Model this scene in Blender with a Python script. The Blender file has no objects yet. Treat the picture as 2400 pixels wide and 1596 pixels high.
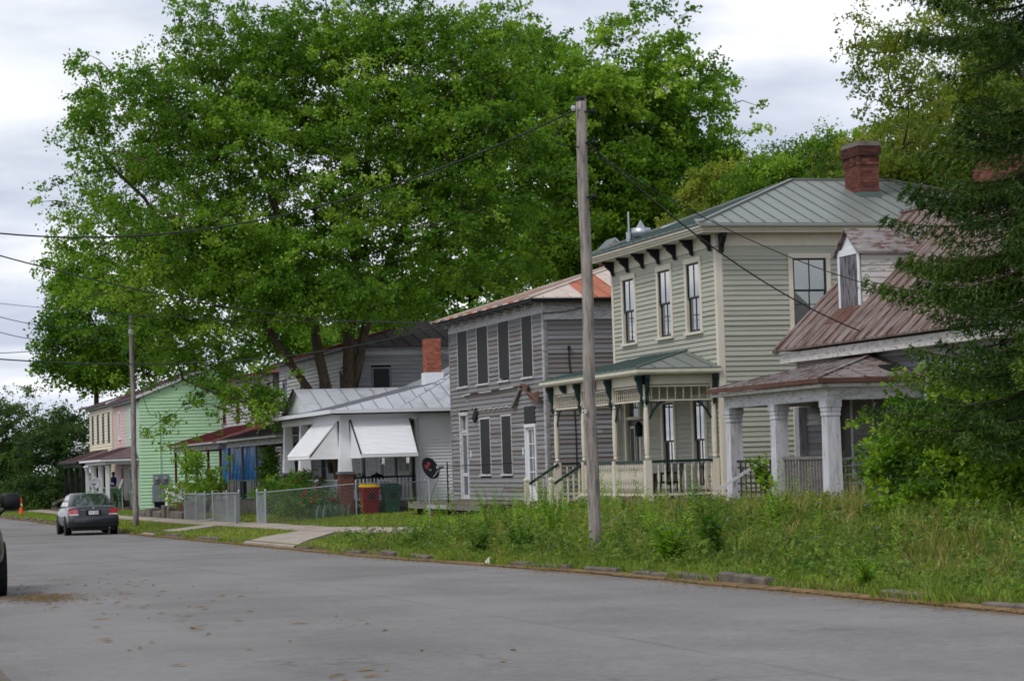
import bpy, math, random
import numpy as np
from mathutils import Vector, Matrix

SC = bpy.context.scene
COL = SC.collection
R = math.radians
random.seed(7)

# ---------------------------------------------------------------- camera
F_PX, EYE = 5650.0, 1.65
YAW, ROLL, PITCH = R(16.1), R(1.7), math.atan(288 / 5650.0)
cam = bpy.data.objects.new('camera', bpy.data.cameras.new('camera'))
COL.objects.link(cam)
cam.data.sensor_width = 36
cam.data.lens = F_PX / 2400 * 36
cam.data.clip_start, cam.data.clip_end = 0.5, 3000
fw = Vector((math.sin(YAW) * math.cos(PITCH), math.cos(YAW) * math.cos(PITCH), math.sin(PITCH)))
rt = Vector((math.cos(YAW), -math.sin(YAW), 0))
up = rt.cross(fw)
rt2 = rt * math.cos(ROLL) - up * math.sin(ROLL)
up2 = up * math.cos(ROLL) + rt * math.sin(ROLL)
cam.matrix_world = Matrix(((rt2.x, up2.x, -fw.x, 0), (rt2.y, up2.y, -fw.y, 0), (rt2.z, up2.z, -fw.z, EYE), (0, 0, 0, 1)))
SC.camera = cam

# ---------------------------------------------------------------- sky and sun (overcast)
SUN_EL, SUN_AZ = R(52), R(236)          # azimuth clockwise from +Y: the sun stands over the street side
W = bpy.data.worlds.new('World')
SC.world = W
W.use_nodes = True
nt = W.node_tree
nt.nodes.clear()
def wn(t, **k):
    n = nt.nodes.new(t)
    for a, b in k.items(): setattr(n, a, b)
    return n
out = wn('ShaderNodeOutputWorld'); bg = wn('ShaderNodeBackground'); bg.inputs[1].default_value = 0.1
sky = wn('ShaderNodeTexSky', sky_type='NISHITA', sun_disc=False, sun_elevation=SUN_EL, sun_rotation=SUN_AZ)
tc = wn('ShaderNodeTexCoord')
sep = wn('ShaderNodeSeparateXYZ')
nt.links.new(tc.outputs['Generated'], sep.inputs[0])
zz = wn('ShaderNodeMath', operation='ABSOLUTE'); nt.links.new(sep.outputs[2], zz.inputs[0])
za = wn('ShaderNodeMath', operation='ADD'); nt.links.new(zz.outputs[0], za.inputs[0]); za.inputs[1].default_value = 0.12
cb = wn('ShaderNodeCombineXYZ')
for i in (0, 1):
    d = wn('ShaderNodeMath', operation='DIVIDE')
    nt.links.new(sep.outputs[i], d.inputs[0]); nt.links.new(za.outputs[0], d.inputs[1]); nt.links.new(d.outputs[0], cb.inputs[i])
n1 = wn('ShaderNodeTexNoise'); n1.inputs['Scale'].default_value = 1.5; n1.inputs['Detail'].default_value = 5; n1.inputs['Roughness'].default_value = 0.5
n1.inputs['Distortion'].default_value = 0.3
mp = wn('ShaderNodeMapping'); mp.inputs['Location'].default_value = (6.1, 16.25, 0.22)
nt.links.new(cb.outputs[0], mp.inputs[0]); nt.links.new(mp.outputs[0], n1.inputs['Vector'])
cr = wn('ShaderNodeValToRGB')
cr.color_ramp.elements[0].position = 0.36; cr.color_ramp.elements[0].color = (0.60, 0.66, 0.80, 1)
cr.color_ramp.elements[1].position = 0.62; cr.color_ramp.elements[1].color = (1.14, 1.15, 1.18, 1)
e = cr.color_ramp.elements.new(0.47); e.color = (0.78, 0.83, 0.94, 1)
nt.links.new(n1.outputs['Fac'], cr.inputs[0])
sc10 = wn('ShaderNodeVectorMath', operation='SCALE'); sc10.inputs['Scale'].default_value = 10.0
nt.links.new(cr.outputs[0], sc10.inputs[0])
n2 = wn('ShaderNodeTexNoise'); n2.inputs['Scale'].default_value = 0.9; n2.inputs['Detail'].default_value = 4
mp2 = wn('ShaderNodeMapping'); mp2.inputs['Location'].default_value = (7.7, 2.2, 0)
nt.links.new(cb.outputs[0], mp2.inputs[0]); nt.links.new(mp2.outputs[0], n2.inputs['Vector'])
cr2 = wn('ShaderNodeValToRGB')
cr2.color_ramp.elements[0].position = 0.30; cr2.color_ramp.elements[0].color = (0.55, 0.55, 0.55, 1)
cr2.color_ramp.elements[1].position = 0.48; cr2.color_ramp.elements[1].color = (1, 1, 1, 1)
nt.links.new(n2.outputs['Fac'], cr2.inputs[0])
mx = wn('ShaderNodeMix', data_type='RGBA')
nt.links.new(cr2.outputs[0], mx.inputs['Factor'])
nt.links.new(sky.outputs[0], mx.inputs['A']); nt.links.new(sc10.outputs[0], mx.inputs['B'])
nt.links.new(mx.outputs['Result'], bg.inputs[0]); nt.links.new(bg.outputs[0], out.inputs[0])

sl = bpy.data.lights.new('sun', 'SUN'); sl.energy = 1.5; sl.angle = R(14); sl.color = (1.0, 0.96, 0.9)
so = bpy.data.objects.new('sun', sl); COL.objects.link(so)
sd = Vector((math.sin(SUN_AZ) * math.cos(SUN_EL), math.cos(SUN_AZ) * math.cos(SUN_EL), math.sin(SUN_EL)))
so.rotation_euler = sd.to_track_quat('Z', 'Y').to_euler()
so.location = (0, 0, 40)

SC.view_settings.view_transform = 'Standard'
SC.view_settings.look = 'None'
SC.view_settings.exposure = 0.0
SC.view_settings.gamma = 1.0
SC.view_settings.use_curve_mapping = False
SC.render.engine = 'CYCLES'
SC.cycles.max_bounces = 6
SC.cycles.transparent_max_bounces = 8
SC.cycles.filter_width = 1.7
SC.cycles.use_denoising = True
SC.cycles.caustics_reflective = False
SC.cycles.caustics_refractive = False

# ---------------------------------------------------------------- materials
MATS = {}
def lin(c):
    return tuple(((x / 255.0) / 12.92 if x / 255.0 <= 0.04045 else ((x / 255.0 + 0.055) / 1.055) ** 2.4) for x in c)

class N:
    """small node-graph helper"""
    def __init__(s, name):
        s.m = bpy.data.materials.new(name); s.m.use_nodes = True
        s.t = s.m.node_tree; s.t.nodes.clear()
        s.o = s.n('ShaderNodeOutputMaterial')
    def n(s, t, **k):
        x = s.t.nodes.new(t)
        for a, b in k.items(): setattr(x, a, b)
        return x
    def l(s, a, b): s.t.links.new(a, b)
    def coord(s, scale=(1, 1, 1), rnd=False):
        g = s.n('ShaderNodeTexCoord'); src = g.outputs['Object']
        if rnd:
            oi = s.n('ShaderNodeObjectInfo')
            c = s.n('ShaderNodeVectorMath', operation='ADD')
            sc = s.n('ShaderNodeMath', operation='MULTIPLY'); s.l(oi.outputs['Random'], sc.inputs[0]); sc.inputs[1].default_value = 57.0
            s.l(src, c.inputs[0]); s.l(sc.outputs[0], c.inputs[1]); src = c.outputs[0]
        m = s.n('ShaderNodeMapping'); m.inputs['Scale'].default_value = scale
        s.l(src, m.inputs[0]); return m.outputs[0]
    def noise(s, vec, scale, detail=4, rough=0.6):
        x = s.n('ShaderNodeTexNoise'); x.inputs['Scale'].default_value = scale; x.inputs['Detail'].default_value = detail
        x.inputs['Roughness'].default_value = rough
        s.l(vec, x.inputs['Vector']); return x.outputs['Fac']
    def ramp(s, fac, stops):
        x = s.n('ShaderNodeValToRGB'); el = x.color_ramp.elements
        while len(el) < len(stops): el.new(0.5)
        for e, (p, c) in zip(el, stops):
            e.position = p; e.color = (c[0], c[1], c[2], 1) if not isinstance(c, (int, float)) else (c, c, c, 1)
        s.l(fac, x.inputs[0]); return x.outputs[0]
    def mix(s, fac, a, b, mode='MIX'):
        x = s.n('ShaderNodeMix', data_type='RGBA', blend_type=mode)
        for k, v in (('Factor', fac), ('A', a), ('B', b)):
            if isinstance(v, (int, float)): x.inputs[k].default_value = v
            elif isinstance(v, tuple): x.inputs[k].default_value = (v[0], v[1], v[2], 1)
            else: s.l(v, x.inputs[k])
        return x.outputs['Result']
    def bsdf(s, col, rough=0.8, metal=0.0, spec=0.3, bump=None, bstr=0.3, bdist=0.01):
        b = s.n('ShaderNodeBsdfPrincipled')
        if isinstance(col, tuple): b.inputs['Base Color'].default_value = (col[0], col[1], col[2], 1)
        else: s.l(col, b.inputs['Base Color'])
        if isinstance(rough, (int, float)): b.inputs['Roughness'].default_value = rough
        else: s.l(rough, b.inputs['Roughness'])
        b.inputs['Metallic'].default_value = metal
        b.inputs['Specular IOR Level'].default_value = spec
        if bump is not None:
            u = s.n('ShaderNodeBump'); u.inputs['Strength'].default_value = bstr; u.inputs['Distance'].default_value = bdist
            s.l(bump, u.inputs['Height']); s.l(u.outputs[0], b.inputs['Normal'])
        s.l(b.outputs[0], s.o.inputs[0]); return b

def paint(name, rgb, var=0.12, rough=0.65, scale=3.0, dirt=0.0, spec=0.3, stretch=(1, 1, 1), orand=0.0):
    """even paint or plain surface with gentle mottling and optional grime"""
    g = N(name); c = lin(rgb); v = g.coord(stretch, True)
    f = g.noise(v, scale, 5)
    col = g.ramp(f, [(0.3, tuple(x * (1 - var) for x in c)), (0.7, tuple(min(1, x * (1 + var)) for x in c))])
    if orand:
        oi = g.n('ShaderNodeObjectInfo'); col = g.mix(1.0, col, g.ramp(oi.outputs['Random'], [(0.0, 1 - orand), (1.0, 1 + orand * .6)]), 'MULTIPLY')
    if dirt:
        d = g.ramp(g.noise(v, scale * 2.3, 6, 0.7), [(0.52, 0.0), (0.72, dirt)])
        col = g.mix(d, col, tuple(x * 0.35 for x in c))
    g.bsdf(col, rough, 0, spec, bump=g.noise(v, scale * 12, 2), bstr=0.15)
    MATS[name] = g.m; return g.m

def worn(name, top, under, lo, hi, scale=6.0, stretch=(1, 1, 1), rough=0.85, var=0.15, under2=None, rnd=True):
    """peeling paint: bare material shows through in ragged patches"""
    g = N(name); v = g.coord(stretch, rnd)
    a, b = lin(top), lin(under)
    f = g.noise(v, scale, 8, 0.72)
    m = g.ramp(f, [(lo, 0.0), (hi, 1.0)])
    ca = g.ramp(g.noise(v, scale * .6, 4), [(0.3, tuple(x * (1 - var) for x in a)), (0.7, tuple(min(1, x * (1 + var)) for x in a))])
    b2 = lin(under2) if under2 else tuple(x * 0.55 for x in b)
    cb_ = g.ramp(g.noise(v, scale * 1.7, 5), [(0.35, b2), (0.65, b)])
    g.bsdf(g.mix(m, ca, cb_), rough, 0, 0.2, bump=m, bstr=0.35, bdist=0.004)
    MATS[name] = g.m; return g.m

# painted siding and trim
paint('sage', (172, 172, 158), 0.07, 0.6, 2.5, 0.3, stretch=(.6, 1, 6), orand=.09)
paint('cream', (214, 206, 190), 0.06, 0.6, 2.0, 0.15)
paint('cream_old', (205, 200, 180), 0.08, 0.65, 2.5, 0.3)
paint('forest', (30, 52, 52), 0.2, 0.5, 4)
paint('near_black', (24, 26, 30), 0.25, 0.55, 3)
paint('sash_dark', (34, 44, 48), 0.15, 0.45, 4)
paint('white', (222, 224, 228), 0.04, 0.55, 1.5, 0.08)
paint('white_vinyl', (240, 241, 245), 0.04, 0.5, 1.0, 0.08)
paint('awning', (240, 240, 242), 0.04, 0.4, 1.0, 0.12, stretch=(1, 1, .3))
paint('mint', (190, 228, 190), 0.05, 0.6, 0.7, 0.08)
paint('mint_dark', (118, 158, 112), 0.08, 0.6, 1)
paint('butter', (224, 216, 190), 0.06, 0.6, 1)
paint('pink', (208, 178, 172), 0.07, 0.6, 1)
paint('pale_mint', (178, 196, 180), 0.07, 0.6, 1)
paint('slate', (92, 100, 108), 0.12, 0.5, 3)
paint('grey_trim', (120, 122, 128), 0.12, 0.6, 3)
paint('oxide', (92, 38, 38), 0.2, 0.6, 4)
paint('cabinet_grey', (126, 132, 140), 0.06, 0.45, 3)
paint('tarp_blue', (16, 92, 150), 0.25, 0.35, 3)
paint('bin_red', (128, 22, 30), 0.1, 0.45, 3, 0.15)
paint('bin_green', (24, 84, 62), 0.1, 0.45, 3, 0.15)
paint('lid_yellow', (208, 168, 24), 0.08, 0.45, 3)
paint('black_plastic', (16, 17, 18), 0.2, 0.4, 5)
paint('dish_black', (30, 31, 36), 0.1, 0.4, 4)
paint('dish_grey', (140, 146, 152), 0.06, 0.45, 3)
paint('orange', (222, 88, 40), 0.06, 0.5, 4)
paint('reflective', (226, 226, 222), 0.04, 0.4, 4)
paint('logo_red', (196, 92, 98), 0.1, 0.5, 4)
paint('char_blue', (60, 70, 110), 0.05, 0.5, 4)
paint('paper', (214, 214, 210), 0.04, 0.7, 4)
paint('notice_red', (150, 52, 58), 0.1, 0.7, 4)
paint('rubber', (17, 17, 18), 0.15, 0.8, 6)
paint('cable', (26, 27, 29), 0.2, 0.5, 6)
paint('insulator', (176, 180, 184), 0.05, 0.3, 6)
paint('curtain', (150, 148, 142), 0.12, 0.85, 5, stretch=(8, 8, 0.4))
paint('blind', (196, 196, 190), 0.04, 0.8, 3)
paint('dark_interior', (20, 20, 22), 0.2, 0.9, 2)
paint('chair_brown', (46, 32, 28), 0.2, 0.5, 4)
paint('blue_cloth', (20, 32, 92), 0.15, 0.9, 6)
paint('dark_cloth', (30, 30, 36), 0.15, 0.9, 6)
paint('skin', (86, 58, 46), 0.08, 0.6, 6)
paint('hair', (18, 15, 14), 0.1, 0.8, 8)
# weathered surfaces
worn('grey_board', (144, 143, 146), (112, 109, 110), 0.45, 0.75, 2.5, (0.25, 1, 5), under2=(70, 64, 62))
worn('grey_board_b', (134, 133, 135), (160, 158, 160), 0.5, 0.72, 3.0, (0.25, 1, 5), under2=(88, 80, 76))
worn('grey_board_c', (122, 117, 115), (148, 143, 141), 0.5, 0.7, 3.0, (0.25, 1, 5), under2=(84, 70, 60))
worn('white_grey_board', (182, 181, 182), (134, 131, 132), 0.48, 0.7, 8.0, (0.3, .3, 3), under2=(112, 108, 106))
worn('peeling_white', (210, 206, 202), (130, 118, 112), 0.55, 0.62, 6, (0.5, 1, 2.5), under2=(96, 80, 70))
worn('peeling_trim', (202, 201, 204), (156, 153, 154), 0.5, 0.68, 9.0, (.6, .6, 2.2), under2=(112, 108, 108))
worn('peeling_column', (198, 198, 204), (150, 148, 154), 0.52, 0.68, 6, (2.2, 2.2, 0.35), under2=(122, 119, 124))
worn('old_deck', (128, 120, 110), (84, 74, 64), 0.45, 0.65, 4, (0.4, 2, 1))
worn('rust_roof', (102, 80, 72), (140, 131, 128), 0.46, 0.56, 3.5, (0.5, 3, 0.5), 0.85, 0.4, under2=(122, 110, 105), rnd=False)
worn('rust_roof_grey', (136, 130, 129), (104, 82, 74), 0.48, 0.56, 4.5, (0.6, 2.5, 0.6), 0.85, 0.2, under2=(84, 62, 54), rnd=False)
worn('rust_edge', (98, 68, 59), (104, 94, 88), 0.55, 0.7, 5, (1, 1, 1), 0.85, 0.25)
worn('roof_orange', (166, 98, 72), (176, 140, 120), 0.5, 0.75, 2.0, (1, 1, 1), 0.7, 0.25, under2=(150, 74, 48))
worn('roof_pale', (192, 178, 168), (178, 120, 92), 0.56, 0.74, 2.2, (1, 1, 1), 0.7, 0.12, under2=(166, 92, 60))
worn('roof_red', (104, 54, 53), (84, 48, 47), 0.5, 0.7, 1.5, (1, 1, 1), 0.65, 0.15)
worn('roof_brown', (70, 58, 54), (52, 44, 42), 0.5, 0.7, 1.5, (1, 1, 1), 0.75, 0.15)
worn('roof_plum', (104, 84, 86), (84, 68, 68), 0.5, 0.7, 1.2, (1, 1, 1), 0.75, 0.1)
worn('roof_silver', (184, 186, 192), (150, 152, 158), 0.52, 0.72, 0.9, (1, 1, 1), 0.45, 0.06, under2=(128, 126, 126))
worn('pole_wood', (158, 150, 144), (122, 114, 110), 0.45, 0.62, 5, (3, 3, 0.35), 0.9, 0.15, under2=(98, 90, 86))
worn('stone', (110, 102, 95), (86, 79, 74), 0.45, 0.65, 3, (1, 1, 1), 0.9, 0.2, under2=(74, 72, 64))
worn('concrete', (160, 150, 138), (138, 128, 116), 0.5, 0.7, 1.4, (1, 1, 1), 0.9, 0.1, under2=(132, 120, 104))
worn('plywood_grey', (120, 116, 122), (60, 56, 60), 0.48, 0.62, 3.0, (1, 4, 1), 0.9, 0.2)

def roofpaint(name, rgb):
    g = N(name); v = g.coord((1, 1, 1), True); c = lin(rgb)
    col = g.ramp(g.noise(v, 0.9, 5), [(0.3, tuple(x * .9 for x in c)), (0.7, tuple(x * 1.1 for x in c))])
    d = g.ramp(g.noise(v, 7, 6, .75), [(0.66, 0.0), (0.74, 0.7)])
    col = g.mix(d, col, lin((96, 92, 66)))
    g.bsdf(col, 0.42, 0.0, 0.5, bump=g.noise(v, 2.0, 2), bstr=0.1, bdist=0.03)
    MATS[name] = g.m
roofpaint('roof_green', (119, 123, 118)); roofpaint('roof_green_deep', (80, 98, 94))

def metal(name, rgb, rough=0.35):
    g = N(name); v = g.coord(); c = lin(rgb)
    col = g.ramp(g.noise(v, 3, 4), [(0.3, tuple(x * .85 for x in c)), (0.7, c)])
    g.bsdf(col, rough, 0.9, 0.5); MATS[name] = g.m
metal('galvanised', (188, 192, 198), 0.4); metal('steel', (150, 154, 158), 0.3); metal('dark_iron', (40, 42, 46), 0.5)
metal('alloy', (176, 178, 182), 0.3)

def brick_mat(name, cols, soot=0.0):
    g = N(name); oi = g.n('ShaderNodeObjectInfo'); v = g.coord((1, 1, 1), True)
    at = g.n('ShaderNodeAttribute'); at.attribute_name = 'tint'
    s = g.n('ShaderNodeMath', operation='ADD'); g.l(oi.outputs['Random'], s.inputs[0]); g.l(at.outputs['Fac'], s.inputs[1])
    fr = g.n('ShaderNodeMath', operation='FRACT'); g.l(s.outputs[0], fr.inputs[0])
    k = len(cols)
    col = g.ramp(fr.outputs[0], [((i + .5) / k, lin(c)) for i, c in enumerate(cols)])
    col = g.mix(g.ramp(g.noise(v, 14, 4), [(0.45, 0.0), (0.7, 0.5)]), col, lin((70, 44, 40)))
    g.bsdf(col, 0.9, 0, 0.15, bump=g.noise(v, 40, 3), bstr=0.3, bdist=.004); MATS[name] = g.m
brick_mat('brick', [(118, 72, 62), (102, 62, 54), (130, 84, 72), (92, 56, 52)])
brick_mat('brick_orange', [(166, 94, 72), (148, 84, 68), (176, 110, 88), (138, 78, 64)])
brick_mat('brick_soot', [(84, 50, 44), (66, 46, 42), (104, 60, 50), (56, 44, 42)])
paint('mortar', (168, 156, 146), 0.1, 0.95, 6)
paint('mortar_dark', (96, 88, 84), 0.15, 0.95, 6)

def glass(name, tint, rough=0.04):
    g = N(name); v = g.coord((1, 1, 1), True)
    b = g.bsdf(tint, rough, 0, 0.9, bump=g.noise(v, 1.6, 1), bstr=0.06, bdist=0.02)
    b.inputs['IOR'].default_value = 1.7
    MATS[name] = g.m
glass('pane', (0.035, 0.04, 0.045)); glass('car_glass', (0.02, 0.03, 0.03)); glass('tail_lamp', (0.45, 0.03, 0.035), 0.12); glass('clear_lamp', (0.5, 0.5, 0.5), 0.1)

def clearglass(name):
    """window glass in front of a curtain or blind: partly see-through"""
    g = N(name)
    gl = g.n('ShaderNodeBsdfGlossy'); gl.inputs['Roughness'].default_value = 0.03
    tr = g.n('ShaderNodeBsdfTransparent'); tr.inputs[0].default_value = (0.75, 0.78, 0.78, 1)
    fr = g.n('ShaderNodeFresnel'); fr.inputs[0].default_value = 1.6
    mr = g.n('ShaderNodeMath', operation='MULTIPLY_ADD'); g.l(fr.outputs[0], mr.inputs[0]); mr.inputs[1].default_value = 2.2; mr.inputs[2].default_value = 0.16; mr.use_clamp = True
    m = g.n('ShaderNodeMixShader'); g.l(mr.outputs[0], m.inputs[0]); g.l(tr.outputs[0], m.inputs[1]); g.l(gl.outputs[0], m.inputs[2])
    g.l(m.outputs[0], g.o.inputs[0]); MATS[name] = g.m
clearglass('clear_pane')

def carpaint(name, rgb):
    g = N(name); v = g.coord(); c = lin(rgb)
    col = g.mix(g.ramp(g.noise(v, 2.5, 5), [(0.5, 0.0), (0.8, 0.25)]), c, lin((110, 104, 96)))
    b = g.bsdf(col, 0.38, 0.1, 0.4); b.inputs['Coat Weight'].default_value = 0.55; b.inputs['Coat Roughness'].default_value = 0.06
    MATS[name] = g.m
carpaint('car_grey', (38, 42, 49)); carpaint('truck_black', (20, 22, 26))

def foliage(name, cols, trans=0.42, spec=0.25, rough=0.5):
    g = N(name); at = g.n('ShaderNodeAttribute'); at.attribute_name = 'tint'
    k = len(cols)
    col = g.ramp(at.outputs['Fac'], [(i / (k - 1), lin(c)) for i, c in enumerate(cols)])
    b = g.n('ShaderNodeBsdfPrincipled'); g.l(col, b.inputs['Base Color']); b.inputs['Roughness'].default_value = rough; b.inputs['Specular IOR Level'].default_value = spec
    t = g.n('ShaderNodeBsdfTranslucent')
    tcol = g.mix(1.0, col, (1.25, 1.3, 0.55), 'MULTIPLY'); g.l(tcol, t.inputs[0])
    m = g.n('ShaderNodeMixShader'); m.inputs[0].default_value = trans
    g.l(b.outputs[0], m.inputs[1]); g.l(t.outputs[0], m.inputs[2]); g.l(m.outputs[0], g.o.inputs[0])
    MATS[name] = g.m
foliage('leaf_maple', [(68, 105, 28), (94, 135, 37), (120, 157, 47), (150, 180, 70)])
foliage('leaf_light', [(80, 120, 34), (106, 146, 42), (132, 168, 54), (162, 190, 80)])
foliage('leaf_dark', [(44, 70, 34), (58, 88, 40), (76, 106, 46), (98, 124, 58)])
foliage('leaf_olive', [(72, 96, 34), (98, 120, 40), (126, 142, 48), (152, 158, 66)])
foliage('leaf_bush', [(60, 94, 28), (94, 132, 36), (130, 164, 44), (172, 192, 68)])
foliage('leaf_shrub', [(54, 88, 30), (76, 114, 38), (102, 140, 48), (128, 158, 66)])
foliage('leaf_sprig', [(82, 120, 36), (110, 150, 44), (136, 170, 56), (160, 186, 80)])
foliage('needle', [(42, 67, 25), (58, 87, 31), (78, 107, 39), (106, 131, 51)], 0.3)
foliage('iris_leaf', [(70, 98, 84), (92, 122, 104), (112, 138, 116), (130, 152, 130)], 0.25)
foliage('grass', [(82, 102, 46), (108, 126, 56), (136, 148, 72), (172, 166, 108)], 0.38, 0.15, 0.6)
foliage('grass_dry', [(120, 116, 62), (146, 136, 84), (166, 150, 104), (180, 166, 120)], 0.35, 0.1, 0.7)
foliage('lawn', [(96, 122, 48), (116, 140, 56), (136, 154, 66), (164, 166, 90)], 0.35, 0.15, 0.6)
foliage('weed_leaf', [(70, 96, 40), (92, 120, 48), (116, 140, 58), (142, 158, 78)])
foliage('catkin', [(86, 66, 42), (112, 88, 56), (134, 108, 72), (150, 128, 92)], 0.1, .05, .9)
foliage('petal', [(128, 126, 178), (148, 146, 192), (196, 178, 60), (224, 202, 70)], 0.3)
foliage('petal_red', [(150, 22, 34), (176, 30, 44), (196, 52, 66), (206, 84, 92)], 0.3)
g = N('bark'); v = g.coord((4, 4, .7)); c = g.ramp(g.noise(v, 5, 6, .7), [(0.35, lin((52, 44, 36))), (0.65, lin((104, 92, 78)))])
g.bsdf(c, 0.95, 0, .1, bump=g.noise(v, 6, 5), bstr=.6, bdist=.03); MATS['bark'] = g.m
g = N('bark_thin'); c = g.ramp(g.noise(g.coord(), 5, 3), [(0.35, lin((62, 56, 46))), (0.65, lin((98, 88, 74)))]); g.bsdf(c, 0.95, 0, .1); MATS['bark_thin'] = g.m

# asphalt: worn grey with aggregate, patches, faint seams and brown leaf dust by the kerbs
g = N('asphalt'); v = g.coord()
base = g.ramp(g.noise(v, 0.35, 6, .6), [(0.3, lin((110, 108, 106))), (0.7, lin((130, 127, 125)))])
fine = g.ramp(g.noise(v, 9, 9, .88), [(0.3, 0.68), (0.7, 1.3)])
col = g.mix(1.0, base, fine, 'MULTIPLY')
stones = g.n('ShaderNodeTexVoronoi'); stones.inputs['Scale'].default_value = 26; g.l(v, stones.inputs['Vector'])
col = g.mix(g.ramp(stones.outputs['Distance'], [(0.05, 0.4), (0.16, 0.0)]), col, lin((160, 159, 157)))
sp = g.coord((1.2, 3.5, 1)); spots = g.ramp(g.noise(sp, 2.2, 3, .5), [(0.71, 0.0), (0.75, .5)]); col = g.mix(spots, col, lin((84, 81, 80)))
ox = g.n('ShaderNodeSeparateXYZ'); gt = g.n('ShaderNodeTexCoord'); g.l(gt.outputs['Object'], ox.inputs[0])
wob = g.noise(g.coord((1, 1, 1)), .8, 7, .72)
def edge(center, width):
    a = g.n('ShaderNodeMath', operation='SUBTRACT'); g.l(ox.outputs[0], a.inputs[0]); a.inputs[1].default_value = center
    b = g.n('ShaderNodeMath', operation='ABSOLUTE'); g.l(a.outputs[0], b.inputs[0])
    c = g.n('ShaderNodeMath', operation='DIVIDE'); g.l(b.outputs[0], c.inputs[0]); c.inputs[1].default_value = width
    d = g.n('ShaderNodeMath', operation='ADD'); g.l(c.outputs[0], d.inputs[0])
    e_ = g.n('ShaderNodeMath', operation='MULTIPLY'); g.l(wob, e_.inputs[0]); e_.inputs[1].default_value = 2.4; g.l(e_.outputs[0], d.inputs[1])
    return g.ramp(d.outputs[0], [(0.0, 1.0), (0.0001, 1.0)]) if False else d.outputs[0]
dr = g.n('ShaderNodeMapRange'); g.l(edge(11.35, 0.55), dr.inputs[0]); dr.inputs[1].default_value = 1.55; dr.inputs[2].default_value = 2.1; dr.inputs[3].default_value = .8; dr.inputs[4].default_value = 0
col = g.mix(dr.outputs[0], col, g.ramp(g.noise(v, 9, 4), [(0.3, lin((92, 74, 50))), (0.7, lin((140, 112, 76)))]))
dl = g.n('ShaderNodeMapRange'); g.l(edge(2.3, 0.4), dl.inputs[0]); dl.inputs[1].default_value = 1.3; dl.inputs[2].default_value = 1.8; dl.inputs[3].default_value = .0; dl.inputs[4].default_value = 0
col = g.mix(dl.outputs[0], col, lin((122, 102, 72)))
seam = g.n('ShaderNodeMapRange'); g.l(edge(6.9, 0.025), seam.inputs[0]); seam.inputs[1].default_value = 1.3; seam.inputs[2].default_value = 2.4; seam.inputs[3].default_value = .6; seam.inputs[4].default_value = 0
col = g.mix(seam.outputs[0], col, lin((84, 82, 84)))
vo = g.n('ShaderNodeTexVoronoi', feature='DISTANCE_TO_EDGE'); vo.inputs['Scale'].default_value = .34
dn = g.n('ShaderNodeTexNoise'); dn.inputs['Scale'].default_value = 1.6; dn.inputs['Detail'].default_value = 5; g.l(v, dn.inputs['Vector'])
dm = g.n('ShaderNodeVectorMath', operation='SCALE'); dm.inputs['Scale'].default_value = 1.1; g.l(dn.outputs['Color'], dm.inputs[0])
da = g.n('ShaderNodeVectorMath', operation='ADD'); g.l(v, da.inputs[0]); g.l(dm.outputs[0], da.inputs[1]); g.l(da.outputs[0], vo.inputs['Vector'])
ck = g.ramp(vo.outputs['Distance'], [(0.0, 1.0), (0.018, 0.0)]); cmask = g.ramp(g.noise(v, .22, 2), [(0.5, 0.0), (0.6, .5)])
ckm = g.mix(1.0, ck, cmask, 'MULTIPLY'); col = g.mix(ckm, col, lin((72, 70, 70)))
pt2 = g.ramp(g.noise(g.coord((.5, .12, 1)), 1.0, 3, .5), [(0.45, 0.0), (0.6, .35)]); col = g.mix(pt2, col, lin((138, 137, 136)))
g.bsdf(col, 0.9, 0, .12, bump=g.noise(v, 60, 3, .8), bstr=.5, bdist=.01); MATS['asphalt'] = g.m

g = N('soil'); v = g.coord()
c = g.ramp(g.noise(v, 0.7, 7, .7), [(0.3, lin((62, 70, 38))), (0.5, lin((84, 84, 50))), (0.66, lin((110, 94, 66)))])
g.bsdf(c, .95, 0, .1, bump=g.noise(v, 8, 5), bstr=.5, bdist=.05); MATS['soil'] = g.m
g = N('dirt'); v = g.coord()
c = g.ramp(g.noise(v, 5, 7, .7), [(0.3, lin((88, 70, 48))), (0.7, lin((140, 116, 82)))])
g.bsdf(c, .95, 0, .1, bump=g.noise(v, 20, 4), bstr=.5, bdist=.02); MATS['dirt'] = g.m

# chain link: real wire geometry gets this
MATS['wire'] = MATS['galvanised']

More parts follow.
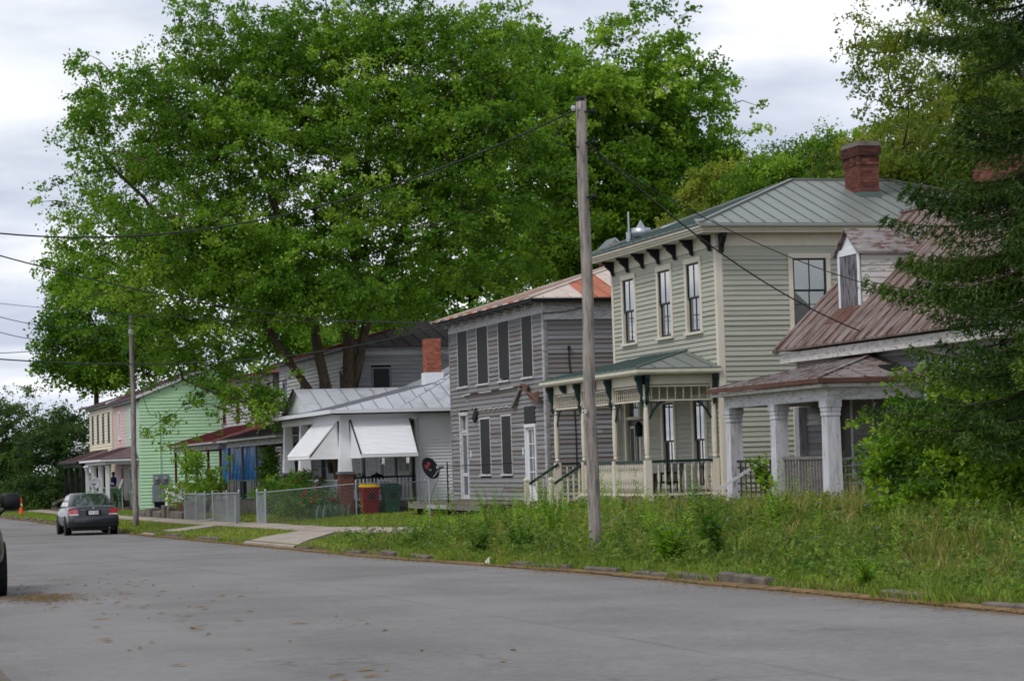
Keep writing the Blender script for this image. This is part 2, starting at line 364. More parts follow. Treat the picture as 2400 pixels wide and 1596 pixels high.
# ---------------------------------------------------------------- mesh helpers
class MB:
    def __init__(s): s.v = []; s.f = []; s.m = []; s.cur = 0
    def add(s, vs, fs):
        b = len(s.v); s.v += [tuple(p) for p in vs]
        for q in fs: s.f.append(tuple(b + i for i in q)); s.m.append(s.cur)
        return s
    def box(s, x0, y0, z0, x1, y1, z1):
        if x0 > x1: x0, x1 = x1, x0
        if y0 > y1: y0, y1 = y1, y0
        if z0 > z1: z0, z1 = z1, z0
        return s.add([(x0, y0, z0), (x1, y0, z0), (x1, y1, z0), (x0, y1, z0), (x0, y0, z1), (x1, y0, z1), (x1, y1, z1), (x0, y1, z1)],
                     [(3, 2, 1, 0), (4, 5, 6, 7), (0, 1, 5, 4), (1, 2, 6, 5), (2, 3, 7, 6), (3, 0, 4, 7)])
    def poly(s, *p): return s.add(p, [tuple(range(len(p)))])
    def slab(s, pts, t):
        """thick polygon: pts extruded by -t along z"""
        n = len(pts); lo = [(p[0], p[1], p[2] - t) for p in pts]
        return s.add(list(pts) + lo, [tuple(range(n)), tuple(range(2 * n - 1, n - 1, -1))] + [(i, i + n, (i + 1) % n + n, (i + 1) % n) for i in range(n)])
    def extr(s, pts, d):
        n = len(pts); lo = [(p[0] + d[0], p[1] + d[1], p[2] + d[2]) for p in pts]
        return s.add(list(pts) + lo, [tuple(range(n - 1, -1, -1)), tuple(range(n, 2 * n))] + [(i, (i + 1) % n, (i + 1) % n + n, i + n) for i in range(n)])
    def tube(s, pts, rad, n=6, cap=True):
        pts = [Vector(p) for p in pts]; k = len(pts)
        rad = rad if isinstance(rad, (list, tuple)) else [rad] * k
        vs = []; ref = None
        for i, p in enumerate(pts):
            d = (pts[min(i + 1, k - 1)] - pts[max(i - 1, 0)])
            d = d.normalized() if d.length > 1e-9 else Vector((0, 0, 1))
            if ref is None: ref = Vector((1, 0, 0)) if abs(d.x) < .8 else Vector((0, 1, 0))
            a = d.cross(ref).normalized(); b = d.cross(a); ref = -b if b.length else ref
            ref = a.cross(d).normalized()
            for j in range(n):
                t = 2 * math.pi * j / n
                vs.append(p + (a * math.cos(t) + ref * math.sin(t)) * rad[i])
        fs = [(i * n + j, i * n + (j + 1) % n, (i + 1) * n + (j + 1) % n, (i + 1) * n + j) for i in range(k - 1) for j in range(n)]
        if cap: fs += [tuple(range(n - 1, -1, -1)), tuple((k - 1) * n + j for j in range(n))]
        return s.add(vs, fs)
    def lathe(s, prof, c=(0, 0, 0), n=10, axis='z'):
        vs = []
        for r_, h in prof:
            for j in range(n):
                t = 2 * math.pi * j / n; a, b = r_ * math.cos(t), r_ * math.sin(t)
                p = {'z': (a, b, h), 'x': (h, a, b), 'y': (b, h, a)}[axis]
                vs.append((c[0] + p[0], c[1] + p[1], c[2] + p[2]))
        k = len(prof)
        fs = [(i * n + j, i * n + (j + 1) % n, (i + 1) * n + (j + 1) % n, (i + 1) * n + j) for i in range(k - 1) for j in range(n)]
        fs += [tuple(range(n - 1, -1, -1)), tuple((k - 1) * n + j for j in range(n))]
        return s.add(vs, fs)
    def sqlathe(s, prof, c, n=4):
        """square section along z"""
        vs = []
        for r_, h in prof: vs += [(c[0] - r_, c[1] - r_, c[2] + h), (c[0] + r_, c[1] - r_, c[2] + h), (c[0] + r_, c[1] + r_, c[2] + h), (c[0] - r_, c[1] + r_, c[2] + h)]
        k = len(prof)
        return s.add(vs, [(i * 4 + j, i * 4 + (j + 1) % 4, (i + 1) * 4 + (j + 1) % 4, (i + 1) * 4 + j) for i in range(k - 1) for j in range(4)] + [(3, 2, 1, 0), tuple((k - 1) * 4 + j for j in range(4))])
    def bar(s, a, b, w, h):
        """rectangular bar from a to b; w across, h in the upright direction"""
        a, b = Vector(a), Vector(b); d = (b - a).normalized()
        x = d.cross(Vector((0, 0, 1))); x = x.normalized() if x.length > 1e-4 else Vector((1, 0, 0))
        y = x.cross(d).normalized(); vs = []
        for p in (a, b):
            for i, j in ((-1, -1), (1, -1), (1, 1), (-1, 1)): vs.append(p + x * (i * w / 2) + y * (j * h / 2))
        return s.add(vs, [(3, 2, 1, 0), (4, 5, 6, 7), (0, 1, 5, 4), (1, 2, 6, 5), (2, 3, 7, 6), (3, 0, 4, 7)])

ORG = {}
def mesh_of(name, mb, mats, off=(0, 0, 0), smooth=False):
    me = bpy.data.meshes.new(name)
    v = [(p[0] - off[0], p[1] - off[1], p[2] - off[2]) for p in mb.v]
    me.from_pydata(v, [], mb.f)
    for m in (mats if isinstance(mats, (list, tuple)) else [mats]): me.materials.append(MATS[m])
    if any(mb.m): me.polygons.foreach_set('material_index', mb.m)
    if smooth: me.polygons.foreach_set('use_smooth', [True] * len(me.polygons))
    me.update(); return me
def tag(o, label=None, cat=None, group=None, kind=None):
    if label: o['label'] = label
    if cat: o['category'] = cat
    if group: o['group'] = group
    if kind: o['kind'] = kind
    return o
def root(name, loc, label, cat, group=None):
    o = bpy.data.objects.new(name, None); o.location = loc; o.empty_display_size = .3
    COL.objects.link(o); ORG[o] = tuple(loc); return tag(o, label, cat, group)
def put(name, mb, mats, parent=None, smooth=False, loc=None, **k):
    """link ONE mesh object; vertices are given in world metres"""
    off = ORG[parent] if parent else (loc or (0, 0, 0))
    o = bpy.data.objects.new(name, mesh_of(name, mb, mats, off, smooth))
    COL.objects.link(o); ORG[o] = off
    if parent: o.parent = parent
    else: o.location = off
    return tag(o, **k)
def inst(name, me, loc, parent, rz=0, scale=(1, 1, 1), mat=None):
    o = bpy.data.objects.new(name, me); off = ORG[parent]
    o.location = (loc[0] - off[0], loc[1] - off[1], loc[2] - off[2]); o.rotation_euler = (0, 0, rz); o.scale = scale
    COL.objects.link(o); o.parent = parent; ORG[o] = off; return o
def copy_tree(o, parent=None):
    c = o.copy(); COL.objects.link(c); c.parent = parent
    if o in ORG: ORG[c] = ORG[o]
    for ch in list(o.children): copy_tree(ch, c)
    return c

def zr(y): return float(np.interp(y, [-20, 20, 34, 50, 91, 157, 300], [.1, .05, -.04, -.25, -.57, -.82, -1.0]))
def zh(y): return float(np.interp(y, [-20, 30, 43, 54, 61, 72, 84, 100, 144, 300], [.7, .6, .55, .4, .3, .05, 0, -.15, -.45, -.8]))
def gz(x, y):
    a, b = zr(y), zh(y)
    xl = 1.25 if y < 24.5 else -1.2
    if x < xl: return a + .12 + min(0.5, max(0, (xl - x)) * .02)
    if x < 11.3: return a - .06
    if x < 11.45: return a - .06 + (x - 11.3) / .15 * .17
    t = min(1, (x - 11.45) / 6.5); t = t * t * (3 - 2 * t) * .35 + t * .65
    return (a + .11) * (1 - t) + b * t
# ---------------------------------------------------------------- ground, road, pavement
def sheet(name, xs, ys, zf, mat, **k):
    v = [(x, y, zf(x, y)) for y in ys for x in xs]; n = len(xs)
    mb = MB(); mb.add(v, [(j * n + i, j * n + i + 1, (j + 1) * n + i + 1, (j + 1) * n + i) for j in range(len(ys) - 1) for i in range(n - 1)])
    return put(name, mb, mat, smooth=True, **k)
YS = [-400, -100, -30, 0] + list(range(8, 24, 4)) + [24.4, 24.6] + list(range(28, 180, 4)) + [190, 210, 240, 300, 420, 700, 1200]
XS = [-800, -300, -100, -40, -15, -5, -1.25, -1.2, 1.2, 1.25, 1.3, 6, 11.29, 11.3, 11.45, 12, 13, 14, 15, 16, 17, 18, 18.5, 22, 30, 45, 80, 200, 900]
sheet('ground', XS, YS, gz, 'soil', kind='structure', label='rough grassy ground on both sides of the street', cat='ground')
sheet('road', [-1.18, 1.29, 3.5, 6, 8.5, 11.31], YS[2:], lambda x, y: zr(y) + .02 - .012 * abs(x - 6.3) / 5, 'asphalt', kind='structure', label='worn grey asphalt street running past the houses', cat='road')
# strip of brown catkins and dirt in the gutter
rng = np.random.default_rng(3)
mb = MB(); ys = np.arange(8, 175, .35); pr = None
for y in ys:
    w = .06 + .1 * abs(math.sin(y * .7) * math.sin(y * .23 + 1)) + .08 * rng.random(); zb = zr(y) + .014
    cur = [(11.32, y, zb + .035), (11.3 - w * .5, y, zb + .022), (11.3 - w, y, zb + .003)]
    if pr: mb.add(pr + cur, [(1, 0, 3, 4), (2, 1, 4, 5)])
    pr = cur
put('gutter_dirt', mb, 'dirt', smooth=True, kind='structure', label='brown band of fallen catkins and dirt along the kerb', cat='dirt')
mb = MB()
for i in range(110):
    if i < 120: x, y = 2.6 + abs(rng.normal(0, 1.6)), rng.uniform(17, 45)
    elif i < 260: x, y = 11.0 - abs(rng.normal(0, 1.3)), rng.uniform(18, 75)
    else: x, y = rng.uniform(2, 11), rng.uniform(17, 60)
    l, w, a = rng.uniform(.02, .12) * (1 if rng.random() < .85 else 2.0), rng.uniform(.015, .04), rng.uniform(-.6, .6) + (1.57 if rng.random() < .3 else 0)
    z = zr(y) + .024; k = 7
    mb.add([(x + math.cos(t) * math.cos(a) * l * (q := rng.uniform(.5, 1.1)) - math.sin(t) * math.sin(a) * w * q, y + math.cos(t) * math.sin(a) * l * q + math.sin(t) * math.cos(a) * w * q, z) for t in [6.283 * j / k for j in range(k)]] + [(x, y, z + .012)],
           [(j, (j + 1) % k, k) for j in range(k)])
put('road_litter', mb, 'dirt', kind='stuff', label='scattered brown tufts and bits lying on the asphalt', cat='litter')
# pavement and driveway in pale concrete, each slab a piece
sw = put('pavement', MB().slab([(14.0, 110, gz(14, 110) - .15), (14.05, 110, gz(14, 110) - .15), (14.05, 109.9, gz(14, 110) - .15)], .01), 'concrete', kind='structure', label='narrow concrete pavement across the front lawns', cat='pavement')
slabm = {}
def slab_piece(name, pts, parent, mat='concrete', t=.06):
    put(name, MB().slab(pts, t), mat, parent)
y = 54.0
while y < 170:
    L = 1.5; d = .012; j = random.uniform(-.012, .012)
    pts = [(x_, y_, gz(x_, y_) + .03 + j) for x_, y_ in ((13.9, y + d), (14.85, y + d), (14.85, y + L - d), (13.9, y + L - d))]
    slab_piece('paving_slab', pts, sw); y += L
dv = put('driveway', MB().slab([(12, 62, gz(12, 62) - .2), (12.1, 62, gz(12, 62) - .2), (12.1, 62.1, gz(12, 62) - .2)], .01), 'concrete', kind='structure', label='pale concrete driveway apron from the road to the pavement', cat='driveway')
for (a, b) in ((0, .33), (.33, .66), (.66, 1)):
    def dp(t, s):
        x = 11.28 + t * 2.45; y0, y1 = 59.2 + t * 6.5, 66.6 + t * 4.2
        y = y0 + (y1 - y0) * s; return (x, y, max(gz(x, y), zr(y) + .05) + .035)
    for s0, s1 in ((0, .5), (.5, 1)):
        slab_piece('driveway_slab', [dp(a + .004, s0 + .004), dp(b - .004, s0 + .004), dp(b - .004, s1 - .004), dp(a + .004, s1 - .004)], dv, t=.14)
dv2 = put('driveway', MB().slab([(12, 92, gz(12, 92) - .2), (12.1, 92, gz(12, 92) - .2), (12.1, 92.1, gz(12, 92) - .2)], .01), 'concrete', kind='structure', label='short concrete crossing beside the parked grey car', cat='driveway')
slab_piece('driveway_slab', [(11.28, 84.5, zr(84) + .07), (13.72, 86.5, gz(13.7, 86) + .035), (13.72, 89.3, gz(13.7, 89) + .035), (11.28, 88.6, zr(88) + .07)], dv2, t=.15)
# kerb stones
kb = put('kerb', MB().box(11.38, 15, -1.6, 11.42, 172, -1.5), 'stone', kind='structure', label='broken stone kerb half overgrown with weeds', cat='kerb')
yy = 15.0
while yy < 172:
    L = random.uniform(.7, 2.1)
    if not (58.8 < yy < 67 or 84 < yy < 89) and random.random() < .5:
        z0 = zr(yy + L / 2); t = random.uniform(-.03, .02); w = random.uniform(-.03, .03)
        x0, x1 = 11.30 + w, 11.46 + w; za, zb_ = z0 + .125 + t, z0 + .125 + t + random.uniform(-.05, .03)
        mb = MB(); c = .02
        mb.add([(x0, yy + .02, z0 - .2), (x1, yy + .02, z0 - .2), (x1, yy + L - .02, z0 - .2), (x0, yy + L - .02, z0 - .2),
                (x0, yy + .02, za - c), (x1, yy + .02, za), (x1, yy + L - .02, zb_), (x0, yy + L - .02, zb_ - c),
                (x0 + c, yy + .03, za), (x0 + c, yy + L - .03, zb_)],
               [(0, 1, 5, 8, 4), (3, 7, 9, 6, 2), (0, 4, 7, 3), (1, 2, 6, 5), (4, 8, 9, 7), (8, 5, 6, 9)])
        put('kerb_stone', mb, 'stone', kb)
    yy += L
kl = put('kerb', MB().box(1.2, 15, -1.6, 1.25, 24, -1.5), 'stone', kind='structure', label='low kerb on the near side of the street', cat='kerb')
yy = 17.6
while yy < 23.5:
    L = random.uniform(1.0, 1.8); z0 = zr(yy)
    put('kerb_stone', MB().box(1.14, yy + .02, z0 - .2, 1.31, yy + L - .02, z0 + .13 + random.uniform(-.02, .02)), 'stone', kl); yy += L

# ---------------------------------------------------------------- building helpers
class Wall:
    """axis-aligned facade. 'W' faces the street (-X), a runs from the far end towards the viewer; 'S' faces -Y, a runs away from the street"""
    def __init__(s, kind, plane, start, length): s.k, s.p, s.s, s.L = kind, plane, start, length
    def pt(s, a, d, z): return (s.p - d, s.s - a, z) if s.k == 'W' else (s.s + a, s.p - d, z)
    @property
    def rz(s): return -math.pi / 2 if s.k == 'W' else 0.0
    def box(s, mb, a0, a1, d0, d1, z0, z1):
        p, q = s.pt(a0, d0, z0), s.pt(a1, d1, z1); return mb.box(p[0], p[1], p[2], q[0], q[1], q[2])
_bm = {}
def board_mesh(mat, expo, th):
    k = (mat, round(expo, 3), th)
    if k not in _bm:
        mb = MB(); h = expo + .012
        pr = [(0, 0), (-th, 0), (-.006, h), (0, h)]
        mb.add([(0, y, z) for y, z in pr] + [(1, y, z) for y, z in pr], [(0, 1, 2, 3), (7, 6, 5, 4), (0, 4, 5, 1), (1, 5, 6, 2), (2, 6, 7, 3), (3, 7, 4, 0)])
        _bm[k] = mesh_of('siding_board', mb, mat)
    return _bm[k]
def spans(a0, a1, za, zb, openings):
    iv = [(a0, a1)]
    for (o0, o1, p0, p1) in openings:
        if min(zb, p1) - max(za, p0) > (zb - za) * .3:
            nx = []
            for s, e in iv:
                if o1 <= s or o0 >= e: nx.append((s, e)); continue
                if o0 > s: nx.append((s, o0))
                if o1 < e: nx.append((o1, e))
            iv = nx
    return [(s, e) for s, e in iv if e - s > .02]
def siding(parent, wall, a0, a1, z0, z1, expo, openings, mats, th=.034, jit=0.0, butt=0.0, joined=None):
    z = z0; mb = MB() if joined else None
    while z < z1 - .01:
        e = min(expo, z1 - z)
        for s, t in spans(a0, a1, z, z + e, openings):
            cuts = [s, t]
            if butt and t - s > 2.5 and random.random() < butt: cuts = [s, s + (t - s) * random.uniform(.3, .7), t]
            for u, w in zip(cuts[:-1], cuts[1:]):
                if joined:
                    p = [wall.pt(u, 0, z), wall.pt(u, th, z), wall.pt(u, .005, z + e + .01), wall.pt(u, 0, z + e + .01)]
                    q = [wall.pt(w, 0, z), wall.pt(w, th, z), wall.pt(w, .005, z + e + .01), wall.pt(w, 0, z + e + .01)]
                    mb.add(p + q, [(0, 1, 2, 3), (7, 6, 5, 4), (0, 4, 5, 1), (1, 5, 6, 2), (2, 6, 7, 3), (3, 7, 4, 0)])
                else:
                    m = random.choice(mats) if isinstance(mats, (list, tuple)) else mats
                    o = inst('siding_board', board_mesh(m, expo, th), wall.pt(u + .003, 0, z + random.uniform(-jit, jit)), parent, wall.rz, (w - u - .006, random.uniform(.8, 1.25) if jit else 1, e / expo))
                    if jit: o.rotation_euler = (0, random.uniform(-1, 1) * jit * .25, wall.rz)
        z += e
    if joined: put(joined, mb, mats, parent, kind='stuff')
def casing(mb, wall, a0, a1, z0, z1, w, d0=-.12, d1=.05, head=None, sill=True):
    hd = head or w
    wall.box(mb, a0, a0 + w, d0, d1, z0, z1 - hd); wall.box(mb, a1 - w, a1, d0, d1, z0, z1 - hd)
    wall.box(mb, a0 - .01, a1 + .01, d0, d1 + .012, z1 - hd, z1)
    if sill: wall.box(mb, a0 - .03, a1 + .03, d0, d1 + .05, z0 - .06, z0)
def window(parent, wall, a0, a1, z0, z1, w=.12, trim='cream', sash='sash_dark', mid=None, muntin=True, lower_bar=False, fill='blind', pane='clear_pane', shade=1.0, fillmat=None, sillh=.06):
    mb = MB(); casing(mb, wall, a0, a1, z0, z1, w)
    wn_ = put('window', mb, trim, parent)
    i0, i1, j0, j1 = a0 + w, a1 - w, z0 + .0, z1 - w
    mid = mid or (j0 + j1) / 2 + .02; b = .045
    for (p, q, dd, nm) in ((mid - .02, j1, .018, 'u'), (j0, mid + .02, -.022, 'l')):
        s = MB(); e = .05 if nm == 'u' else .07
        wall.box(s, i0, i0 + b, dd - .035, dd, p, q); wall.box(s, i1 - b, i1, dd - .035, dd, p, q)
        wall.box(s, i0 + b, i1 - b, dd - .035, dd, q - b, q); wall.box(s, i0 + b, i1 - b, dd - .035, dd, p, p + (b if nm == 'u' else e))
        xs = [i0 + b, (i0 + i1) / 2, i1 - b] if muntin else [i0 + b, i1 - b]
        if muntin: wall.box(s, xs[1] - .011, xs[1] + .011, dd - .03, dd - .004, p + b, q - b)
        if lower_bar and nm == 'l': wall.box(s, i0 + b, i1 - b, dd - .028, dd - .006, p + (q - p) * .62, p + (q - p) * .62 + .02)
        put('sash', s, sash, wn_)
        for c0, c1 in zip(xs[:-1], xs[1:]):
            g_ = MB(); wall.box(g_, c0, c1, dd - .022, dd - .018, p + b, q - b); put('pane', g_, pane, wn_)
    if fill:
        f = MB(); d = -.075
        n = 14 if fill == 'curtain' else 1
        zt = j1; zb_ = j0 + (j1 - j0) * (1 - shade)
        for i in range(n):
            wall.box(f, i0 + (i1 - i0) * i / n, i0 + (i1 - i0) * (i + .93) / n, d - .01 - .03 * (i % 2), d - .03 * (i % 2), zb_, zt)
        put('curtain' if fill == 'curtain' else 'blind', f, fillmat or ('curtain' if fill == 'curtain' else 'blind'), wn_)
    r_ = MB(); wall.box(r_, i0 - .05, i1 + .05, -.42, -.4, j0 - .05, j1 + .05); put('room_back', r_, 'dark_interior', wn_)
    return wn_
def boarded(parent, wall, a0, a1, z0, z1, trim='peeling_trim', mat='near_black', w=.06, skew=0.0, proud=.03, cut=0.0):
    mb = MB(); casing(mb, wall, a0 - w, a1 + w, z0, z1 + w, w, d1=.035)
    wn_ = put('window', mb, trim, parent)
    p = [wall.pt(a0 + .005 + skew, proud, z0 + .02 + cut), wall.pt(a1 - .005 + skew * .4, proud, z0 + .02), wall.pt(a1 - .005 - skew, proud, z1 + .03 - cut * 2), wall.pt(a0 + .005 - skew, proud, z1 + .02)]
    d = [q - r for q, r in zip(wall.pt(0, -.02, 0), wall.pt(0, 0, 0))]
    put('board_panel', MB().extr(p, d), mat, wn_); return wn_

def clip_u(poly, f, lo):
    """clip convex polygon keeping f(p) >= lo (lo may be a (value, sign))"""
    v, sg = lo; outp = []
    for i in range(len(poly)):
        p, q = poly[i], poly[(i + 1) % len(poly)]; fp, fq = (f(p) - v) * sg, (f(q) - v) * sg
        if fp >= 0: outp.append(p)
        if fp * fq < 0:
            t = fp / (fp - fq); outp.append(tuple(p[k] + (q[k] - p[k]) * t for k in range(3)))
    return outp
def roof_slope(parent, poly, udir, width, mats, seam=.03, seamw=.03, name='roof_panel', t=.03, start=0.0, smat=None):
    """one roof plane as separate sheet-metal panels, each with its standing seam"""
    f = lambda p: p[0] * udir[0] + p[1] * udir[1]
    us = [f(p) for p in poly]; u = min(us) - start; i = 0
    n = (Vector(poly[1]) - Vector(poly[0])).cross(Vector(poly[2]) - Vector(poly[0])).normalized()
    if n.z < 0: n = -n
    while u < max(us) - 1e-3:
        c = clip_u(clip_u(list(poly), f, (u + .003, 1)), f, (u + width - .003, -1))
        if len(c) >= 3:
            mb = MB(); mb.slab([(p[0], p[1], p[2]) for p in c], t)
            at_ = sorted([p for p in c if abs(f(p) - (u + width - .003)) < 2e-3], key=lambda p: p[2])
            if seam and len(at_) >= 2 and (Vector(at_[0]) - Vector(at_[-1])).length > .1:
                a, b = Vector(at_[0]) + n * seam * .5, Vector(at_[-1]) + n * seam * .5
                mb.cur = 1 if smat else 0; mb.bar(a, b, seamw, seam); mb.cur = 0
            m = mats(i) if callable(mats) else (mats[i % len(mats)] if isinstance(mats, (list, tuple)) else mats)
            put(name, mb, [m, smat] if smat else m, parent)
        u += width; i += 1
_ub = {}
def brickwork(parent, x0, y0, x1, y1, z0, z1, mats, objects=False, ch=.075, bl=.215, mortar='mortar', core=True, soot_from=None):
    m = .01
    if core: put('mortar', MB().box(x0 + m, y0 + m, z0, x1 - m, y1 - m, z1), mortar, parent)
    joined = MB(); tint = []
    n = max(1, round((z1 - z0) / ch)); ch = (z1 - z0) / n
    for c in range(n):
        za, zb_ = z0 + c * ch + .004, z0 + (c + 1) * ch - .006
        for side in range(4):
            L = (x1 - x0) if side in (0, 2) else (y1 - y0)
            nb = max(1, round(L / bl)); b = L / nb; off = (b / 2 if c % 2 else 0)
            e = -off
            while e < L - .001:
                s, t = max(0, e), min(L, e + b); e += b
                if t - s < .03: continue
                s += .005; t -= .005; pr = random.uniform(-.004, .004); th = .09
                if side == 0: q = (x0 + s, y0 - pr, x0 + t, y0 + th)
                elif side == 1: q = (x1 - th, y0 + s, x1 + pr, y0 + t)
                elif side == 2: q = (x0 + s, y1 - th, x0 + t, y1 + pr)
                else: q = (x0 - pr, y0 + s, x0 + th, y0 + t)
                ml = mats if isinstance(mats, (list, tuple)) else [mats]
                mm = ml[-1] if (soot_from and za > soot_from + random.uniform(-.15, .15)) else ml[0]
                if objects and side in (0, 3):
                    if mm not in _ub: _ub[mm] = mesh_of('brick', MB().box(0, 0, 0, 1, 1, 1), mm)
                    inst('brick', _ub[mm], (q[0], q[1], za), parent, 0, (q[2] - q[0], q[3] - q[1], zb_ - za))
                else:
                    joined.box(q[0], q[1], za, q[2], q[3], zb_); tint += [random.random()] * 8
    if joined.v:
        o = put('brickwork', joined, (mats if isinstance(mats, str) else mats[0]), parent, kind='stuff')
        at_ = o.data.attributes.new('tint', 'FLOAT', 'POINT'); at_.data.foreach_set('value', tint)
def prof_extr(wall, prof, a0, a1, mb):
    """profile of (d, z) extruded along the wall from a0 to a1"""
    p = [wall.pt(a0, d, z) for d, z in prof]; q = [wall.pt(a1, d, z) for d, z in prof]; n = len(p)
    return mb.add(p + q, [tuple(range(n - 1, -1, -1)), tuple(range(n, 2 * n))] + [(i, (i + 1) % n, (i + 1) % n + n, i + n) for i in range(n)])

# ================================================================= sage house with bracketed eaves and turned porch
XF = 20.9
H = root('sage_house', (25, 58, zh(58)), 'two-storey sage green clapboard house with bracketed eaves and green hipped roof', 'house')
fW = Wall('W', XF, 62.3, 7.93); fS = Wall('S', 54.37, XF, 10.2)
wl = put('wall', MB().box(XF + .6, 54.97, .3, 31.0, 62.2, 7.03), 'dark_interior', H)
UP = [(.77, 1.95), (3.61, 4.79), (5.72, 6.9)]
opF = [(a, b, 4.76, 6.6) for a, b in UP] + [(.7, 2.03, .66, 3.35), (3.62, 4.74, .95, 3.22), (5.89, 6.94, .95, 3.22)]
siding(wl, fW, .0, 7.81, .62, 6.5, .118, opF, 'sage', .034, .0015, .35)
opS = [(1.83, 2.94, 4.67, 6.55), (1.83, 2.94, 1.5, 3.4)]
siding(wl, fS, .12, 10.1, .55, 6.5, .122, opS, 'sage', .034, .0015, .35)
mb = MB(); fW.box(mb, 0, 7.81, 0, .02, 6.5, 6.74); fS.box(mb, .12, 10.1, 0, .02, 6.5, 6.74); put('band_board', mb, 'sage', H)
mb = MB(); fW.box(mb, 7.8, 7.93 + .028, -.1, .04, .5, 6.72); put('corner_board', mb, 'cream', H)
mb = MB(); fS.box(mb, .0, .12, -.1, .032, .5, 6.72); put('corner_board', mb, 'cream', H)
mb = MB(); fW.box(mb, -.05, .1, -.1, .045, .5, 6.72); put('corner_board', mb, 'cream', H)
mb = MB(); fW.box(mb, -.02, 7.97, -.05, .05, 6.74, 7.04); fS.box(mb, .0, 10.2, -.05, .045, 6.74, 7.035)
put('frieze', mb, 'cream', H)
mb = MB(); mb.box(20.42, 53.97, 7.04, 31.5, 62.7, 7.10); mb.box(20.38, 53.93, 7.1, 31.5, 62.74, 7.16); mb.box(20.33, 53.88, 7.16, 31.55, 62.79, 7.22)
put('eave', mb, 'cream', H)
for i in range(7):
    a = .22 + i * 1.235
    pr = [(.05, 7.04), (.38, 7.04), (.38, 6.98), (.31, 6.96), (.28, 6.89), (.2, 6.83), (.14, 6.77), (.12, 6.69), (.09, 6.65), (.05, 6.64)]
    put('bracket', prof_extr(fW, pr, a - .045, a + .045, MB()), 'near_black', H)
pr = [(.05, 7.035), (.38, 7.035), (.38, 6.97), (.31, 6.94), (.28, 6.86), (.2, 6.79), (.14, 6.72), (.12, 6.6), (.05, 6.57)]
put('bracket', prof_extr(fS, pr, .03, .14, MB()), 'near_black', H)
for a, b in UP: window(H, fW, a, b, 4.76, 6.6, .13, mid=5.62, fill='curtain', shade=.55)
window(H, fS, 1.83, 2.94, 4.7, 6.55, .115, mid=5.65, lower_bar=True, fill='blind', shade=.96)
window(H, fS, 1.83, 2.94, 1.5, 3.4, .115, lower_bar=True, fill='blind')
for a, b in ((3.62, 4.74), (5.89, 6.94)): window(H, fW, a, b, .95, 3.22, .15, mid=2.1, fill='curtain', shade=.6)
# door
mb = MB(); casing(mb, fW, .7, 2.03, .66, 3.35, .14, sill=False); fW.box(mb, .84, 1.89, -.1, .03, 2.72, 2.8); put('door_frame', mb, 'cream', H)
mb = MB(); fW.box(mb, .84, 1.89, -.1, -.04, .66, 2.72); dr_ = put('door', mb, 'forest', H)
for k in (0, 1):
    for p, q in ((.85, 1.35), (1.5, 2.55)):
        m2 = MB(); fW.box(m2, .93 + k * .5, 1.32 + k * .5, -.05, -.03, p, q); put('door_panel', m2, 'cream', dr_)
        m2 = MB(); fW.box(m2, .98 + k * .5, 1.27 + k * .5, -.04, -.026, p + .06, q - .06); put('door_panel', m2, 'near_black', dr_)
m2 = MB(); fW.box(m2, .84, 1.89, -.08, -.07, 2.8, 3.2); put('transom', m2, 'pane', H)
m2 = MB(); m2.lathe([(.02, -.2), (.09, -.18), (.11, .1), (.06, .16), (.02, .22)], fW.pt(2.3, .18, 2.45), 8); m2.bar(fW.pt(2.3, 0, 2.68), fW.pt(2.3, .18, 2.7), .03, .03); put('porch_lantern', m2, 'dark_iron', H)
# roof
E0, RZ = 7.225, 8.8
ex0, ex1, ey0, ey1 = 20.3, 31.6, 53.85, 62.82; rx0, rx1, ry = 24.6, 27.4, 58.33
A, B_, C_, D_ = (ex0, ey0, E0), (ex1, ey0, E0), (ex1, ey1, E0), (ex0, ey1, E0); P_, Q_ = (rx0, ry, RZ), (rx1, ry, RZ)
rf = put('roof', MB().poly(A, B_, Q_, P_).poly(B_, C_, Q_).poly(C_, D_, P_, Q_).poly(D_, A, P_), 'roof_green', H)
lift = lambda *ps: [(p[0], p[1], p[2] + .035) for p in ps]
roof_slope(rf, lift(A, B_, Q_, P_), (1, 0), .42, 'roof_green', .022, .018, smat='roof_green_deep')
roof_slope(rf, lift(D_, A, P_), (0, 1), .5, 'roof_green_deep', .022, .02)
mb = MB()
for p, q in ((A, P_), (B_, Q_), (D_, P_), (P_, Q_)): mb.bar(Vector(p) + Vector((0, 0, .06)), Vector(q) + Vector((0, 0, .06)), .09, .05)
put('hip_cap', mb, 'roof_green', rf)
mb = MB(); mb.extr([(20.27, 53.8, 7.21), (20.27, 54.15, 7.38), (20.27, 54.15, 7.33), (20.27, 53.8, 7.17)], (11.3, 0, 0)); put('eave_apron', mb, 'roof_green', rf)
# chimney
ch = put('chimney', MB().box(25.66, 56.45, 7.9, 26.27, 57.5, 8.32), 'roof_green_deep', H)
brickwork(ch, 25.7, 56.5, 26.23, 57.45, 8.2, 9.02, ['brick', 'brick_soot'], True, .078, .2, 'mortar_dark', soot_from=9.3)
brickwork(ch, 25.68, 56.47, 26.25, 57.48, 9.02, 9.26, ['brick', 'brick_soot'], True, .078, .2, 'mortar_dark', soot_from=9.1)
brickwork(ch, 25.64, 56.43, 26.29, 57.52, 9.26, 9.5, ['brick_soot', 'brick_soot'], True, .078, .2, 'mortar_dark')
mb = MB(); mb.add([(25.63, 56.42, 9.5), (26.3, 56.42, 9.5), (26.3, 57.53, 9.5), (25.63, 57.53, 9.5), (25.69, 56.48, 9.63), (26.24, 56.48, 9.63), (26.24, 57.47, 9.63), (25.69, 57.47, 9.63)], [(0, 1, 5, 4), (1, 2, 6, 5), (2, 3, 7, 6), (3, 0, 4, 7), (4, 5, 6, 7)])
put('chimney_cap', mb, 'stone', ch)
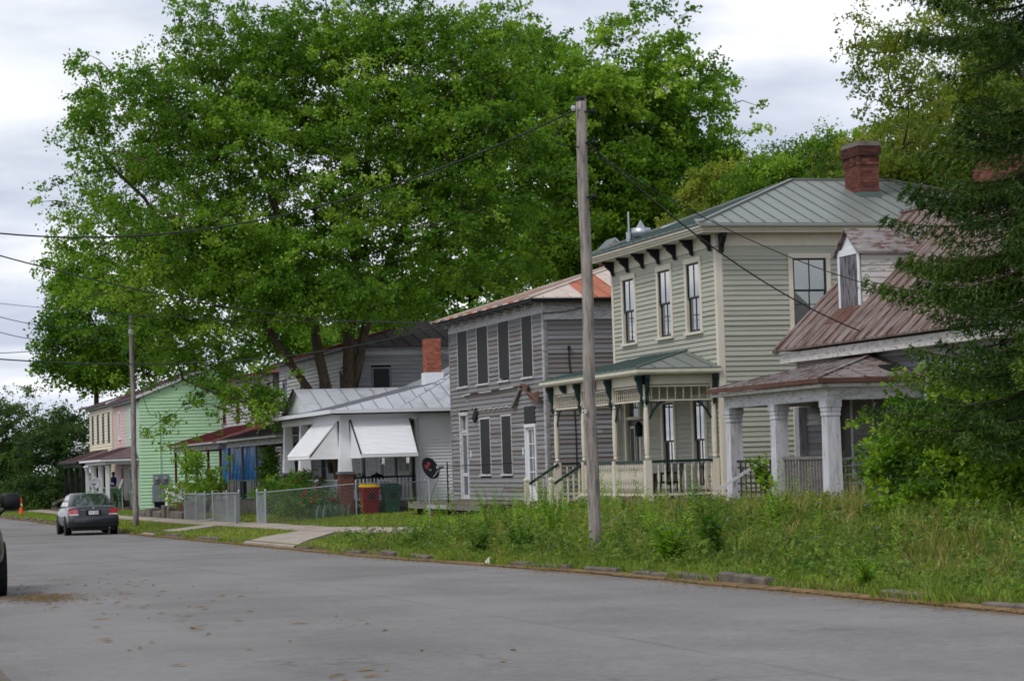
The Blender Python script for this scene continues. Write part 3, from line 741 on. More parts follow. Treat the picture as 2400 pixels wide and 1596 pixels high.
# roof vents
mb = MB(); mb.lathe([(.1, 7.2), (.1, 7.56), (.26, 7.56), (.26, 7.8), (.13, 7.8), (.0, 8.02)], (21.12, 60.5, 0), 16); put('roof_vent', mb, 'galvanised', rf, True)
mb = MB(); mb.lathe([(.07, 7.2), (.07, 7.5), (.08, 7.5), (.08, 7.7), (.025, 7.7), (.025, 8.25)], (20.82, 60.6, 0), 10); put('vent_pipe', mb, 'galvanised', rf)
mb = MB(); mb.extr([(21.75, 60.2, 7.66), (22.5, 60.2, 7.9), (22.5, 60.7, 7.98), (21.75, 60.7, 7.74)], (0, 0, .1)); put('skylight', mb, 'galvanised', rf)
# porch
PX, PF = 19.05, .66
po = put('porch', MB().box(18.92, 54.42, PF - .06, 20.88, 62.28, PF), 'old_deck', H)
mb = MB(); mb.box(18.98, 54.5, zh(58) - .2, 19.03, 62.2, PF - .07); mb.box(19.03, 54.5, zh(58) - .2, 20.88, 54.55, PF - .07); put('skirt', mb, 'cream_old', po)
mb = MB(); mb.box(18.95, 54.45, .5, 18.985, 62.25, PF - .065); put('fascia_board', mb, 'cream_old', po)
posts = [54.62, 57.0, 59.55, 61.95]
pp = [(.085, 0), (.085, .1), (.075, .1), (.075, .96), (.05, 1.0)]
sh = [(.05, 1.0), (.065, 1.04), (.05, 1.08), (.058, 1.12), (.07, 1.4), (.066, 2.0), (.055, 2.2), (.05, 2.24), (.07, 2.28), (.05, 2.32), (.05, 2.34), (.078, 2.38), (.078, 2.42)]
pm = MB(); pm.sqlathe([(.1, 0), (.1, .12), (.08, .12), (.08, .97)], (0, 0, 0)); pm.lathe(sh, (0, 0, 0), 10); pm.sqlathe([(.085, 2.42), (.085, 2.5), (.07, 2.5), (.07, 3.0)], (0, 0, 0))
pmesh = mesh_of('post', pm, 'cream')
for y in posts: inst('post', pmesh, (PX, y, PF), po)
inst('post', pmesh, (20.78, 54.62, PF), po); inst('post', pmesh, (20.78, 61.95, PF), po)
mb = MB(); mb.box(18.98, 54.55, 3.44, 19.12, 62.02, 3.68); mb.box(19.12, 54.555, 3.445, 20.88, 54.69, 3.675); put('beam', mb, 'cream', po)
bal = MB(); bal.lathe([(.02, 0), (.02, .14), (.028, .18), (.014, .26), (.03, .42), (.024, .5), (.014, .6), (.02, .63), (.02, .76)], (0, 0, 0), 7); balm = mesh_of('baluster', bal, 'cream', smooth=True)
spn = MB(); spn.lathe([(.012, 0), (.02, .05), (.009, .1), (.02, .16), (.009, .22), (.012, .3)], (0, 0, 0), 6); spm = mesh_of('spindle', spn, 'cream', smooth=True)
rail = MB(); grn = MB()
def rails(p, q, n, spind=True, balus=True, bstep=.125, sstep=.14):
    p, q = Vector(p), Vector(q); L = (q - p).length; u = (q - p) / L
    if balus:
        m1 = MB(); m1.bar(p + u * .08 + Vector((0, 0, 1.60)), q - u * .08 + Vector((0, 0, 1.60)), .08, .06); put('handrail', m1, 'forest', po)
        m1 = MB(); m1.bar(p + u * .08 + Vector((0, 0, .8)), q - u * .08 + Vector((0, 0, .8)), .06, .05); put('bottom_rail', m1, 'cream', po)
        k = int((L - .2) / bstep)
        for i in range(k + 1):
            b = p + u * (.1 + (L - .2) * i / k); inst('baluster', balm, (b.x, b.y, .815), po)
    if spind:
        for zz_ in (3.06, 3.4):
            m1 = MB(); m1.bar(p + u * .06 + Vector((0, 0, zz_)), q - u * .06 + Vector((0, 0, zz_)), .05, .04); put('spindle_rail', m1, 'cream', po)
        k = int((L - .3) / sstep)
        for i in range(k + 1):
            b = p + u * (.15 + (L - .3) * i / k); inst('spindle', spm, (b.x, b.y, 3.08), po)
rails((PX, 54.62, 0), (PX, 57.0, 0), 0); rails((PX, 57.0, 0), (PX, 59.55, 0), 0); rails((PX, 59.55, 0), (PX, 61.95, 0), 0, True, False)
rails((PX, 54.62, 0), (20.78, 54.62, 0), 0, True, True, .165, .19); rails((PX, 61.95, 0), (20.78, 61.95, 0), 0, True, True, .165, .19)
pw = Wall('W', 18.98, 62.02, 7.5)
for y in posts + [55.8 + 2.45, 60.75]:
    pr = [(0, 3.66), (.2, 3.66), (.2, 3.58), (.15, 3.5), (.13, 3.36), (.06, 3.2), (.07, 3.06), (.02, 2.95), (0, 2.93)] if y in posts else [(0, 3.66), (.2, 3.66), (.2, 3.6), (.14, 3.52), (.1, 3.46), (0, 3.44)]
    put('bracket', prof_extr(pw, pr, 62.02 - y - .04, 62.02 - y + .04, MB()), 'forest', po)
pS = Wall('S', 54.55, PX, 2)
put('bracket', prof_extr(pS, [(0, 3.66), (.2, 3.66), (.2, 3.58), (.15, 3.5), (.13, 3.36), (.06, 3.2), (.07, 3.06), (0, 2.95)], -.04, .04, MB()), 'forest', po)
put('bracket', prof_extr(pS, [(0, 3.66), (.2, 3.66), (.2, 3.58), (.15, 3.5), (.13, 3.36), (.06, 3.2), (.07, 3.06), (0, 2.95)], 1.69, 1.77, MB()), 'forest', po)
def fret(c, du):
    """openwork corner bracket below the spindle rail"""
    mb = MB(); c = Vector(c); u = Vector(du)
    pts = [c + u * (.07 + .42 * t) + Vector((0, 0, -.42 * (1 - t) ** 2)) for t in [i / 6 for i in range(7)]]
    for a_, b_ in zip(pts[:-1], pts[1:]): mb.bar(a_, b_, .03, .05)
    for t in (1, 3, 5): mb.bar(pts[t], (pts[t].x, pts[t].y, c.z), .02, .025)
    mb.bar(c + u * .07, c + u * .5, .03, .03); put('fretwork', mb, 'forest', po)
for y in posts:
    if y > 54.7: fret((PX, y, 3.03), (0, -1, 0))
    if y < 61.9: fret((PX, y, 3.03), (0, 1, 0))
fret((PX, 54.62, 3.03), (1, 0, 0)); fret((20.78, 54.62, 3.03), (-1, 0, 0))
# porch roof
a_, b_, c_, d_ = (18.72, 54.26, 3.8), (20.88, 54.26, 3.8), (20.88, 56.6, 4.3), (20.88, 60.0, 4.3); f_, g_ = (18.72, 62.36, 3.8), (20.88, 62.36, 3.8)
pr_ = put('porch_roof', MB().poly(a_, b_, c_).poly(f_, a_, c_, d_).poly(g_, f_, d_), 'roof_green', H)
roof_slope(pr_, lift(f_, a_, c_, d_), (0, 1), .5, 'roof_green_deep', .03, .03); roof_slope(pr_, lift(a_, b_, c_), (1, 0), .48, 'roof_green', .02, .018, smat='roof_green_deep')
mb = MB(); mb.bar(Vector(a_) + Vector((0, 0, .05)), Vector(c_) + Vector((0, 0, .05)), .06, .04); mb.bar((20.84, 56.6, 4.33), (20.84, 60, 4.33), .08, .05); put('hip_cap', mb, 'roof_green_deep', pr_)
mb = MB(); mb.box(18.76, 54.3, 3.68, 20.88, 62.32, 3.72); mb.box(18.72, 54.26, 3.72, 20.88, 62.36, 3.795); put('porch_eave', mb, 'cream_old', pr_)
# steps with railings
st = put('porch_steps', MB().box(18.88, 59.65, .2, 18.92, 61.85, .6), 'cream_old', H)
for i in range(4):
    put('step', MB().box(18.62 - i * .27, 59.68, zh(60) - .1, 18.9 - i * .27, 61.82, PF - .13 * (i + 1)), 'old_deck', st)
for y in (59.62, 61.88):
    mb = MB(); mb.sqlathe([(.055, 0), (.055, .95)], (18.15, y, zh(60) - .1)); mb.sqlathe([(.07, .95), (.07, 1.0), (.02, 1.06)], (18.15, y, zh(60) - .1)); put('newel_post', mb, 'cream', st)
    put('handrail', MB().bar((PX, y, 1.6), (18.1, y, 1.02), .07, .06), 'forest', st); put('bottom_rail', MB().bar((PX, y, .85), (18.15, y, .3), .05, .05), 'cream', st)
    for i in range(1, 6):
        t = i / 6; put('baluster', MB().box(PX - .9 * t - .018, y - .018, .85 - .55 * t, PX - .9 * t + .018, y + .018, 1.58 - .57 * t), 'cream', st)
mb = MB(); mb.sqlathe([(.09, -.5), (.09, .02)], (PX, 61.95, PF)); put('post_foot', mb, 'cream', po)
# ================================================================= weathered grey house, windows boarded black
GB = ['grey_board', 'grey_board', 'grey_board_b', 'grey_board_b', 'grey_board_c']
H = root('weathered_house', (26, 74, zh(74)), 'abandoned two-storey house of bare grey boards with black boarded-up windows', 'house')
gW = Wall('W', XF, 80.1, 11.15); gS = Wall('S', 68.95, XF, 10)
wl = put('wall', MB().box(XF + .5, 69.4, .1, 31, 80.0, 6.5), 'dark_interior', H)
UPW = [(1.1, 2.36), (3.6, 4.9), (6.2, 7.42), (8.88, 9.98)]
op = [(a - .06, b + .06, 4.22, 6.3) for a, b in UPW] + [(1.1, 2.2, .4, 3.45), (3.67, 4.95, 1.27, 3.2), (6.24, 7.44, 1.27, 3.22), (8.9, 10.1, .4, 3.38)]
siding(wl, gW, .08, 11.05, .5, 6.12, .142, op, GB, .042, .008, .5)
siding(wl, gS, .1, 10, .5, 5.92, .142, [(5.4, 6.2, .6, 3.4)], ['grey_board', 'grey_board_b', 'grey_board_c', 'grey_board_c'], .038, .007, .6)
mb = MB(); gW.box(mb, 11.05, 11.18, -.1, .045, .5, 6.14); put('corner_board', mb, 'white_grey_board', H)
mb = MB(); gS.box(mb, 0, .1, -.1, .036, .5, 5.92); put('corner_board', mb, 'grey_board', H)
mb = MB(); gW.box(mb, -.02, .08, -.1, .045, .5, 6.14); put('corner_board', mb, 'grey_board', H)
mb = MB(); gW.box(mb, -.03, 11.2, -.05, .05, 6.13, 6.24); gW.box(mb, -.03, 11.2, -.05, .03, 6.24, 6.5); put('frieze', mb, 'peeling_trim', H)
mb = MB(); gS.box(mb, 0, 10, -.05, .035, 5.92, 6.08); gS.box(mb, 0, 10, -.05, .028, 6.08, 6.22); gS.box(mb, 0, 10, -.05, .04, 6.22, 6.5); put('frieze', mb, 'peeling_trim', H)
for i in range(11):
    a = .15 + i * 1.08; m = MB(); gW.box(m, a - .06, a + .06, .03, .36, 6.42, 6.5); gW.box(m, a - .045, a + .045, .03, .2, 6.33, 6.42); put('bracket', m, 'peeling_trim', H)
for (a, b), sk in zip(UPW, (0, .012, .05, 0)): boarded(H, gW, a, b, 4.28, 6.16, skew=sk, w=.05, cut=.06 if sk > .03 else 0)
boarded(H, gW, 3.73, 4.89, 1.33, 3.12, skew=.01, w=.06); boarded(H, gW, 6.3, 7.38, 1.33, 3.15, skew=.015, w=.06, cut=.03)
boarded(H, gS, 5.46, 6.14, .8, 3.3, w=.05)
# screen door
mb = MB(); casing(mb, gW, 1.12, 2.18, .5, 3.42, .12, sill=False); gW.box(mb, 1.24, 2.06, -.06, .02, 2.72, 2.82); put('door_frame', mb, 'peeling_trim', H)
d_ = put('door', (lambda m: (gW.box(m, 1.24, 1.31, -.05, 0, .5, 2.72), gW.box(m, 1.99, 2.06, -.05, 0, .5, 2.72), gW.box(m, 1.31, 1.99, -.05, 0, 1.26, 1.38), gW.box(m, 1.31, 1.99, -.05, 0, .5, .64), gW.box(m, 1.31, 1.99, -.05, 0, 2.64, 2.72)) and m)(MB()), 'peeling_trim', H)
m = MB(); gW.box(m, 1.3, 2.0, -.04, -.03, .6, 2.66); put('screen', m, 'slate', d_)
m = MB(); gW.box(m, 1.24, 2.06, -.08, -.07, 2.82, 3.3); put('transom', m, 'pane', H)
m = MB(); gW.box(m, 1.62, 1.67, -.06, -.03, 2.82, 3.3); put('transom_bar', m, 'peeling_trim', H)
# french door under a boarded transom
mb = MB(); casing(mb, gW, 8.92, 10.08, .5, 2.84, .1, sill=False); put('door_frame', mb, 'white', H)
m = MB(); gW.box(m, 8.94, 10.06, .0, .045, 2.84, 3.38); put('boarded_transom', m, 'near_black', H)
m = MB(); gW.box(m, 9.02, 9.14, -.08, -.02, .5, 2.74); gW.box(m, 9.86, 9.98, -.08, -.02, .5, 2.74); gW.box(m, 9.14, 9.86, -.08, -.02, .5, .95); gW.box(m, 9.14, 9.86, -.08, -.02, 2.66, 2.74)
for i in range(1, 4): gW.box(m, 9.14, 9.86, -.075, -.025, .95 + i * .4275 - .015, .95 + i * .4275 + .015)
gW.box(m, 9.485, 9.515, -.073, -.027, .95, 2.66); d_ = put('door', m, 'white', H)
for i in range(4):
    for j in range(2):
        m = MB(); gW.box(m, 9.14 + .36 * j, 9.5 + .36 * j, -.055, -.05, .95 + i * .4275, .95 + (i + 1) * .4275); put('pane', m, 'pane', d_)
for a in (2.5, 8.7): m = MB(); gW.box(m, a - .06, a + .06, .02, .05, 1.9, 2.12); put('paper_notice', m, 'paper', H)
# what is left of the lost porch roof
m = MB()
pts = [gW.pt(1.8 + 7.2 * t, .05, 3.98 + .05 * t + random.uniform(-.012, .012)) for t in [i / 14 for i in range(15)]]
for i, (p, q) in enumerate(zip(pts[:-1], pts[1:])): m.cur = 1 if i % 5 in (2, 3) else 0; m.bar(p, q, .1, .035)
put('roof_flashing', m, ['peeling_trim', 'rust_edge'], H)
m = MB(); m.extr([gW.pt(8.6, .04, 4.1), gW.pt(9.6, .06, 4.02), gW.pt(9.95, .25, 3.8), gW.pt(10.4, .1, 3.72), gW.pt(11.1, .2, 3.78), gW.pt(11.1, .2, 3.38), gW.pt(10.2, .2, 3.58), gW.pt(9.3, .1, 3.9)], (-.03, 0, .02)); put('hanging_rusty_metal', m, 'rust_edge', H)
m = MB(); m.bar(gW.pt(8.7, .08, 3.95), gW.pt(7.9, .12, 3.4), .08, .12); put('loose_rafter', m, 'grey_board_c', H)
m = MB(); m.bar(gW.pt(3.5, .06, 3.45), gW.pt(3.25, .12, 3.1), .06, .22); put('loose_rafter', m, 'near_black', H)
m = MB(); m.bar(gW.pt(1.9, .05, 3.9), gW.pt(2.9, .05, 3.5), .04, .05); put('loose_rafter', m, 'grey_board_b', H)
m = MB()
for i in range(7): m.bar(gW.pt(3.6 + i * .62, .04, 3.42 + .01 * (i % 3)), gW.pt(4.1 + i * .62, .04, 3.45), .05, .05)
put('nailing_strip', m, 'white_grey_board', H)
m = MB(); m.tube([gS.pt(.75, .05, 5.0), gS.pt(.75, .05, 4.6), gS.pt(.85, .05, 3.9), gS.pt(.9, .04, 2.5), gS.pt(.9, .04, 1.2)], .02, 6); m.lathe([(.03, 5.0), (.05, 5.02), (.05, 5.1), (.02, 5.13)], gS.pt(.75, .08, 0), 8); put('service_conduit', m, 'cable', H)
# roof, sheets alternately pale and rust orange
Ea = (20.35, 68.45, 6.52); Eb = (32.5, 68.45, 6.52); Ec = (32.5, 80.6, 6.52); Ed = (20.35, 80.6, 6.52); Ap = (26.43, 74.52, 8.4)
rf = put('roof', MB().poly(Ea, Eb, Ap).poly(Eb, Ec, Ap).poly(Ec, Ed, Ap).poly(Ed, Ea, Ap), 'roof_pale', H)
seq = ['roof_pale', 'roof_pale', 'roof_pale', 'roof_pale', 'roof_orange', 'roof_orange', 'roof_orange', 'roof_pale', 'roof_pale', 'roof_pale', 'roof_orange', 'roof_orange']
roof_slope(rf, lift(Ea, Eb, Ap), (1, 0), .42, seq, .02, .03); roof_slope(rf, lift(Ed, Ea, Ap), (0, 1), .6, ['roof_pale', 'rust_roof_grey', 'roof_pale', 'roof_orange'], .02, .03)
m = MB()
for p in (Ea, Ed): m.bar(Vector(p) + Vector((0, 0, .05)), Vector(Ap) + Vector((0, 0, .05)), .14, .04)
put('hip_cap', m, 'roof_pale', rf)
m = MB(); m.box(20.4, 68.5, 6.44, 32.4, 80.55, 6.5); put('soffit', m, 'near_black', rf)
cm = root('metal_capped_chimney', (25.85, 77.3, 7.6), 'brick chimney with gabled sheet-metal cap behind the weathered house roof', 'chimney')
brickwork(cm, 25.55, 77.0, 26.25, 77.6, 7.3, 8.72, 'brick_soot', False, .075, .2, 'mortar')
m = MB(); m.extr([(25.45, 76.9, 8.72), (25.9, 76.9, 9.15), (25.95, 76.9, 9.15), (26.4, 76.9, 8.72), (26.35, 76.9, 8.72), (25.92, 76.9, 9.1), (25.5, 76.9, 8.72)], (0, .85, 0)); put('chimney_cap', m, 'galvanised', cm)
# bare deck on brick piers
dk = put('deck', MB().box(18.95, 69.4, .34, 20.86, 78.4, .42), 'old_deck', H)
for i in range(10):
    put('deck_plank', MB().box(18.86, 69.35 + i * .905, .425, 20.86, 69.35 + (i + 1) * .905 - .015, .47 + random.uniform(-.012, .012)), 'old_deck', dk)
put('rim_board', MB().box(18.86, 69.4, .27, 18.93, 78.4, .42), 'grey_board_c', dk)
for y in (69.6, 72.4, 75.4, 78.1):
    brickwork(dk, 18.98, y - .2, 19.4, y + .2, -.1, .34, 'brick', False)
m = MB(); m.box(18.82, 73.2, .29, 18.855, 75.6, .41); put('patch_board', m, 'white_grey_board', dk)
put('crawlspace_shade', MB().box(19.9, 69.5, -.1, 20.8, 78.3, .34), 'dark_interior', dk)  # near-black block under the deck; the shade there is painted as its colour

# ================================================================= dilapidated house with dormers and square porch columns
H = root('dilapidated_house', (23, 46.5, zh(46)), 'dilapidated white house with rusty steep roof, dormers and square porch columns', 'house')
hW = Wall('W', XF, 49.6, 9.6); hS = Wall('S', 40.0, XF, 5.6)
put('wall', MB().box(XF + .14, 40.15, .3, 26.5, 49.4, 3.9), 'dark_interior', H)
wl = [o for o in COL.objects if o.parent == H][0]
siding(wl, hW, 6.55, 9.5, .6, 3.75, .13, [], ['peeling_white', 'white_grey_board'], .034, .004)
siding(wl, hW, .12, 6.4, .6, 3.75, .13, [(1.9, 2.95, .6, 2.95), (3.9, 4.9, 1.0, 2.9)], ['grey_board_c', 'white_grey_board', 'grey_board'], .034, .004)  # greyer boards than the open front: porch shade put into their colour
siding(wl, hS, .1, 5.6, .6, 4.0, .13, [], ['peeling_white', 'white_grey_board'], .034, .004)
mb = MB(); hW.box(mb, 0, .12, -.1, .05, .6, 3.72); put('corner_board', mb, 'peeling_column', H)
mb = MB(); hW.box(mb, 6.4, 6.55, -.1, .05, .6, 3.72); put('corner_board', mb, 'peeling_trim', H)
mb = MB(); casing(mb, hW, 1.9, 2.95, .6, 2.95, .12, sill=False); put('door_frame', mb, 'peeling_trim', H)
mb = MB(); hW.box(mb, 2.02, 2.83, -.1, -.05, .6, 2.83); put('door', mb, 'chair_brown', H)
boarded(H, hW, 3.98, 4.82, 1.05, 2.8, 'peeling_trim', 'plywood_grey')
mb = MB(); hW.box(mb, 1.5, 1.72, .025, .032, 1.95, 2.2); put('paper_notice', mb, 'notice_red', H)
# eave, roof, gables
mb = MB(); mb.add([hW.pt(-.12, .38, 3.68), hW.pt(9.8, .38, 3.68), hW.pt(9.8, .38, 3.9), hW.pt(-.12, .38, 3.9), hW.pt(-.12, 0, 3.68), hW.pt(9.8, 0, 3.68), hW.pt(9.8, 0, 3.9), hW.pt(-.12, 0, 3.9)], [(0, 1, 2, 3), (7, 6, 5, 4), (0, 4, 5, 1), (3, 2, 6, 7), (0, 3, 7, 4), (1, 5, 6, 2)]); put('eave', mb, 'peeling_white', H)
zr0, zr1, xr0, xr1 = 3.95, 7.02, 20.42, 23.7
a_, b_, c_, d_ = (xr0, 49.85, zr0), (xr0, 39.7, zr0), (xr1, 39.7, zr1), (xr1, 49.85, zr1)
rf = put('roof', MB().extr([a_, (xr1, 49.85, zr1), (26.98, 49.85, zr0)], (0, -10.1, 0)), 'peeling_white', H)
nl = Vector((-.68, 0, .73)) * .045
roof_slope(rf, [tuple(Vector(p) + nl + Vector((0, 0, .0))) for p in (a_, b_, c_, d_)], (0, 1), .52, 'rust_roof', .03, .03, t=.04)
m = MB(); m.bar((xr1, 49.9, zr1 + .06), (xr1, 39.65, zr1 + .06), .16, .06); put('ridge_cap', m, 'rust_roof_grey', rf)
m = MB(); m.bar(Vector(a_) + Vector((0, .0, -.06)), Vector(d_) + Vector((0, 0, -.06)), .05, .14); put('rake_board', m, 'peeling_white', rf)
def dormer(y0, y1, label=None):
    x0 = 21.25; zt, zb_, zp = 5.9, 4.72, 6.46; ym = (y0 + y1) / 2
    xa = 20.42 + (zt - zr0) / (zr1 - zr0) * 3.28; xp = 20.42 + (zp - zr0) / (zr1 - zr0) * 3.28
    mb = MB(); mb.extr([(x0, y0, zb_), (x0, y0, zt), (x0, ym, zp - .06), (x0, y1, zt), (x0, y1, zb_)], (.05, 0, 0)); d = put('dormer', mb, 'white', H)
    for s, yy_ in ((-1, y0), (1, y1)):
        mb = MB(); mb.extr([(x0 + .052, yy_ - .004 * s, zb_ - .05), (x0 + .052, yy_ - .004 * s, zt), (xa + .1, yy_ - .004 * s, zt)], (0, .03 * -s, 0)); put('cheek_wall', mb, 'peeling_white', d)
        if s < 0:
            w = Wall('S', y0, x0, 2); z = zb_
            while z < zt - .02:
                zz0 = z; xe = x0 + .02 + (zz0 - zb_ + .1) / (zt - zb_) * (xa - x0)
                inst('siding_board', board_mesh('peeling_white', .13, .02), w.pt(.02, 0, z), d, 0, (max(.1, xe - x0 - .02), 1, 1)); z += .13
    mb = MB(); mb.box(x0 - .03, y0 + .0, zb_ - .02, x0 + .02, y0 + .1, zt); mb.box(x0 - .03, y1 - .1, zb_ - .02, x0 + .02, y1, zt); mb.box(x0 - .035, y0, zt - .02, x0 + .02, y1, zt + .12); put('casing', mb, 'white', d)
    mb = MB(); mb.box(x0 - .02, y0 + .1, zb_, x0 + .01, y1 - .1, zt - .02); put('board_panel', mb, 'plywood_grey', d)
    for s, yy_ in ((-1, y0 - .1), (1, y1 + .1)):
        mb = MB(); mb.slab([(x0 - .1, yy_, zt + .02), (x0 - .1, ym, zp), (xp + .1, ym, zp), (xa + .05, yy_, zt + .02)][::s], .05); put('dormer_roof', mb, 'rust_roof_grey' if s < 0 else 'rust_roof', d)
    mb = MB(); mb.extr([(x0 - .35, y0, zb_ - .3), (x0, y0, zb_ + .03), (x0, y1, zb_ + .03), (x0 - .35, y1, zb_ - .3)], (-.03, 0, .03)); put('apron_flashing', mb, 'rust_edge', d)
dormer(46.87, 47.98)
ch = put('chimney', MB().box(23.45, 45.0, 6.2, 24.35, 45.8, 6.9), 'mortar', H); brickwork(ch, 23.42, 44.97, 24.38, 45.83, 6.5, 7.75, ['brick'], True, .075, .22)
# porch
po = put('porch', MB().box(18.7, 43.3, .52, 20.88, 49.0, .62), 'old_deck', H)
for y in (43.55, 46.2, 48.75):
    mb = MB(); mb.sqlathe([(.165, 0), (.165, .12), (.15, .14), (.135, 1.78), (.15, 1.78), (.15, 1.82), (.14, 1.83), (.155, 1.88), (.155, 1.93), (.17, 1.95), (.17, 2.08)], (19.0, y, .62)); put('column', mb, 'peeling_column', po)
mb = MB(); mb.sqlathe([(.12, 0), (.12, 2.08)], (20.82, 49.3, .62)); put('pilaster', mb, 'peeling_column', po)
mb = MB(); mb.box(18.86, 43.38, 2.7, 19.16, 48.95, 2.95); mb.box(19.16, 43.39, 2.705, 20.88, 43.66, 2.945); mb.box(19.16, 48.7, 2.705, 20.88, 48.94, 2.945); put('beam', mb, 'peeling_trim', po)
mb = MB(); mb.box(18.66, 43.2, 2.95, 20.88, 49.15, 3.02); put('porch_eave', mb, 'peeling_white', po)
a_, b_, c_, d_ = (18.6, 43.14, 3.1), (20.88, 43.14, 3.1), (20.88, 45.5, 3.64), (20.88, 46.9, 3.64); f_, g_ = (18.6, 49.2, 3.1), (20.88, 49.2, 3.1)
pr_ = put('porch_roof', MB().poly(a_, b_, c_).poly(f_, a_, c_, d_).poly(g_, f_, d_), 'rust_roof_grey', H)
roof_slope(pr_, lift(f_, a_, c_, d_), (0, 1), .5, 'rust_roof_grey', .02, .03)
roof_slope(pr_, lift(a_, b_, c_), (1, 0), .5, 'rust_roof_grey', .02, .03)
mb = MB(); mb.box(18.57, 43.11, 3.03, 18.62, 49.23, 3.12); mb.box(18.62, 43.11, 3.03, 20.88, 43.16, 3.12); put('metal_edge', mb, 'rust_edge', pr_)
mb = MB(); mb.bar(Vector(a_) + Vector((0, 0, .05)), Vector(c_) + Vector((0, 0, .05)), .1, .04); put('hip_cap', mb, 'rust_roof_grey', pr_)
put('roof_hole_patch', MB().slab([(20.3, 43.6, 3.265), (20.75, 43.75, 3.31), (20.7, 44.2, 3.41), (20.3, 44.1, 3.39)], .02), 'dark_interior', pr_)  # flat near-black patch; the darkness of the hole is only its colour
# lattice and slatted railings
lt = put('lattice_railing', MB().box(18.96, 46.4, 1.52, 19.04, 48.55, 1.58), 'chair_brown', po)
for i in range(8): put('slat', MB().box(18.99, 46.45 + i * .28, .62, 19.01, 46.49 + i * .28, 1.52), 'chair_brown', lt)
for i in range(5): put('slat', MB().box(18.97, 46.4, .72 + i * .17, 18.987, 48.55, .755 + i * .17), 'chair_brown', lt)
sr = put('slat_railing', MB().box(18.96, 43.75, 1.56, 19.04, 46.0, 1.62), 'grey_board_c', po)
for i in range(15): put('slat', MB().box(18.98, 43.8 + i * .15, .66, 19.01, 43.85 + i * .15, 1.56), 'grey_board_c', sr)
lt = put('lattice_railing', MB().box(19.2, 43.5, 1.52, 20.85, 43.57, 1.58), 'grey_trim', po)
for i in range(9): put('slat', MB().box(19.25 + i * .19, 43.52, .62, 19.28 + i * .19, 43.54, 1.52), 'grey_trim', lt)
for i in range(5): put('slat', MB().box(19.2, 43.505, .72 + i * .17, 20.85, 43.518, .75 + i * .17), 'grey_trim', lt)
mb = MB(); mb.bar((18.9, 46.9, 1.55), (17.9, 47.1, .95), .05, .06); put('stair_rail', mb, 'peeling_trim', po)
for i in range(3): put('step', MB().box(18.4 - i * .3, 46.5, zh(46) - .1, 18.7 - i * .3, 47.7, .5 - i * .14 + .1), 'stone', po)

# ================================================================= white bungalow with awnings
H = root('white_bungalow', (22, 89, 0), 'white bungalow with silver metal roof, brick porch piers and white metal awnings', 'house')
bS = Wall('S', 84.0, 20.55, 9); bW = Wall('W', 20.55, 95, 11)
put('wall', MB().box(20.65, 84.1, -.1, 29.5, 95, 3.6), 'dark_interior', H)
siding(H, bS, .1, 9, .42, 3.55, .115, [], 'white_vinyl', .036, joined='siding')
siding(H, bW, 0, 10.9, .42, 3.5, .115, [(2.0, 3.0, .5, 2.7), (5.2, 6.2, 1.0, 2.6), (7.6, 8.4, .5, 2.7), (9.2, 10.2, 1.0, 2.6)], 'white_grey_board', .035, joined='siding')
mb = MB(); bS.box(mb, -.02, .1, -.1, .035, .3, 3.6); put('corner_board', mb, 'white', H)
put('foundation', MB().box(20.6, 84.04, -.3, 29.5, 95, .42), 'stone', H)
window(H, bW, 5.2, 6.2, 1.0, 2.6, .1, 'white', 'white', fill='curtain'); window(H, bW, 9.2, 10.2, 1.0, 2.6, .1, 'white', 'white', fill='curtain')
for a, b in ((2.0, 3.0), (7.6, 8.4)):
    mb = MB(); casing(mb, bW, a, b, .5, 2.7, .1, sill=False); put('door_frame', mb, 'white', H)
    mb = MB(); bW.box(mb, a + .1, b - .1, -.08, -.04, .5, 2.6); put('door', mb, 'near_black', H)
mb = MB(); mb.tube([bS.pt(-.35, .3, 3.62), bS.pt(-.12, .18, 3.55), bS.pt(-.02, .1, 3.35), bS.pt(.03, .08, 3.2), bS.pt(.03, .08, .35)], .045, 8); put('downspout', mb, 'white', H)
# porch
po = put('porch', MB().box(17.7, 83.85, .25, 20.6, 94.9, .4), 'stone', H)
for y, nm in ((84.0, 1), (91.4, 2), (94.7, 3)):
    pier = put('pier', MB().box(17.66, y - .28, 1.44, 18.22, y + .28, 1.54), 'slate', po)
    brickwork(pier, 17.7, y - .24, 18.18, y + .24, -.25, 1.44, 'brick', False, .075, .2)
    mb = MB(); mb.sqlathe([(.22, 1.54), (.14, 3.36), (.16, 3.36), (.16, 3.42)], (17.94, y, 0)); put('tapered_column', mb, 'white', po)
brickwork(put('pier', MB().box(17.1, 87.9, .62, 17.5, 88.3, .68), 'slate', po), 17.12, 87.92, 17.48, 88.28, -.3, .62, 'brick', False)
mb = MB(); mb.box(17.76, 83.82, 3.35, 18.14, 94.95, 3.62); mb.box(18.14, 83.84, 3.352, 20.6, 84.18, 3.618); put('beam', mb, 'white', po)
rl = put('railing', MB().box(18.25, 83.98, 1.28, 20.5, 84.05, 1.34), 'near_black', po); put('bottom_rail', MB().box(18.25, 83.98, .5, 20.5, 84.05, .55), 'white', rl)
for i in range(17): put('baluster', MB().box(18.3 + i * .132, 84.0, .55, 18.36 + i * .132, 84.04, 1.28), 'white', rl)
m = MB(); m.box(19.15, 83.95, .62, 19.6, 83.99, 1.22); put('patterned_panel', m, 'white', rl)
for i in range(3):
    for j in range(3): m = MB(); m.box(19.19 + i * .13, 83.94, .7 + j * .17, 19.27 + i * .13, 83.949, .81 + j * .17); put('tile', m, 'near_black', rl)
rl = put('railing', MB().box(17.9, 84.3, 1.2, 17.98, 91.1, 1.26), 'white', po)
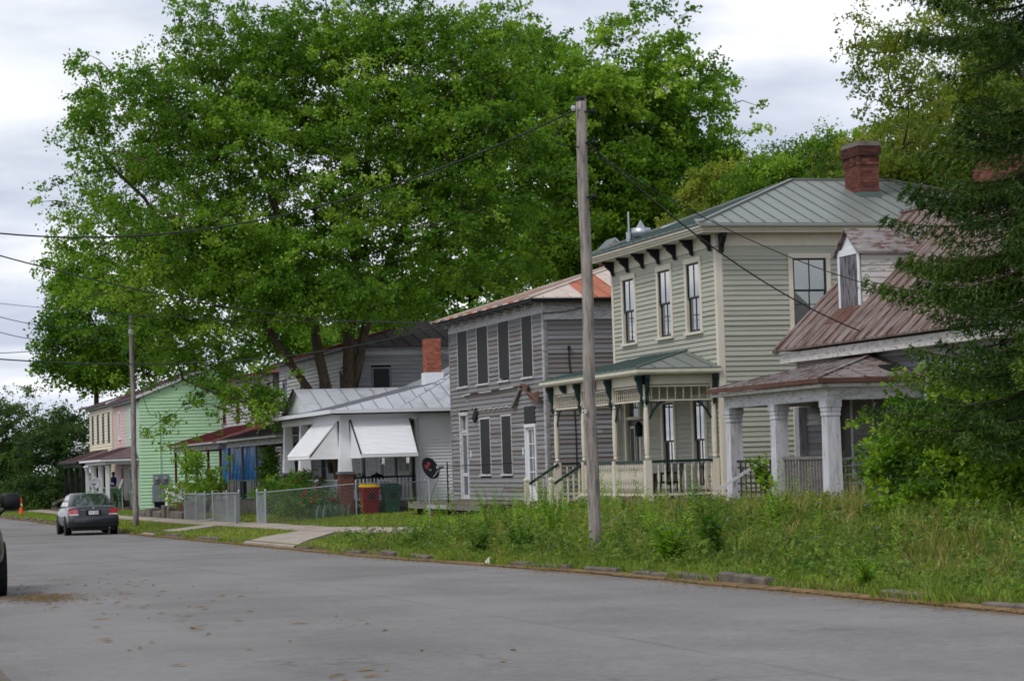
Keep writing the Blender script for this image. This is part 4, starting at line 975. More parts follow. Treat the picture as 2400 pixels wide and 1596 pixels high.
for i in range(45): put('baluster', MB().box(17.92, 84.35 + i * .15, .45, 17.96, 84.4 + i * .15, 1.2), 'white', rl)
put('black_post', MB().box(20.4, 84.0, .4, 20.48, 84.06, 3.3), 'near_black', po)
# awnings: corrugated slats, each slat a piece
def awning(top0, top1, bot0, bot1, n, railm, drop=.12):
    aw = put('awning', MB().bar(top0, top1, .04, .04), 'awning', po)
    t0, t1, b0, b1 = map(Vector, (top0, top1, bot0, bot1)); mb = MB()
    for i in range(n):
        s, e = i / n, (i + 1) / n
        p = [t0.lerp(b0, s), t1.lerp(b1, s), t1.lerp(b1, e), t0.lerp(b0, e)]
        out_ = ((b0 - t0).cross(t1 - t0)).normalized() * .018
        if out_.z < 0: out_ = -out_
        put('awning_slat', MB().add([p[0], p[1], p[2] + out_, p[3] + out_, p[0] - out_, p[1] - out_, p[2], p[3]], [(0, 1, 2, 3), (7, 6, 5, 4), (3, 2, 6, 7), (0, 4, 5, 1), (0, 3, 7, 4), (1, 5, 6, 2)]), 'awning', aw)
    m = MB(); dz = Vector((0, 0, drop)); m.add([b0, b1, b1 - dz, b0 - dz], [(0, 1, 2, 3)]); put('valance', m, 'awning', aw)
    for i in (0, 1):
        tt, bb = ((t0, b0), (t1, b1))[i]
        put('awning_rail', MB().bar(tt + Vector((0, 0, .03)), bb + Vector((0, 0, .03)), .045, .04), railm, aw)
    put('awning_hem', MB().bar(b0 - dz, b1 - dz, .03, .03), 'slate', aw)
    return aw
aw = awning((18.13, 83.82, 3.34), (20.3, 83.82, 3.34), (18.15, 82.25, 2.12), (20.2, 82.25, 2.12), 26, 'near_black')
def cheek(aw, a, b, c, n=14):
    a, b, c = map(Vector, (a, b, c))      # a top, b outer foot, c inner foot: stacked slats narrowing upward
    for i in range(n):
        s, e = i / n, (i + .94) / n
        p = [c.lerp(a, s), b.lerp(a, s), b.lerp(a, e), c.lerp(a, e)]
        put('cheek_slat', MB().extr(p, ((.02, 0, 0) if abs(b.y - c.y) > .5 else (0, .02, 0))), 'awning', aw)
cheek(aw, (18.12, 83.82, 3.3), (18.14, 82.25, 2.0), (18.12, 83.8, 2.0), 20)
aw = awning((17.75, 88.3, 3.34), (17.75, 84.2, 3.34), (16.7, 88.3, 2.12), (16.7, 84.2, 2.12), 26, 'awning')
cheek(aw, (17.74, 84.2, 3.3), (16.7, 84.2, 2.0), (17.76, 84.2, 2.0), 20)
# porch clutter
for x, z, s in ((19.2, .4, 1), (19.75, .4, 1.1)):
    pass
# roof: hipped body, low front slope over the porch and a little street gable
E_ = 3.72
rf = put('roof', MB().poly((17.45, 83.45, E_), (30.5, 83.45, E_), (30.5, 95.6, E_), (17.45, 95.6, E_)), 'white', H)
main = [(19.8, 83.45, E_), (30.5, 83.45, E_), (24.6, 89.5, 5.95)]
roof_slope(rf, main, (1, 0), .55, 'roof_silver', .025, .02, smat='grey_trim')
roof_slope(rf, [(17.45, 83.45, E_), (19.8, 83.45, E_), (22.2, 86.2, 4.75)], (1, 0), .55, 'roof_silver', .02, .02, smat='grey_trim')
roof_slope(rf, [(17.45, 95.6, E_), (17.45, 83.45, E_), (22.2, 86.2, 4.75), (22.2, 93.5, 4.75)], (0, 1), .6, 'roof_silver', .022, .02, smat='grey_trim')
roof_slope(rf, [(22.2, 93.5, 4.75), (22.2, 86.2, 4.75), (19.8, 83.45, E_ + .0), (24.6, 89.5, 5.95)], (0, 1), .6, 'roof_silver', .022, .02, smat='grey_trim') if False else None
roof_slope(rf, [(22.2, 86.2, 4.75), (24.6, 89.5, 5.95), (22.2, 93.5, 4.75)], (0, 1), .6, 'roof_silver', .022, .02, smat='grey_trim')
roof_slope(rf, [(19.8, 83.45, E_ + .01), (24.6, 89.5, 5.95), (22.2, 86.2, 4.76)], (0, 1), .6, 'roof_silver', .022, .02, smat='grey_trim')
roof_slope(rf, [(22.2, 93.5, 4.75), (24.6, 89.5, 5.95), (30.5, 95.6, E_), (17.45, 95.6, E_)], (1, 0), 1.2, 'roof_silver', .03, .03)
gy0, gy1, gym, gz_ = 90.1, 95.1, 92.6, 4.78
for ys_ in (gy0, gy1):
    p = [(17.82, ys_, 3.84), (17.82, gym, gz_), (22.4, gym, gz_), (19.0, ys_, 3.98)]
    roof_slope(rf, p if ys_ == gy0 else p[::-1], (1, 0), .6, 'roof_silver', .022, .02, smat='grey_trim')
mb = MB(); mb.extr([(17.95, gy0 + .1, 3.78), (17.95, gym, gz_ - .05), (17.95, gy1 - .1, 3.78)], (.05, 0, 0)); put('gable', mb, 'white', rf)
mb = MB(); mb.bar((17.8, gy1, 3.82), (17.8, gym, gz_ - .04), .05, .14); put('rake_board', mb, 'near_black', rf)
mb = MB(); mb.box(17.3, 83.3, 3.6, 17.45, 95.6, 3.73); mb.box(17.45, 83.3, 3.6, 30.5, 83.45, 3.728); put('gutter', mb, 'white', rf)
mb = MB(); mb.box(17.42, 83.42, 3.55, 30.5, 83.47, 3.6); mb.box(17.42, 83.47, 3.552, 17.47, 95.6, 3.598); put('fascia', mb, 'near_black', rf)
ch = put('chimney', MB().box(21.9, 87.7, 4.6, 22.6, 88.35, 5.15), 'white', H); brickwork(ch, 21.96, 87.75, 22.54, 88.3, 5.1, 6.42, ['brick_orange'], True, .085, .22)

# ================================================================= twin-porch row: white house with red roof, grey house with brown roof
def row_house(nm, label, y0, y1, ez, wallm, sidem, roofm, porchm, trim, ridge_h, seed):
    random.seed(seed)
    H = root(nm, (25, (y0 + y1) / 2, zh((y0 + y1) / 2)), label, 'house'); zb_ = zh((y0 + y1) / 2)
    L = y1 - y0; w = Wall('W', 21.2, y1, L); s = Wall('S', y0, 21.2, 9)
    put('wall', MB().box(21.35, y0 + .1, zb_ - .2, 30, y1, ez), 'dark_interior', H)
    n = 4; ups = [(.9 + i * (L - 1.8 - 1) / (n - 1), 1.9 + i * (L - 1.8 - 1) / (n - 1)) for i in range(n)]
    op = [(a, b, 4.3, 5.85) for a, b in ups] + [(a, b, .7, 2.7) for a, b in ups]
    siding(H, w, 0, L - .1, zb_ + .3, ez - .3, .17, op, wallm, .045, joined='siding')
    siding(H, s, .1, 9, zb_ + .3, ez - .3, .17, [(.9, 1.75, 4.6, 5.8)], sidem, .045, joined='siding')
    mb = MB(); w.box(mb, L - .1, L + .03, -.1, .04, zb_, ez - .3); put('corner_board', mb, trim, H); mb = MB(); s.box(mb, 0, .1, -.1, .035, zb_, ez - .3); put('corner_board', mb, sidem, H)
    mb = MB(); w.box(mb, 0, L + .04, -.05, .05, ez - .3, ez); s.box(mb, 0, 9, -.05, .045, ez - .3, ez - .003); put('frieze', mb, 'white_grey_board', H)
    for i, (a, b) in enumerate(ups):
        window(H, w, a, b, 4.3, 5.85, .1, trim, trim, fill=None, pane='pane')
        if i == 1:
            mb = MB(); casing(mb, w, a, b, .7, 2.7, .1, sill=False); put('door_frame', mb, trim, H); mb = MB(); w.box(mb, a + .1, b - .1, -.08, -.03, .7, 2.6); put('door', mb, 'oxide', H)
        else: window(H, w, a, b, .7, 2.7, .1, trim, trim, fill='curtain')
    boarded(H, s, .98, 1.67, 4.66, 5.75, 'grey_trim', 'near_black')
    e0, e1, e2, e3 = (20.75, y0 - .4, ez), (31, y0 - .4, ez), (31, y1 + .4, ez), (20.75, y1 + .4, ez); xm = 25.4; hw = min(4.6, L / 2)
    p, q = (xm, y0 + hw, ez + ridge_h), (xm, y1 - hw, ez + ridge_h)
    rf = put('roof', MB().poly(e0, e1, p).poly(e3, e0, p, q).poly(e1, e2, q, p).poly(e2, e3, q), roofm[0], H)
    roof_slope(rf, lift(e0, e1, p), (1, 0), .6, roofm[1], .03, .03); roof_slope(rf, lift(e3, e0, p, q), (0, 1), .7, roofm[0], .03, .03)
    mb = MB(); mb.box(20.8, y0 - .35, ez - .06, 30.9, y1 + .35, ez - .005); put('eave', mb, 'grey_trim', rf)
    # porch
    pf = zb_ + .55; px = 18.6
    po = put('porch', MB().box(px - .1, y0 + .1, zb_ - .2, 21.18, y1 - .1, pf), 'stone', H)
    k = 5
    for i in range(k):
        yy_ = y0 + .5 + (L - 1) * i / (k - 1); mb = MB(); mb.sqlathe([(.09, 0), (.09, .1), (.06, .12), (.06, 2.5), (.09, 2.55), (.09, 2.65)], (px, yy_, pf)); put('post', mb, trim, po)
    mb = MB(); mb.box(px - .08, y0 + .3, 2.78, px + .08, y1 - .3, 3.08); mb.box(px + .08, y0 + .3, 2.785, 21.18, y0 + .45, 3.075); mb.box(px + .08, y1 - .45, 2.785, 21.18, y1 - .3, 3.075); put('beam', mb, 'white_grey_board', po)
    rl = put('railing', MB().box(px - .03, y0 + .5, pf + .85, px + .03, y1 - .5, pf + .91), trim, po)
    for i in range(int(L / .22) - 4): yy_ = y0 + .6 + i * .22; put('baluster', MB().box(px - .02, yy_, pf + .1, px + .02, yy_ + .04, pf + .85), 'white_grey_board' if random.random() < .6 else 'near_black', rl)
    a_, b_, c_, d_ = (18.15, y0 - .1, 3.12), (21.18, y0 - .1, 3.12), (21.18, y0 + 2.4, 4.0), (21.18, y1 - 2.4, 4.0); f_, g_ = (18.15, y1 + .1, 3.12), (21.18, y1 + .1, 3.12)
    pr_ = put('porch_roof', MB().poly(a_, b_, c_).poly(f_, a_, c_, d_).poly(g_, f_, d_), porchm, H)
    roof_slope(pr_, lift(a_, b_, c_), (1, 0), .6, porchm, .02, .03); roof_slope(pr_, lift(f_, a_, c_, d_), (0, 1), .7, porchm, .02, .03)
    mb = MB(); mb.box(18.12, y0 - .12, 3.04, 18.2, y1 + .12, 3.11); mb.box(18.2, y0 - .12, 3.04, 21.1, y0 - .06, 3.108); put('gutter', mb, 'white_grey_board', pr_)
    return H
row_house('red_roofed_house', 'white two-storey house with dark red metal roof, red window trim and red porch roof', 115.2, 131.4, 6.35, 'white_grey_board', 'white_grey_board', ('roof_red', 'roof_red'), 'roof_red', 'oxide', 1.4, 11)
row_house('brown_roofed_house', 'grey two-storey house with brown porch roof half hidden behind the bungalow', 97.8, 113.6, 6.62, 'white_grey_board', 'grey_board', ('roof_red', 'roof_brown'), 'roof_brown', 'slate', 1.35, 12)
random.seed(5)

# ================================================================= mint green house and cream house at the far end
def far_house(nm, label, y0, y1, ez, wmats, sidem, roofm, porchm, trim, porch_y, ptrim, ridge, half):
    zb_ = zh(y0) - .1; H = root(nm, (23, (y0 + y1) / 2, zb_), label, 'house'); L = y1 - y0
    w = Wall('W', 18.5, y1, L); s = Wall('S', y0, 18.5, 9.5)
    put('wall', MB().box(18.65, y0 + .1, zb_ - .2, 28, y1 - .1, ez), 'dark_interior', H)
    ups = [(L * .12 + i * L * .24, L * .12 + i * L * .24 + L * .085) for i in range(4)] if half is None else [(L * .22, L * .31), (L * .68, L * .77)]
    op = [(a, b, 3.95, 5.7) for a, b in ups] + [(L * .3, L * .4, .1, 2.2), (L * .62, L * .74, .6, 2.1)]
    if half is None: siding(H, w, 0, L, zb_, ez - .2, .2, op, wmats[0], .05, joined='siding')
    else:
        siding(H, w, 0, L * .5, zb_, ez - .2, .2, op, wmats[0], .022, joined='siding'); siding(H, w, L * .5, L, zb_, ez - .2, .2, op, wmats[1], .022, joined='siding')
    siding(H, s, 0, 9.5, zb_, ez, .2, [], sidem, .05, joined='siding')
    for a, b in ups: window(H, w, a, b, 3.95, 5.7, .12, trim, trim, fill='curtain', pane='pane')
    window(H, w, L * .62, L * .74, .6, 2.1, .1, ptrim, ptrim, fill='curtain')
    mb = MB(); casing(mb, w, L * .3, L * .4, .1, 2.2, .1, sill=False); put('door_frame', mb, ptrim, H); mb = MB(); w.box(mb, L * .3 + .1, L * .4 - .1, -.08, -.03, .0, 2.1); put('door', mb, 'chair_brown', H)
    mb = MB(); w.box(mb, -.1, L + .1, -.05, .3, ez - .25, ez); put('eave', mb, 'slate' if trim != 'white' else 'slate', H)
    xm = 23.2; rz_ = ez + ridge
    gb = MB(); gb.extr([(18.5, y0, ez - .02), (xm, y0, rz_ - .05), (27.9, y0, ez - .02)], (0, .1, 0)); gb_o = put('gable', gb, sidem, H)
    z = ez
    while z < rz_ - .2:
        t = (z - ez) / (rz_ - ez); x0_, x1_ = 18.5 + (xm - 18.5) * t, 27.9 - (27.9 - xm) * t
        put('gable_board', MB().add([(x0_, y0, z), (x1_, y0, z), (x1_ - .1, y0 - .005, z + .2), (x0_ + .1, y0 - .005, z + .2), (x0_, y0 - .022, z), (x1_, y0 - .022, z)], [(4, 5, 2, 3), (0, 1, 5, 4), (0, 4, 3), (1, 2, 5)]), sidem, gb_o); z += .2
    p = [(18.1, y1 + .1, ez - .02), (18.1, y0 - .15, ez - .02), (xm, y0 - .15, rz_), (xm, y1 + .1, rz_)]
    rf = put('roof', MB().slab(p, .08).slab([(xm, y1 + .1, rz_), (xm, y0 - .15, rz_), (28.3, y0 - .15, ez), (28.3, y1 + .1, ez)], .08), roofm, H)
    roof_slope(rf, lift(*p), (0, 1), 1.1, roofm, .03, .04)
    put('rake_board', MB().bar((18.1, y0 - .17, ez - .1), (xm, y0 - .17, rz_ - .1), .04, .16), 'white', rf)
    # porch
    pf = zb_ + .25; px, ex = 16.65, 16.2; q0, q1 = porch_y
    po = put('porch', MB().box(px - .15, q0, zb_ - .3, 18.48, q1, pf), 'stone', H)
    for i in range(4):
        yy_ = q0 + .2 + (q1 - q0 - .4) * i / 3; mb = MB(); mb.sqlathe([(.11, 0), (.11, 2.55)], (px, yy_, pf)); put('post', mb, ptrim, po)
    mb = MB(); mb.box(px - .12, q0 + .05, 2.3, px + .12, q1 - .05, 2.6); mb.box(px + .12, q0 + .05, 2.305, 18.48, q0 + .2, 2.595); put('beam', mb, ptrim, po)
    a_, b_, c_, d_ = (ex, q0 - .3, 2.62), (18.48, q0 - .3, 2.62), (18.48, q0 + 1.8, 3.35), (18.48, q1 - 1.8, 3.35); f_, g_ = (ex, q1 + .3, 2.62), (18.48, q1 + .3, 2.62)
    pr_ = put('porch_roof', MB().poly(a_, b_, c_).poly(f_, a_, c_, d_).poly(g_, f_, d_), porchm, H)
    roof_slope(pr_, lift(a_, b_, c_), (1, 0), .7, porchm, .02, .03); roof_slope(pr_, lift(f_, a_, c_, d_), (0, 1), .8, porchm, .02, .03)
    mb = MB(); mb.box(ex - .03, q0 - .33, 2.5, ex + .05, q1 + .3, 2.615); mb.box(ex + .05, q0 - .33, 2.502, 18.45, q0 - .27, 2.61); put('gutter', mb, ptrim, pr_)
    return H, po, pf
Hm, pom, pfm = far_house('mint_house', 'mint green clapboard house with plum gabled roof and white porch at the far end', 145.3, 158.4, 6.3, ('pink', 'pale_mint'), 'mint', 'roof_plum', 'roof_plum', 'white', (146.0, 157.6), 'white', 1.95, True)
Hc, poc, pfc = far_house('cream_house', 'cream two-storey house with dark trim and black porch beyond the mint house', 159.2, 172.6, 6.45, ('butter',), 'butter', 'roof_plum', 'roof_plum', 'slate', (160.0, 172.0), 'near_black', 1.5, None)
# half walls of the mint porch: a divider across it and a low front to the far half
put('half_wall', MB().box(16.72, 150.4, pfm, 18.1, 150.55, pfm + 1.16), 'mint_dark', pom)
put('half_wall_cap', MB().box(16.66, 150.34, pfm + 1.16, 18.15, 150.61, pfm + 1.23), 'white', pom)
put('half_wall', MB().box(16.6, 150.55, pfm, 16.72, 157.3, pfm + 1.0), 'mint_dark', pom)
put('raised_floor', MB().box(16.74, 150.57, pfm, 18.45, 157.3, pfm + .38), 'stone', pom)
# steps of the cream house
stp = put('porch_steps', MB().box(15.6, 161, -.8, 16.4, 163, -.4), 'stone', Hc)
for i in range(3): put('step', MB().box(15.2 - i * .3, 161, -1, 15.6 - i * .3, 163, -.45 - i * .13), 'stone', stp)
for y in (161, 163): put('handrail', MB().bar((16.5, y, .55), (14.9, y, -.05), .07, .07), 'old_deck', stp); put('newel_post', MB().box(14.85, y - .05, -1, 14.95, y + .05, 0), 'old_deck', stp)
# electric meters and cabinets on the mint wall
mt = root('meter_cabinet', (19.6, 145.1, -.3), 'grey electric meter box and twin cabinets on the mint green wall', 'meter box')
put('meter_box', MB().box(19.25, 145.02, 1.1, 20.15, 145.27, 1.66), 'cabinet_grey', mt)
for x in (19.45, 19.95): m = MB(); m.lathe([(.13, 0), (.13, -.1), (.1, -.18), (.04, -.2)], (x, 145.02, 1.38), 12, 'y'); put('meter', m, 'dish_grey', mt)
for x in (19.18, 19.66): put('cabinet_door', MB().box(x, 145.05, .0, x + .46, 145.27, 1.0), 'cabinet_grey', mt)
put('cabinet_stand', MB().box(19.3, 145.1, -.5, 20.05, 145.26, 0), 'dark_iron', mt)
m = MB(); m.tube([(19.7, 145.2, 1.66), (19.7, 145.2, 3.2), (19.68, 145.22, 5.3), (19.6, 145.18, 5.5), (19.5, 145.1, 5.4)], .03, 6); put('conduit', m, 'mint', mt)
# ================================================================= vehicles
def loft(rings, cap=True):
    mb = MB(); n = len(rings[0]); v = [p for r_ in rings for p in r_]
    fs = [(i * n + j, i * n + (j + 1) % n, (i + 1) * n + (j + 1) % n, (i + 1) * n + j) for i in range(len(rings) - 1) for j in range(n)]
    if cap: fs += [tuple(range(n - 1, -1, -1)), tuple((len(rings) - 1) * n + j for j in range(n))]
    return mb.add(v, fs)
def vehicle(name, label, cx, yrear, z0, s, flip, dims, paintm, sedan=True):
    """body lofted along its length; local y runs from the rear bumper forwards"""
    T = root(name, (cx, yrear, z0), label, 'car' if sedan else 'truck')
    f = -1 if flip else 1
    W_ = lambda x, y, z: (cx + x * s * f, yrear + y * s * f, z0 + z * s)
    st, top, gh, wheels, wr = dims['st'], dims['top'], dims['gh'], dims['wheels'], dims['wr']
    rings = []
    for (y, w, zb_, zt) in st:
        zs = zb_ + (zt - zb_) * .55
        half = [(w * .72, zb_), (w * .95, zb_ + .06), (w, zb_ + (zt - zb_) * .3), (w * 1.0, zs), (w * .965, zb_ + (zt - zb_) * .84), (w * .90, zt - .02), (w * .7, zt + .012)]
        pts = half + [(0, zt + .025)] + [(-a, b) for a, b in half[::-1]] + [(0, zb_)]
        rings.append([W_(a, y, b) for a, b in pts])
    body = put('body', loft(rings), paintm, T, True)
    mdf = body.modifiers.new('s', 'SUBSURF'); mdf.levels = 1; mdf.render_levels = 1
    # greenhouse
    b0, t0, t1, b1, wb, wt, zb_, zt = gh
    levels = [(0, zb_ - .06, wb), (.0, zb_, wb), (.5, zb_ + (zt - zb_) * .5, (wb + wt) / 2 + .025), (.85, zt - .06, wt + .035), (.97, zt - .012, wt - .02), (1.0, zt, wt - .16)]
    rings = []
    for (t, z, w) in levels:
        ya, yb = b0 + (t0 - b0) * t, b1 + (t1 - b1) * t; r_ = .12
        rings.append([W_(x, y, z) for x, y in ((w - r_, ya), (w, ya + r_ * 1.6), (w, (ya + yb) / 2), (w, yb - r_ * 1.6), (w - r_, yb), (0, yb + .05), (-w + r_, yb), (-w, yb - r_ * 1.6), (-w, (ya + yb) / 2), (-w, ya + r_ * 1.6), (-w + r_, ya), (0, ya - .05))])
    put('cabin', loft(rings), paintm, T, True)
    def panel(nm, quad, mat, par=T): return put(nm, MB().add([W_(*p) for p in quad], [(0, 1, 2, 3)]), mat, par)
    def lerp(a, b, t): return a + (b - a) * t
    lo, hi = .04, .86
    za, zc = lerp(zb_, zt, lo), lerp(zb_, zt, hi); wa, wc = lerp(wb, wt, lo) - .1, lerp(wb, wt, hi) - .08
    o_ = .022
    ya, yc = lerp(b0, t0, lo), lerp(b0, t0, hi)
    q = [(-wa, ya, za), (0, ya - .05, za), (wa, ya, za), (wc, yc, zc), (0, yc - .05, zc), (-wc, yc, zc)]
    put('rear_window', MB().add([W_(a, b - o_ * 1.2, c + o_ * .5) for a, b, c in q], [(0, 1, 4, 5), (1, 2, 3, 4)]), 'car_glass', T)
    ya, yc = lerp(b1, t1, lo), lerp(b1, t1, hi)
    q = [(-wa, ya, za), (0, ya + .05, za), (wa, ya, za), (wc, yc, zc), (0, yc + .05, zc), (-wc, yc, zc)]
    put('windscreen', MB().add([W_(a, b + o_ * 1.2, c + o_ * .5) for a, b, c in q], [(0, 1, 4, 5), (1, 2, 3, 4)]), 'car_glass', T)
    ym = (b0 + b1) / 2 + .05
    for sd_ in (-1, 1):
        for y0_, y1_, rear in ((lerp(b0, t0, .0) + .42, ym - .05, True), (ym + .05, lerp(b1, t1, 0) - .45, False)):
            dt = (t0 - b0) * .62 if rear else 0; df = 0 if rear else (t1 - b1) * .62
            w0_, w1_ = lerp(wb, wt, .08) + .014, lerp(wb, wt, .8) + .03
            panel('side_window', [(sd_ * w0_, y0_, za), (sd_ * w0_, y1_, za), (sd_ * w1_, y1_ + df, zc - .02), (sd_ * w1_, y0_ + dt, zc - .02)], 'car_glass')
        m = MB(); c = W_(sd_ * (dims['w'] + (.1 if sedan else .14)), b1 - .35, zb_ + .07)
        h_ = .075
        if sedan: m.lathe([(.02, -.05), (h_ * .8 * s, -.045), (h_ * s, 0), (h_ * .8 * s, .06 * s), (.02, .08 * s)], c, 10, 'y')
        else:
            c = (c[0] - sd_ * .02, c[1], c[2] + .2)
            rr_ = [[(c[0] + a * kx, yy2, c[2] + b_ * kx) for a, b_ in ((-.14, -.09), (-.1, -.125), (.1, -.125), (.14, -.09), (.14, .09), (.09, .125), (-.11, .125), (-.14, .08))] for kx, yy2 in ((.8, c[1] - .06), (1, c[1] - .03), (1, c[1] + .06), (.85, c[1] + .11))]
            m = loft(rr_); m.bar(c, W_(sd_ * (dims['w'] - .08), b1 - .32, zb_ + .02), .05, .05)
        put('mirror', m, 'black_plastic' if not sedan else paintm, T, True)
    for y in wheels:
        for sd_ in (-1, 1):
            c = W_(sd_ * (dims['w'] - .11), y, wr); R_ = wr * s; h = .115 * s
            m = MB(); m.lathe([(R_ * .62, -h), (R_ * .9, -h), (R_ * .985, -h * .8), (R_, -h * .4), (R_, h * .4), (R_ * .985, h * .8), (R_ * .9, h), (R_ * .62, h)], c, 28, 'x'); w_ = put('wheel', m, 'rubber', T)
            m = MB(); e = sd_ * f * h * .75
            m.lathe([(R_ * .62, e), (R_ * .6, e * 1.05), (R_ * .5, e * .7), (.05, e * .7)], c, 20, 'x')
            for k in range(5):
                a = 2 * math.pi * k / 5; m.bar((c[0] + e * 1.0, c[1] + .06 * math.cos(a), c[2] + .06 * math.sin(a)), (c[0] + e * 1.02, c[1] + R_ * .57 * math.cos(a), c[2] + R_ * .57 * math.sin(a)), .05, .05)
            put('rim', m, 'alloy', w_)
            m = MB(); ec = W_(sd_ * (dims['w'] - .06), y, wr); m.lathe([(R_ * 1.13, -.07), (R_ * 1.13, .062)], ec, 24, 'x'); put('wheel_arch', m, 'rubber', T)
    return T, W_, panel
sed = dict(w=.915, st=[(-.02, .70, .34, .60), (.02, .84, .28, .88), (.1, .89, .24, .99), (.45, .915, .22, 1.03), (1.2, .92, .2, 1.0), (2.6, .92, .2, .97), (3.75, .915, .2, .96), (4.3, .9, .22, .88), (4.7, .83, .26, .76), (4.88, .68, .32, .62)],
           top=None, gh=(.62, 1.55, 2.75, 3.85, .80, .60, 1.0, 1.47), wheels=(.98, 3.72), wr=.325)
T, W_, panel = vehicle('parked_car', 'dark grey four-door sedan parked by the kerb, seen from behind', 9.86, 91.4, zr(92) + .02, 1.06, False, sed, 'car_grey')
for sd_ in (-1, 1):
    m = MB(); m.add([W_(sd_ * .56, -.045, .76), W_(sd_ * .86, .02, .75), W_(sd_ * .885, .1, .86), W_(sd_ * .84, .04, .94), W_(sd_ * .6, -.02, .93), W_(sd_ * .54, -.04, .86)], [(0, 1, 2, 3, 4, 5) if sd_ > 0 else (5, 4, 3, 2, 1, 0)]); tl = put('tail_light', m, 'tail_lamp', T)
    m = MB(); m.add([W_(sd_ * .52, -.047, .755), W_(sd_ * .86, .015, .745), W_(sd_ * .84, .0, .70), W_(sd_ * .54, -.047, .70)], [(0, 1, 2, 3) if sd_ > 0 else (3, 2, 1, 0)]); put('reversing_light', m, 'clear_lamp', tl)
    m = MB(); m.add([W_(sd_ * .7, 4.83, .62), W_(sd_ * .86, 4.62, .66), W_(sd_ * .84, 4.6, .76), W_(sd_ * .66, 4.8, .72)], [(0, 1, 2, 3)]); put('headlight', m, 'clear_lamp', T)
put('bumper', loft([[W_(x, y, z) for x, y, z in ((-w, y0_, .3), (-w, y0_, .62), (-w * .92, y0_, .66), (w * .92, y0_, .66), (w, y0_, .62), (w, y0_, .3))] for w, y0_ in ((.70, -.1), (.86, -.04), (.9, .1), (.9, .3))]), 'car_grey', T, True)
put('bumper_shadow_line', MB().box(*W_(-.62, -.112, .40), *W_(.62, -.09, .425)), 'black_plastic', T)
m = MB(); m.box(*W_(-.26, -.06, .70), *W_(.26, -.03, .88)); pl_ = put('plate_recess', m, 'black_plastic', T)
m = MB(); m.box(*W_(-.17, -.07, .725), *W_(.17, -.058, .855)); plt = put('licence_plate', m, 'reflective', T)
def text(body, size, mat, parent, loc, rot, name='lettering'):
    c = bpy.data.curves.new(name, 'FONT'); c.body = body; c.size = size; c.align_x = 'CENTER'; c.align_y = 'CENTER'; c.extrude = .002; c.materials.append(MATS[mat])
    tmp = bpy.data.objects.new(name, c); me_ = bpy.data.meshes.new_from_object(tmp); bpy.data.objects.remove(tmp)
    o = bpy.data.objects.new(name, me_); COL.objects.link(o); o.parent = parent; off = ORG[parent]; o.location = tuple(a - b for a, b in zip(loc, off)); o.rotation_euler = rot; ORG[o] = off; return o
text('11 25', .14, 'char_blue', plt, W_(0, -.076, .79), (R(90), 0, 0))
m = MB(); m.lathe([(.045, 0), (.045, -.012), (.03, -.014)], W_(0, -.015, .945), 12, 'y'); put('badge', m, 'alloy', T)
m = MB(); m.box(*W_(-.45, -.03, .885), *W_(-.33, -.022, .905)); put('model_badge', m, 'alloy', T)
m = MB(); m.box(*W_(-.75, .05, .16), *W_(.75, 4.6, .3)); put('underbody', m, 'black_plastic', T)
m = MB(); m.lathe([(.035, 0), (.035, .2)], W_(.55, -.05, .24), 8, 'y'); put('exhaust', m, 'steel', T)
suv = dict(w=.96, st=[(-.02, .78, .5, .9), (.05, .92, .42, 1.05), (.2, .955, .36, 1.12), (1.5, .965, .36, 1.12), (3.3, .965, .36, 1.1), (4.2, .955, .36, 1.08), (4.75, .9, .4, 1.0), (5.0, .8, .45, .85), (5.1, .62, .5, .7)],
           top=None, gh=(.25, .6, 2.9, 3.65, .88, .70, 1.1, 1.74), wheels=(.95, 4.05), wr=.37)
T, W_, panel = vehicle('parked_truck', 'black pickup truck at the photo\'s edge showing only a tyre and door mirror', 1.64, 40.2, zr(37) + .02, 1.0, True, suv, 'truck_black', False)

# ================================================================= utility poles and wires
def pole(label, x, y, z0, z1, r0, r1):
    P = root('utility_pole', (x, y, z0), label, 'pole')
    n = 10; pts = [(x + .015 * math.sin(i * 1.3), y, z0 - .3 + (z1 - z0 + .3) * i / n) for i in range(n + 1)]
    m = MB(); m.tube(pts, [r0 + (r1 - r0) * i / n for i in range(n + 1)], 18); put('shaft', m, 'pole_wood', P, True); return P
P1 = pole('tall bare wooden utility pole in the weeds before the sage house', 12.5, 38.66, gz(12.5, 38.7), 7.78, .112, .088)
put('pole_top', (lambda m: m.lathe([(.092, 7.74), (.092, 7.8), (.07, 7.815)], (12.5, 38.66, 0), 14))(MB()), 'near_black', P1)
for dz, sx in ((7.55, 1), (7.02, 1), (6.1, 1)):
    m = MB(); m.bar((12.5, 38.6, dz), (12.5 + sx * .16, 38.55, dz), .03, .03); m.lathe([(.03, -.04), (.045, 0), (.03, .05)], (12.5 + sx * .16, 38.55, dz), 8); put('insulator', m, 'dark_iron', P1)
m = MB(); m.bar((12.45, 38.6, 7.6), (12.34, 38.56, 7.6), .03, .03); m.lathe([(.03, -.04), (.045, 0), (.03, .05)], (12.33, 38.56, 7.6), 8); put('insulator', m, 'insulator', P1)
m = MB(); m.tube([(12.35, 38.56, 7.55), (12.1, 38.5, 7.3), (11.95, 38.55, 7.05), (12.1, 38.55, 6.98), (12.42, 38.6, 6.95)], .012, 5); put('drip_loop', m, 'cable', P1)
m = MB(); m.box(12.37, 38.52, 2.45, 12.39, 38.6, 2.52); put('number_tag', m, 'insulator', P1)
P2 = pole('wooden utility pole standing behind the parked grey sedan', 12.5, 100.0, gz(12.5, 100), 8.22, .125, .09)
m = MB(); m.lathe([(.12, 7.4), (.13, 7.45), (.13, 7.6), (.12, 7.65)], (12.5, 100, 0), 10); put('band', m, 'galvanised', P2)
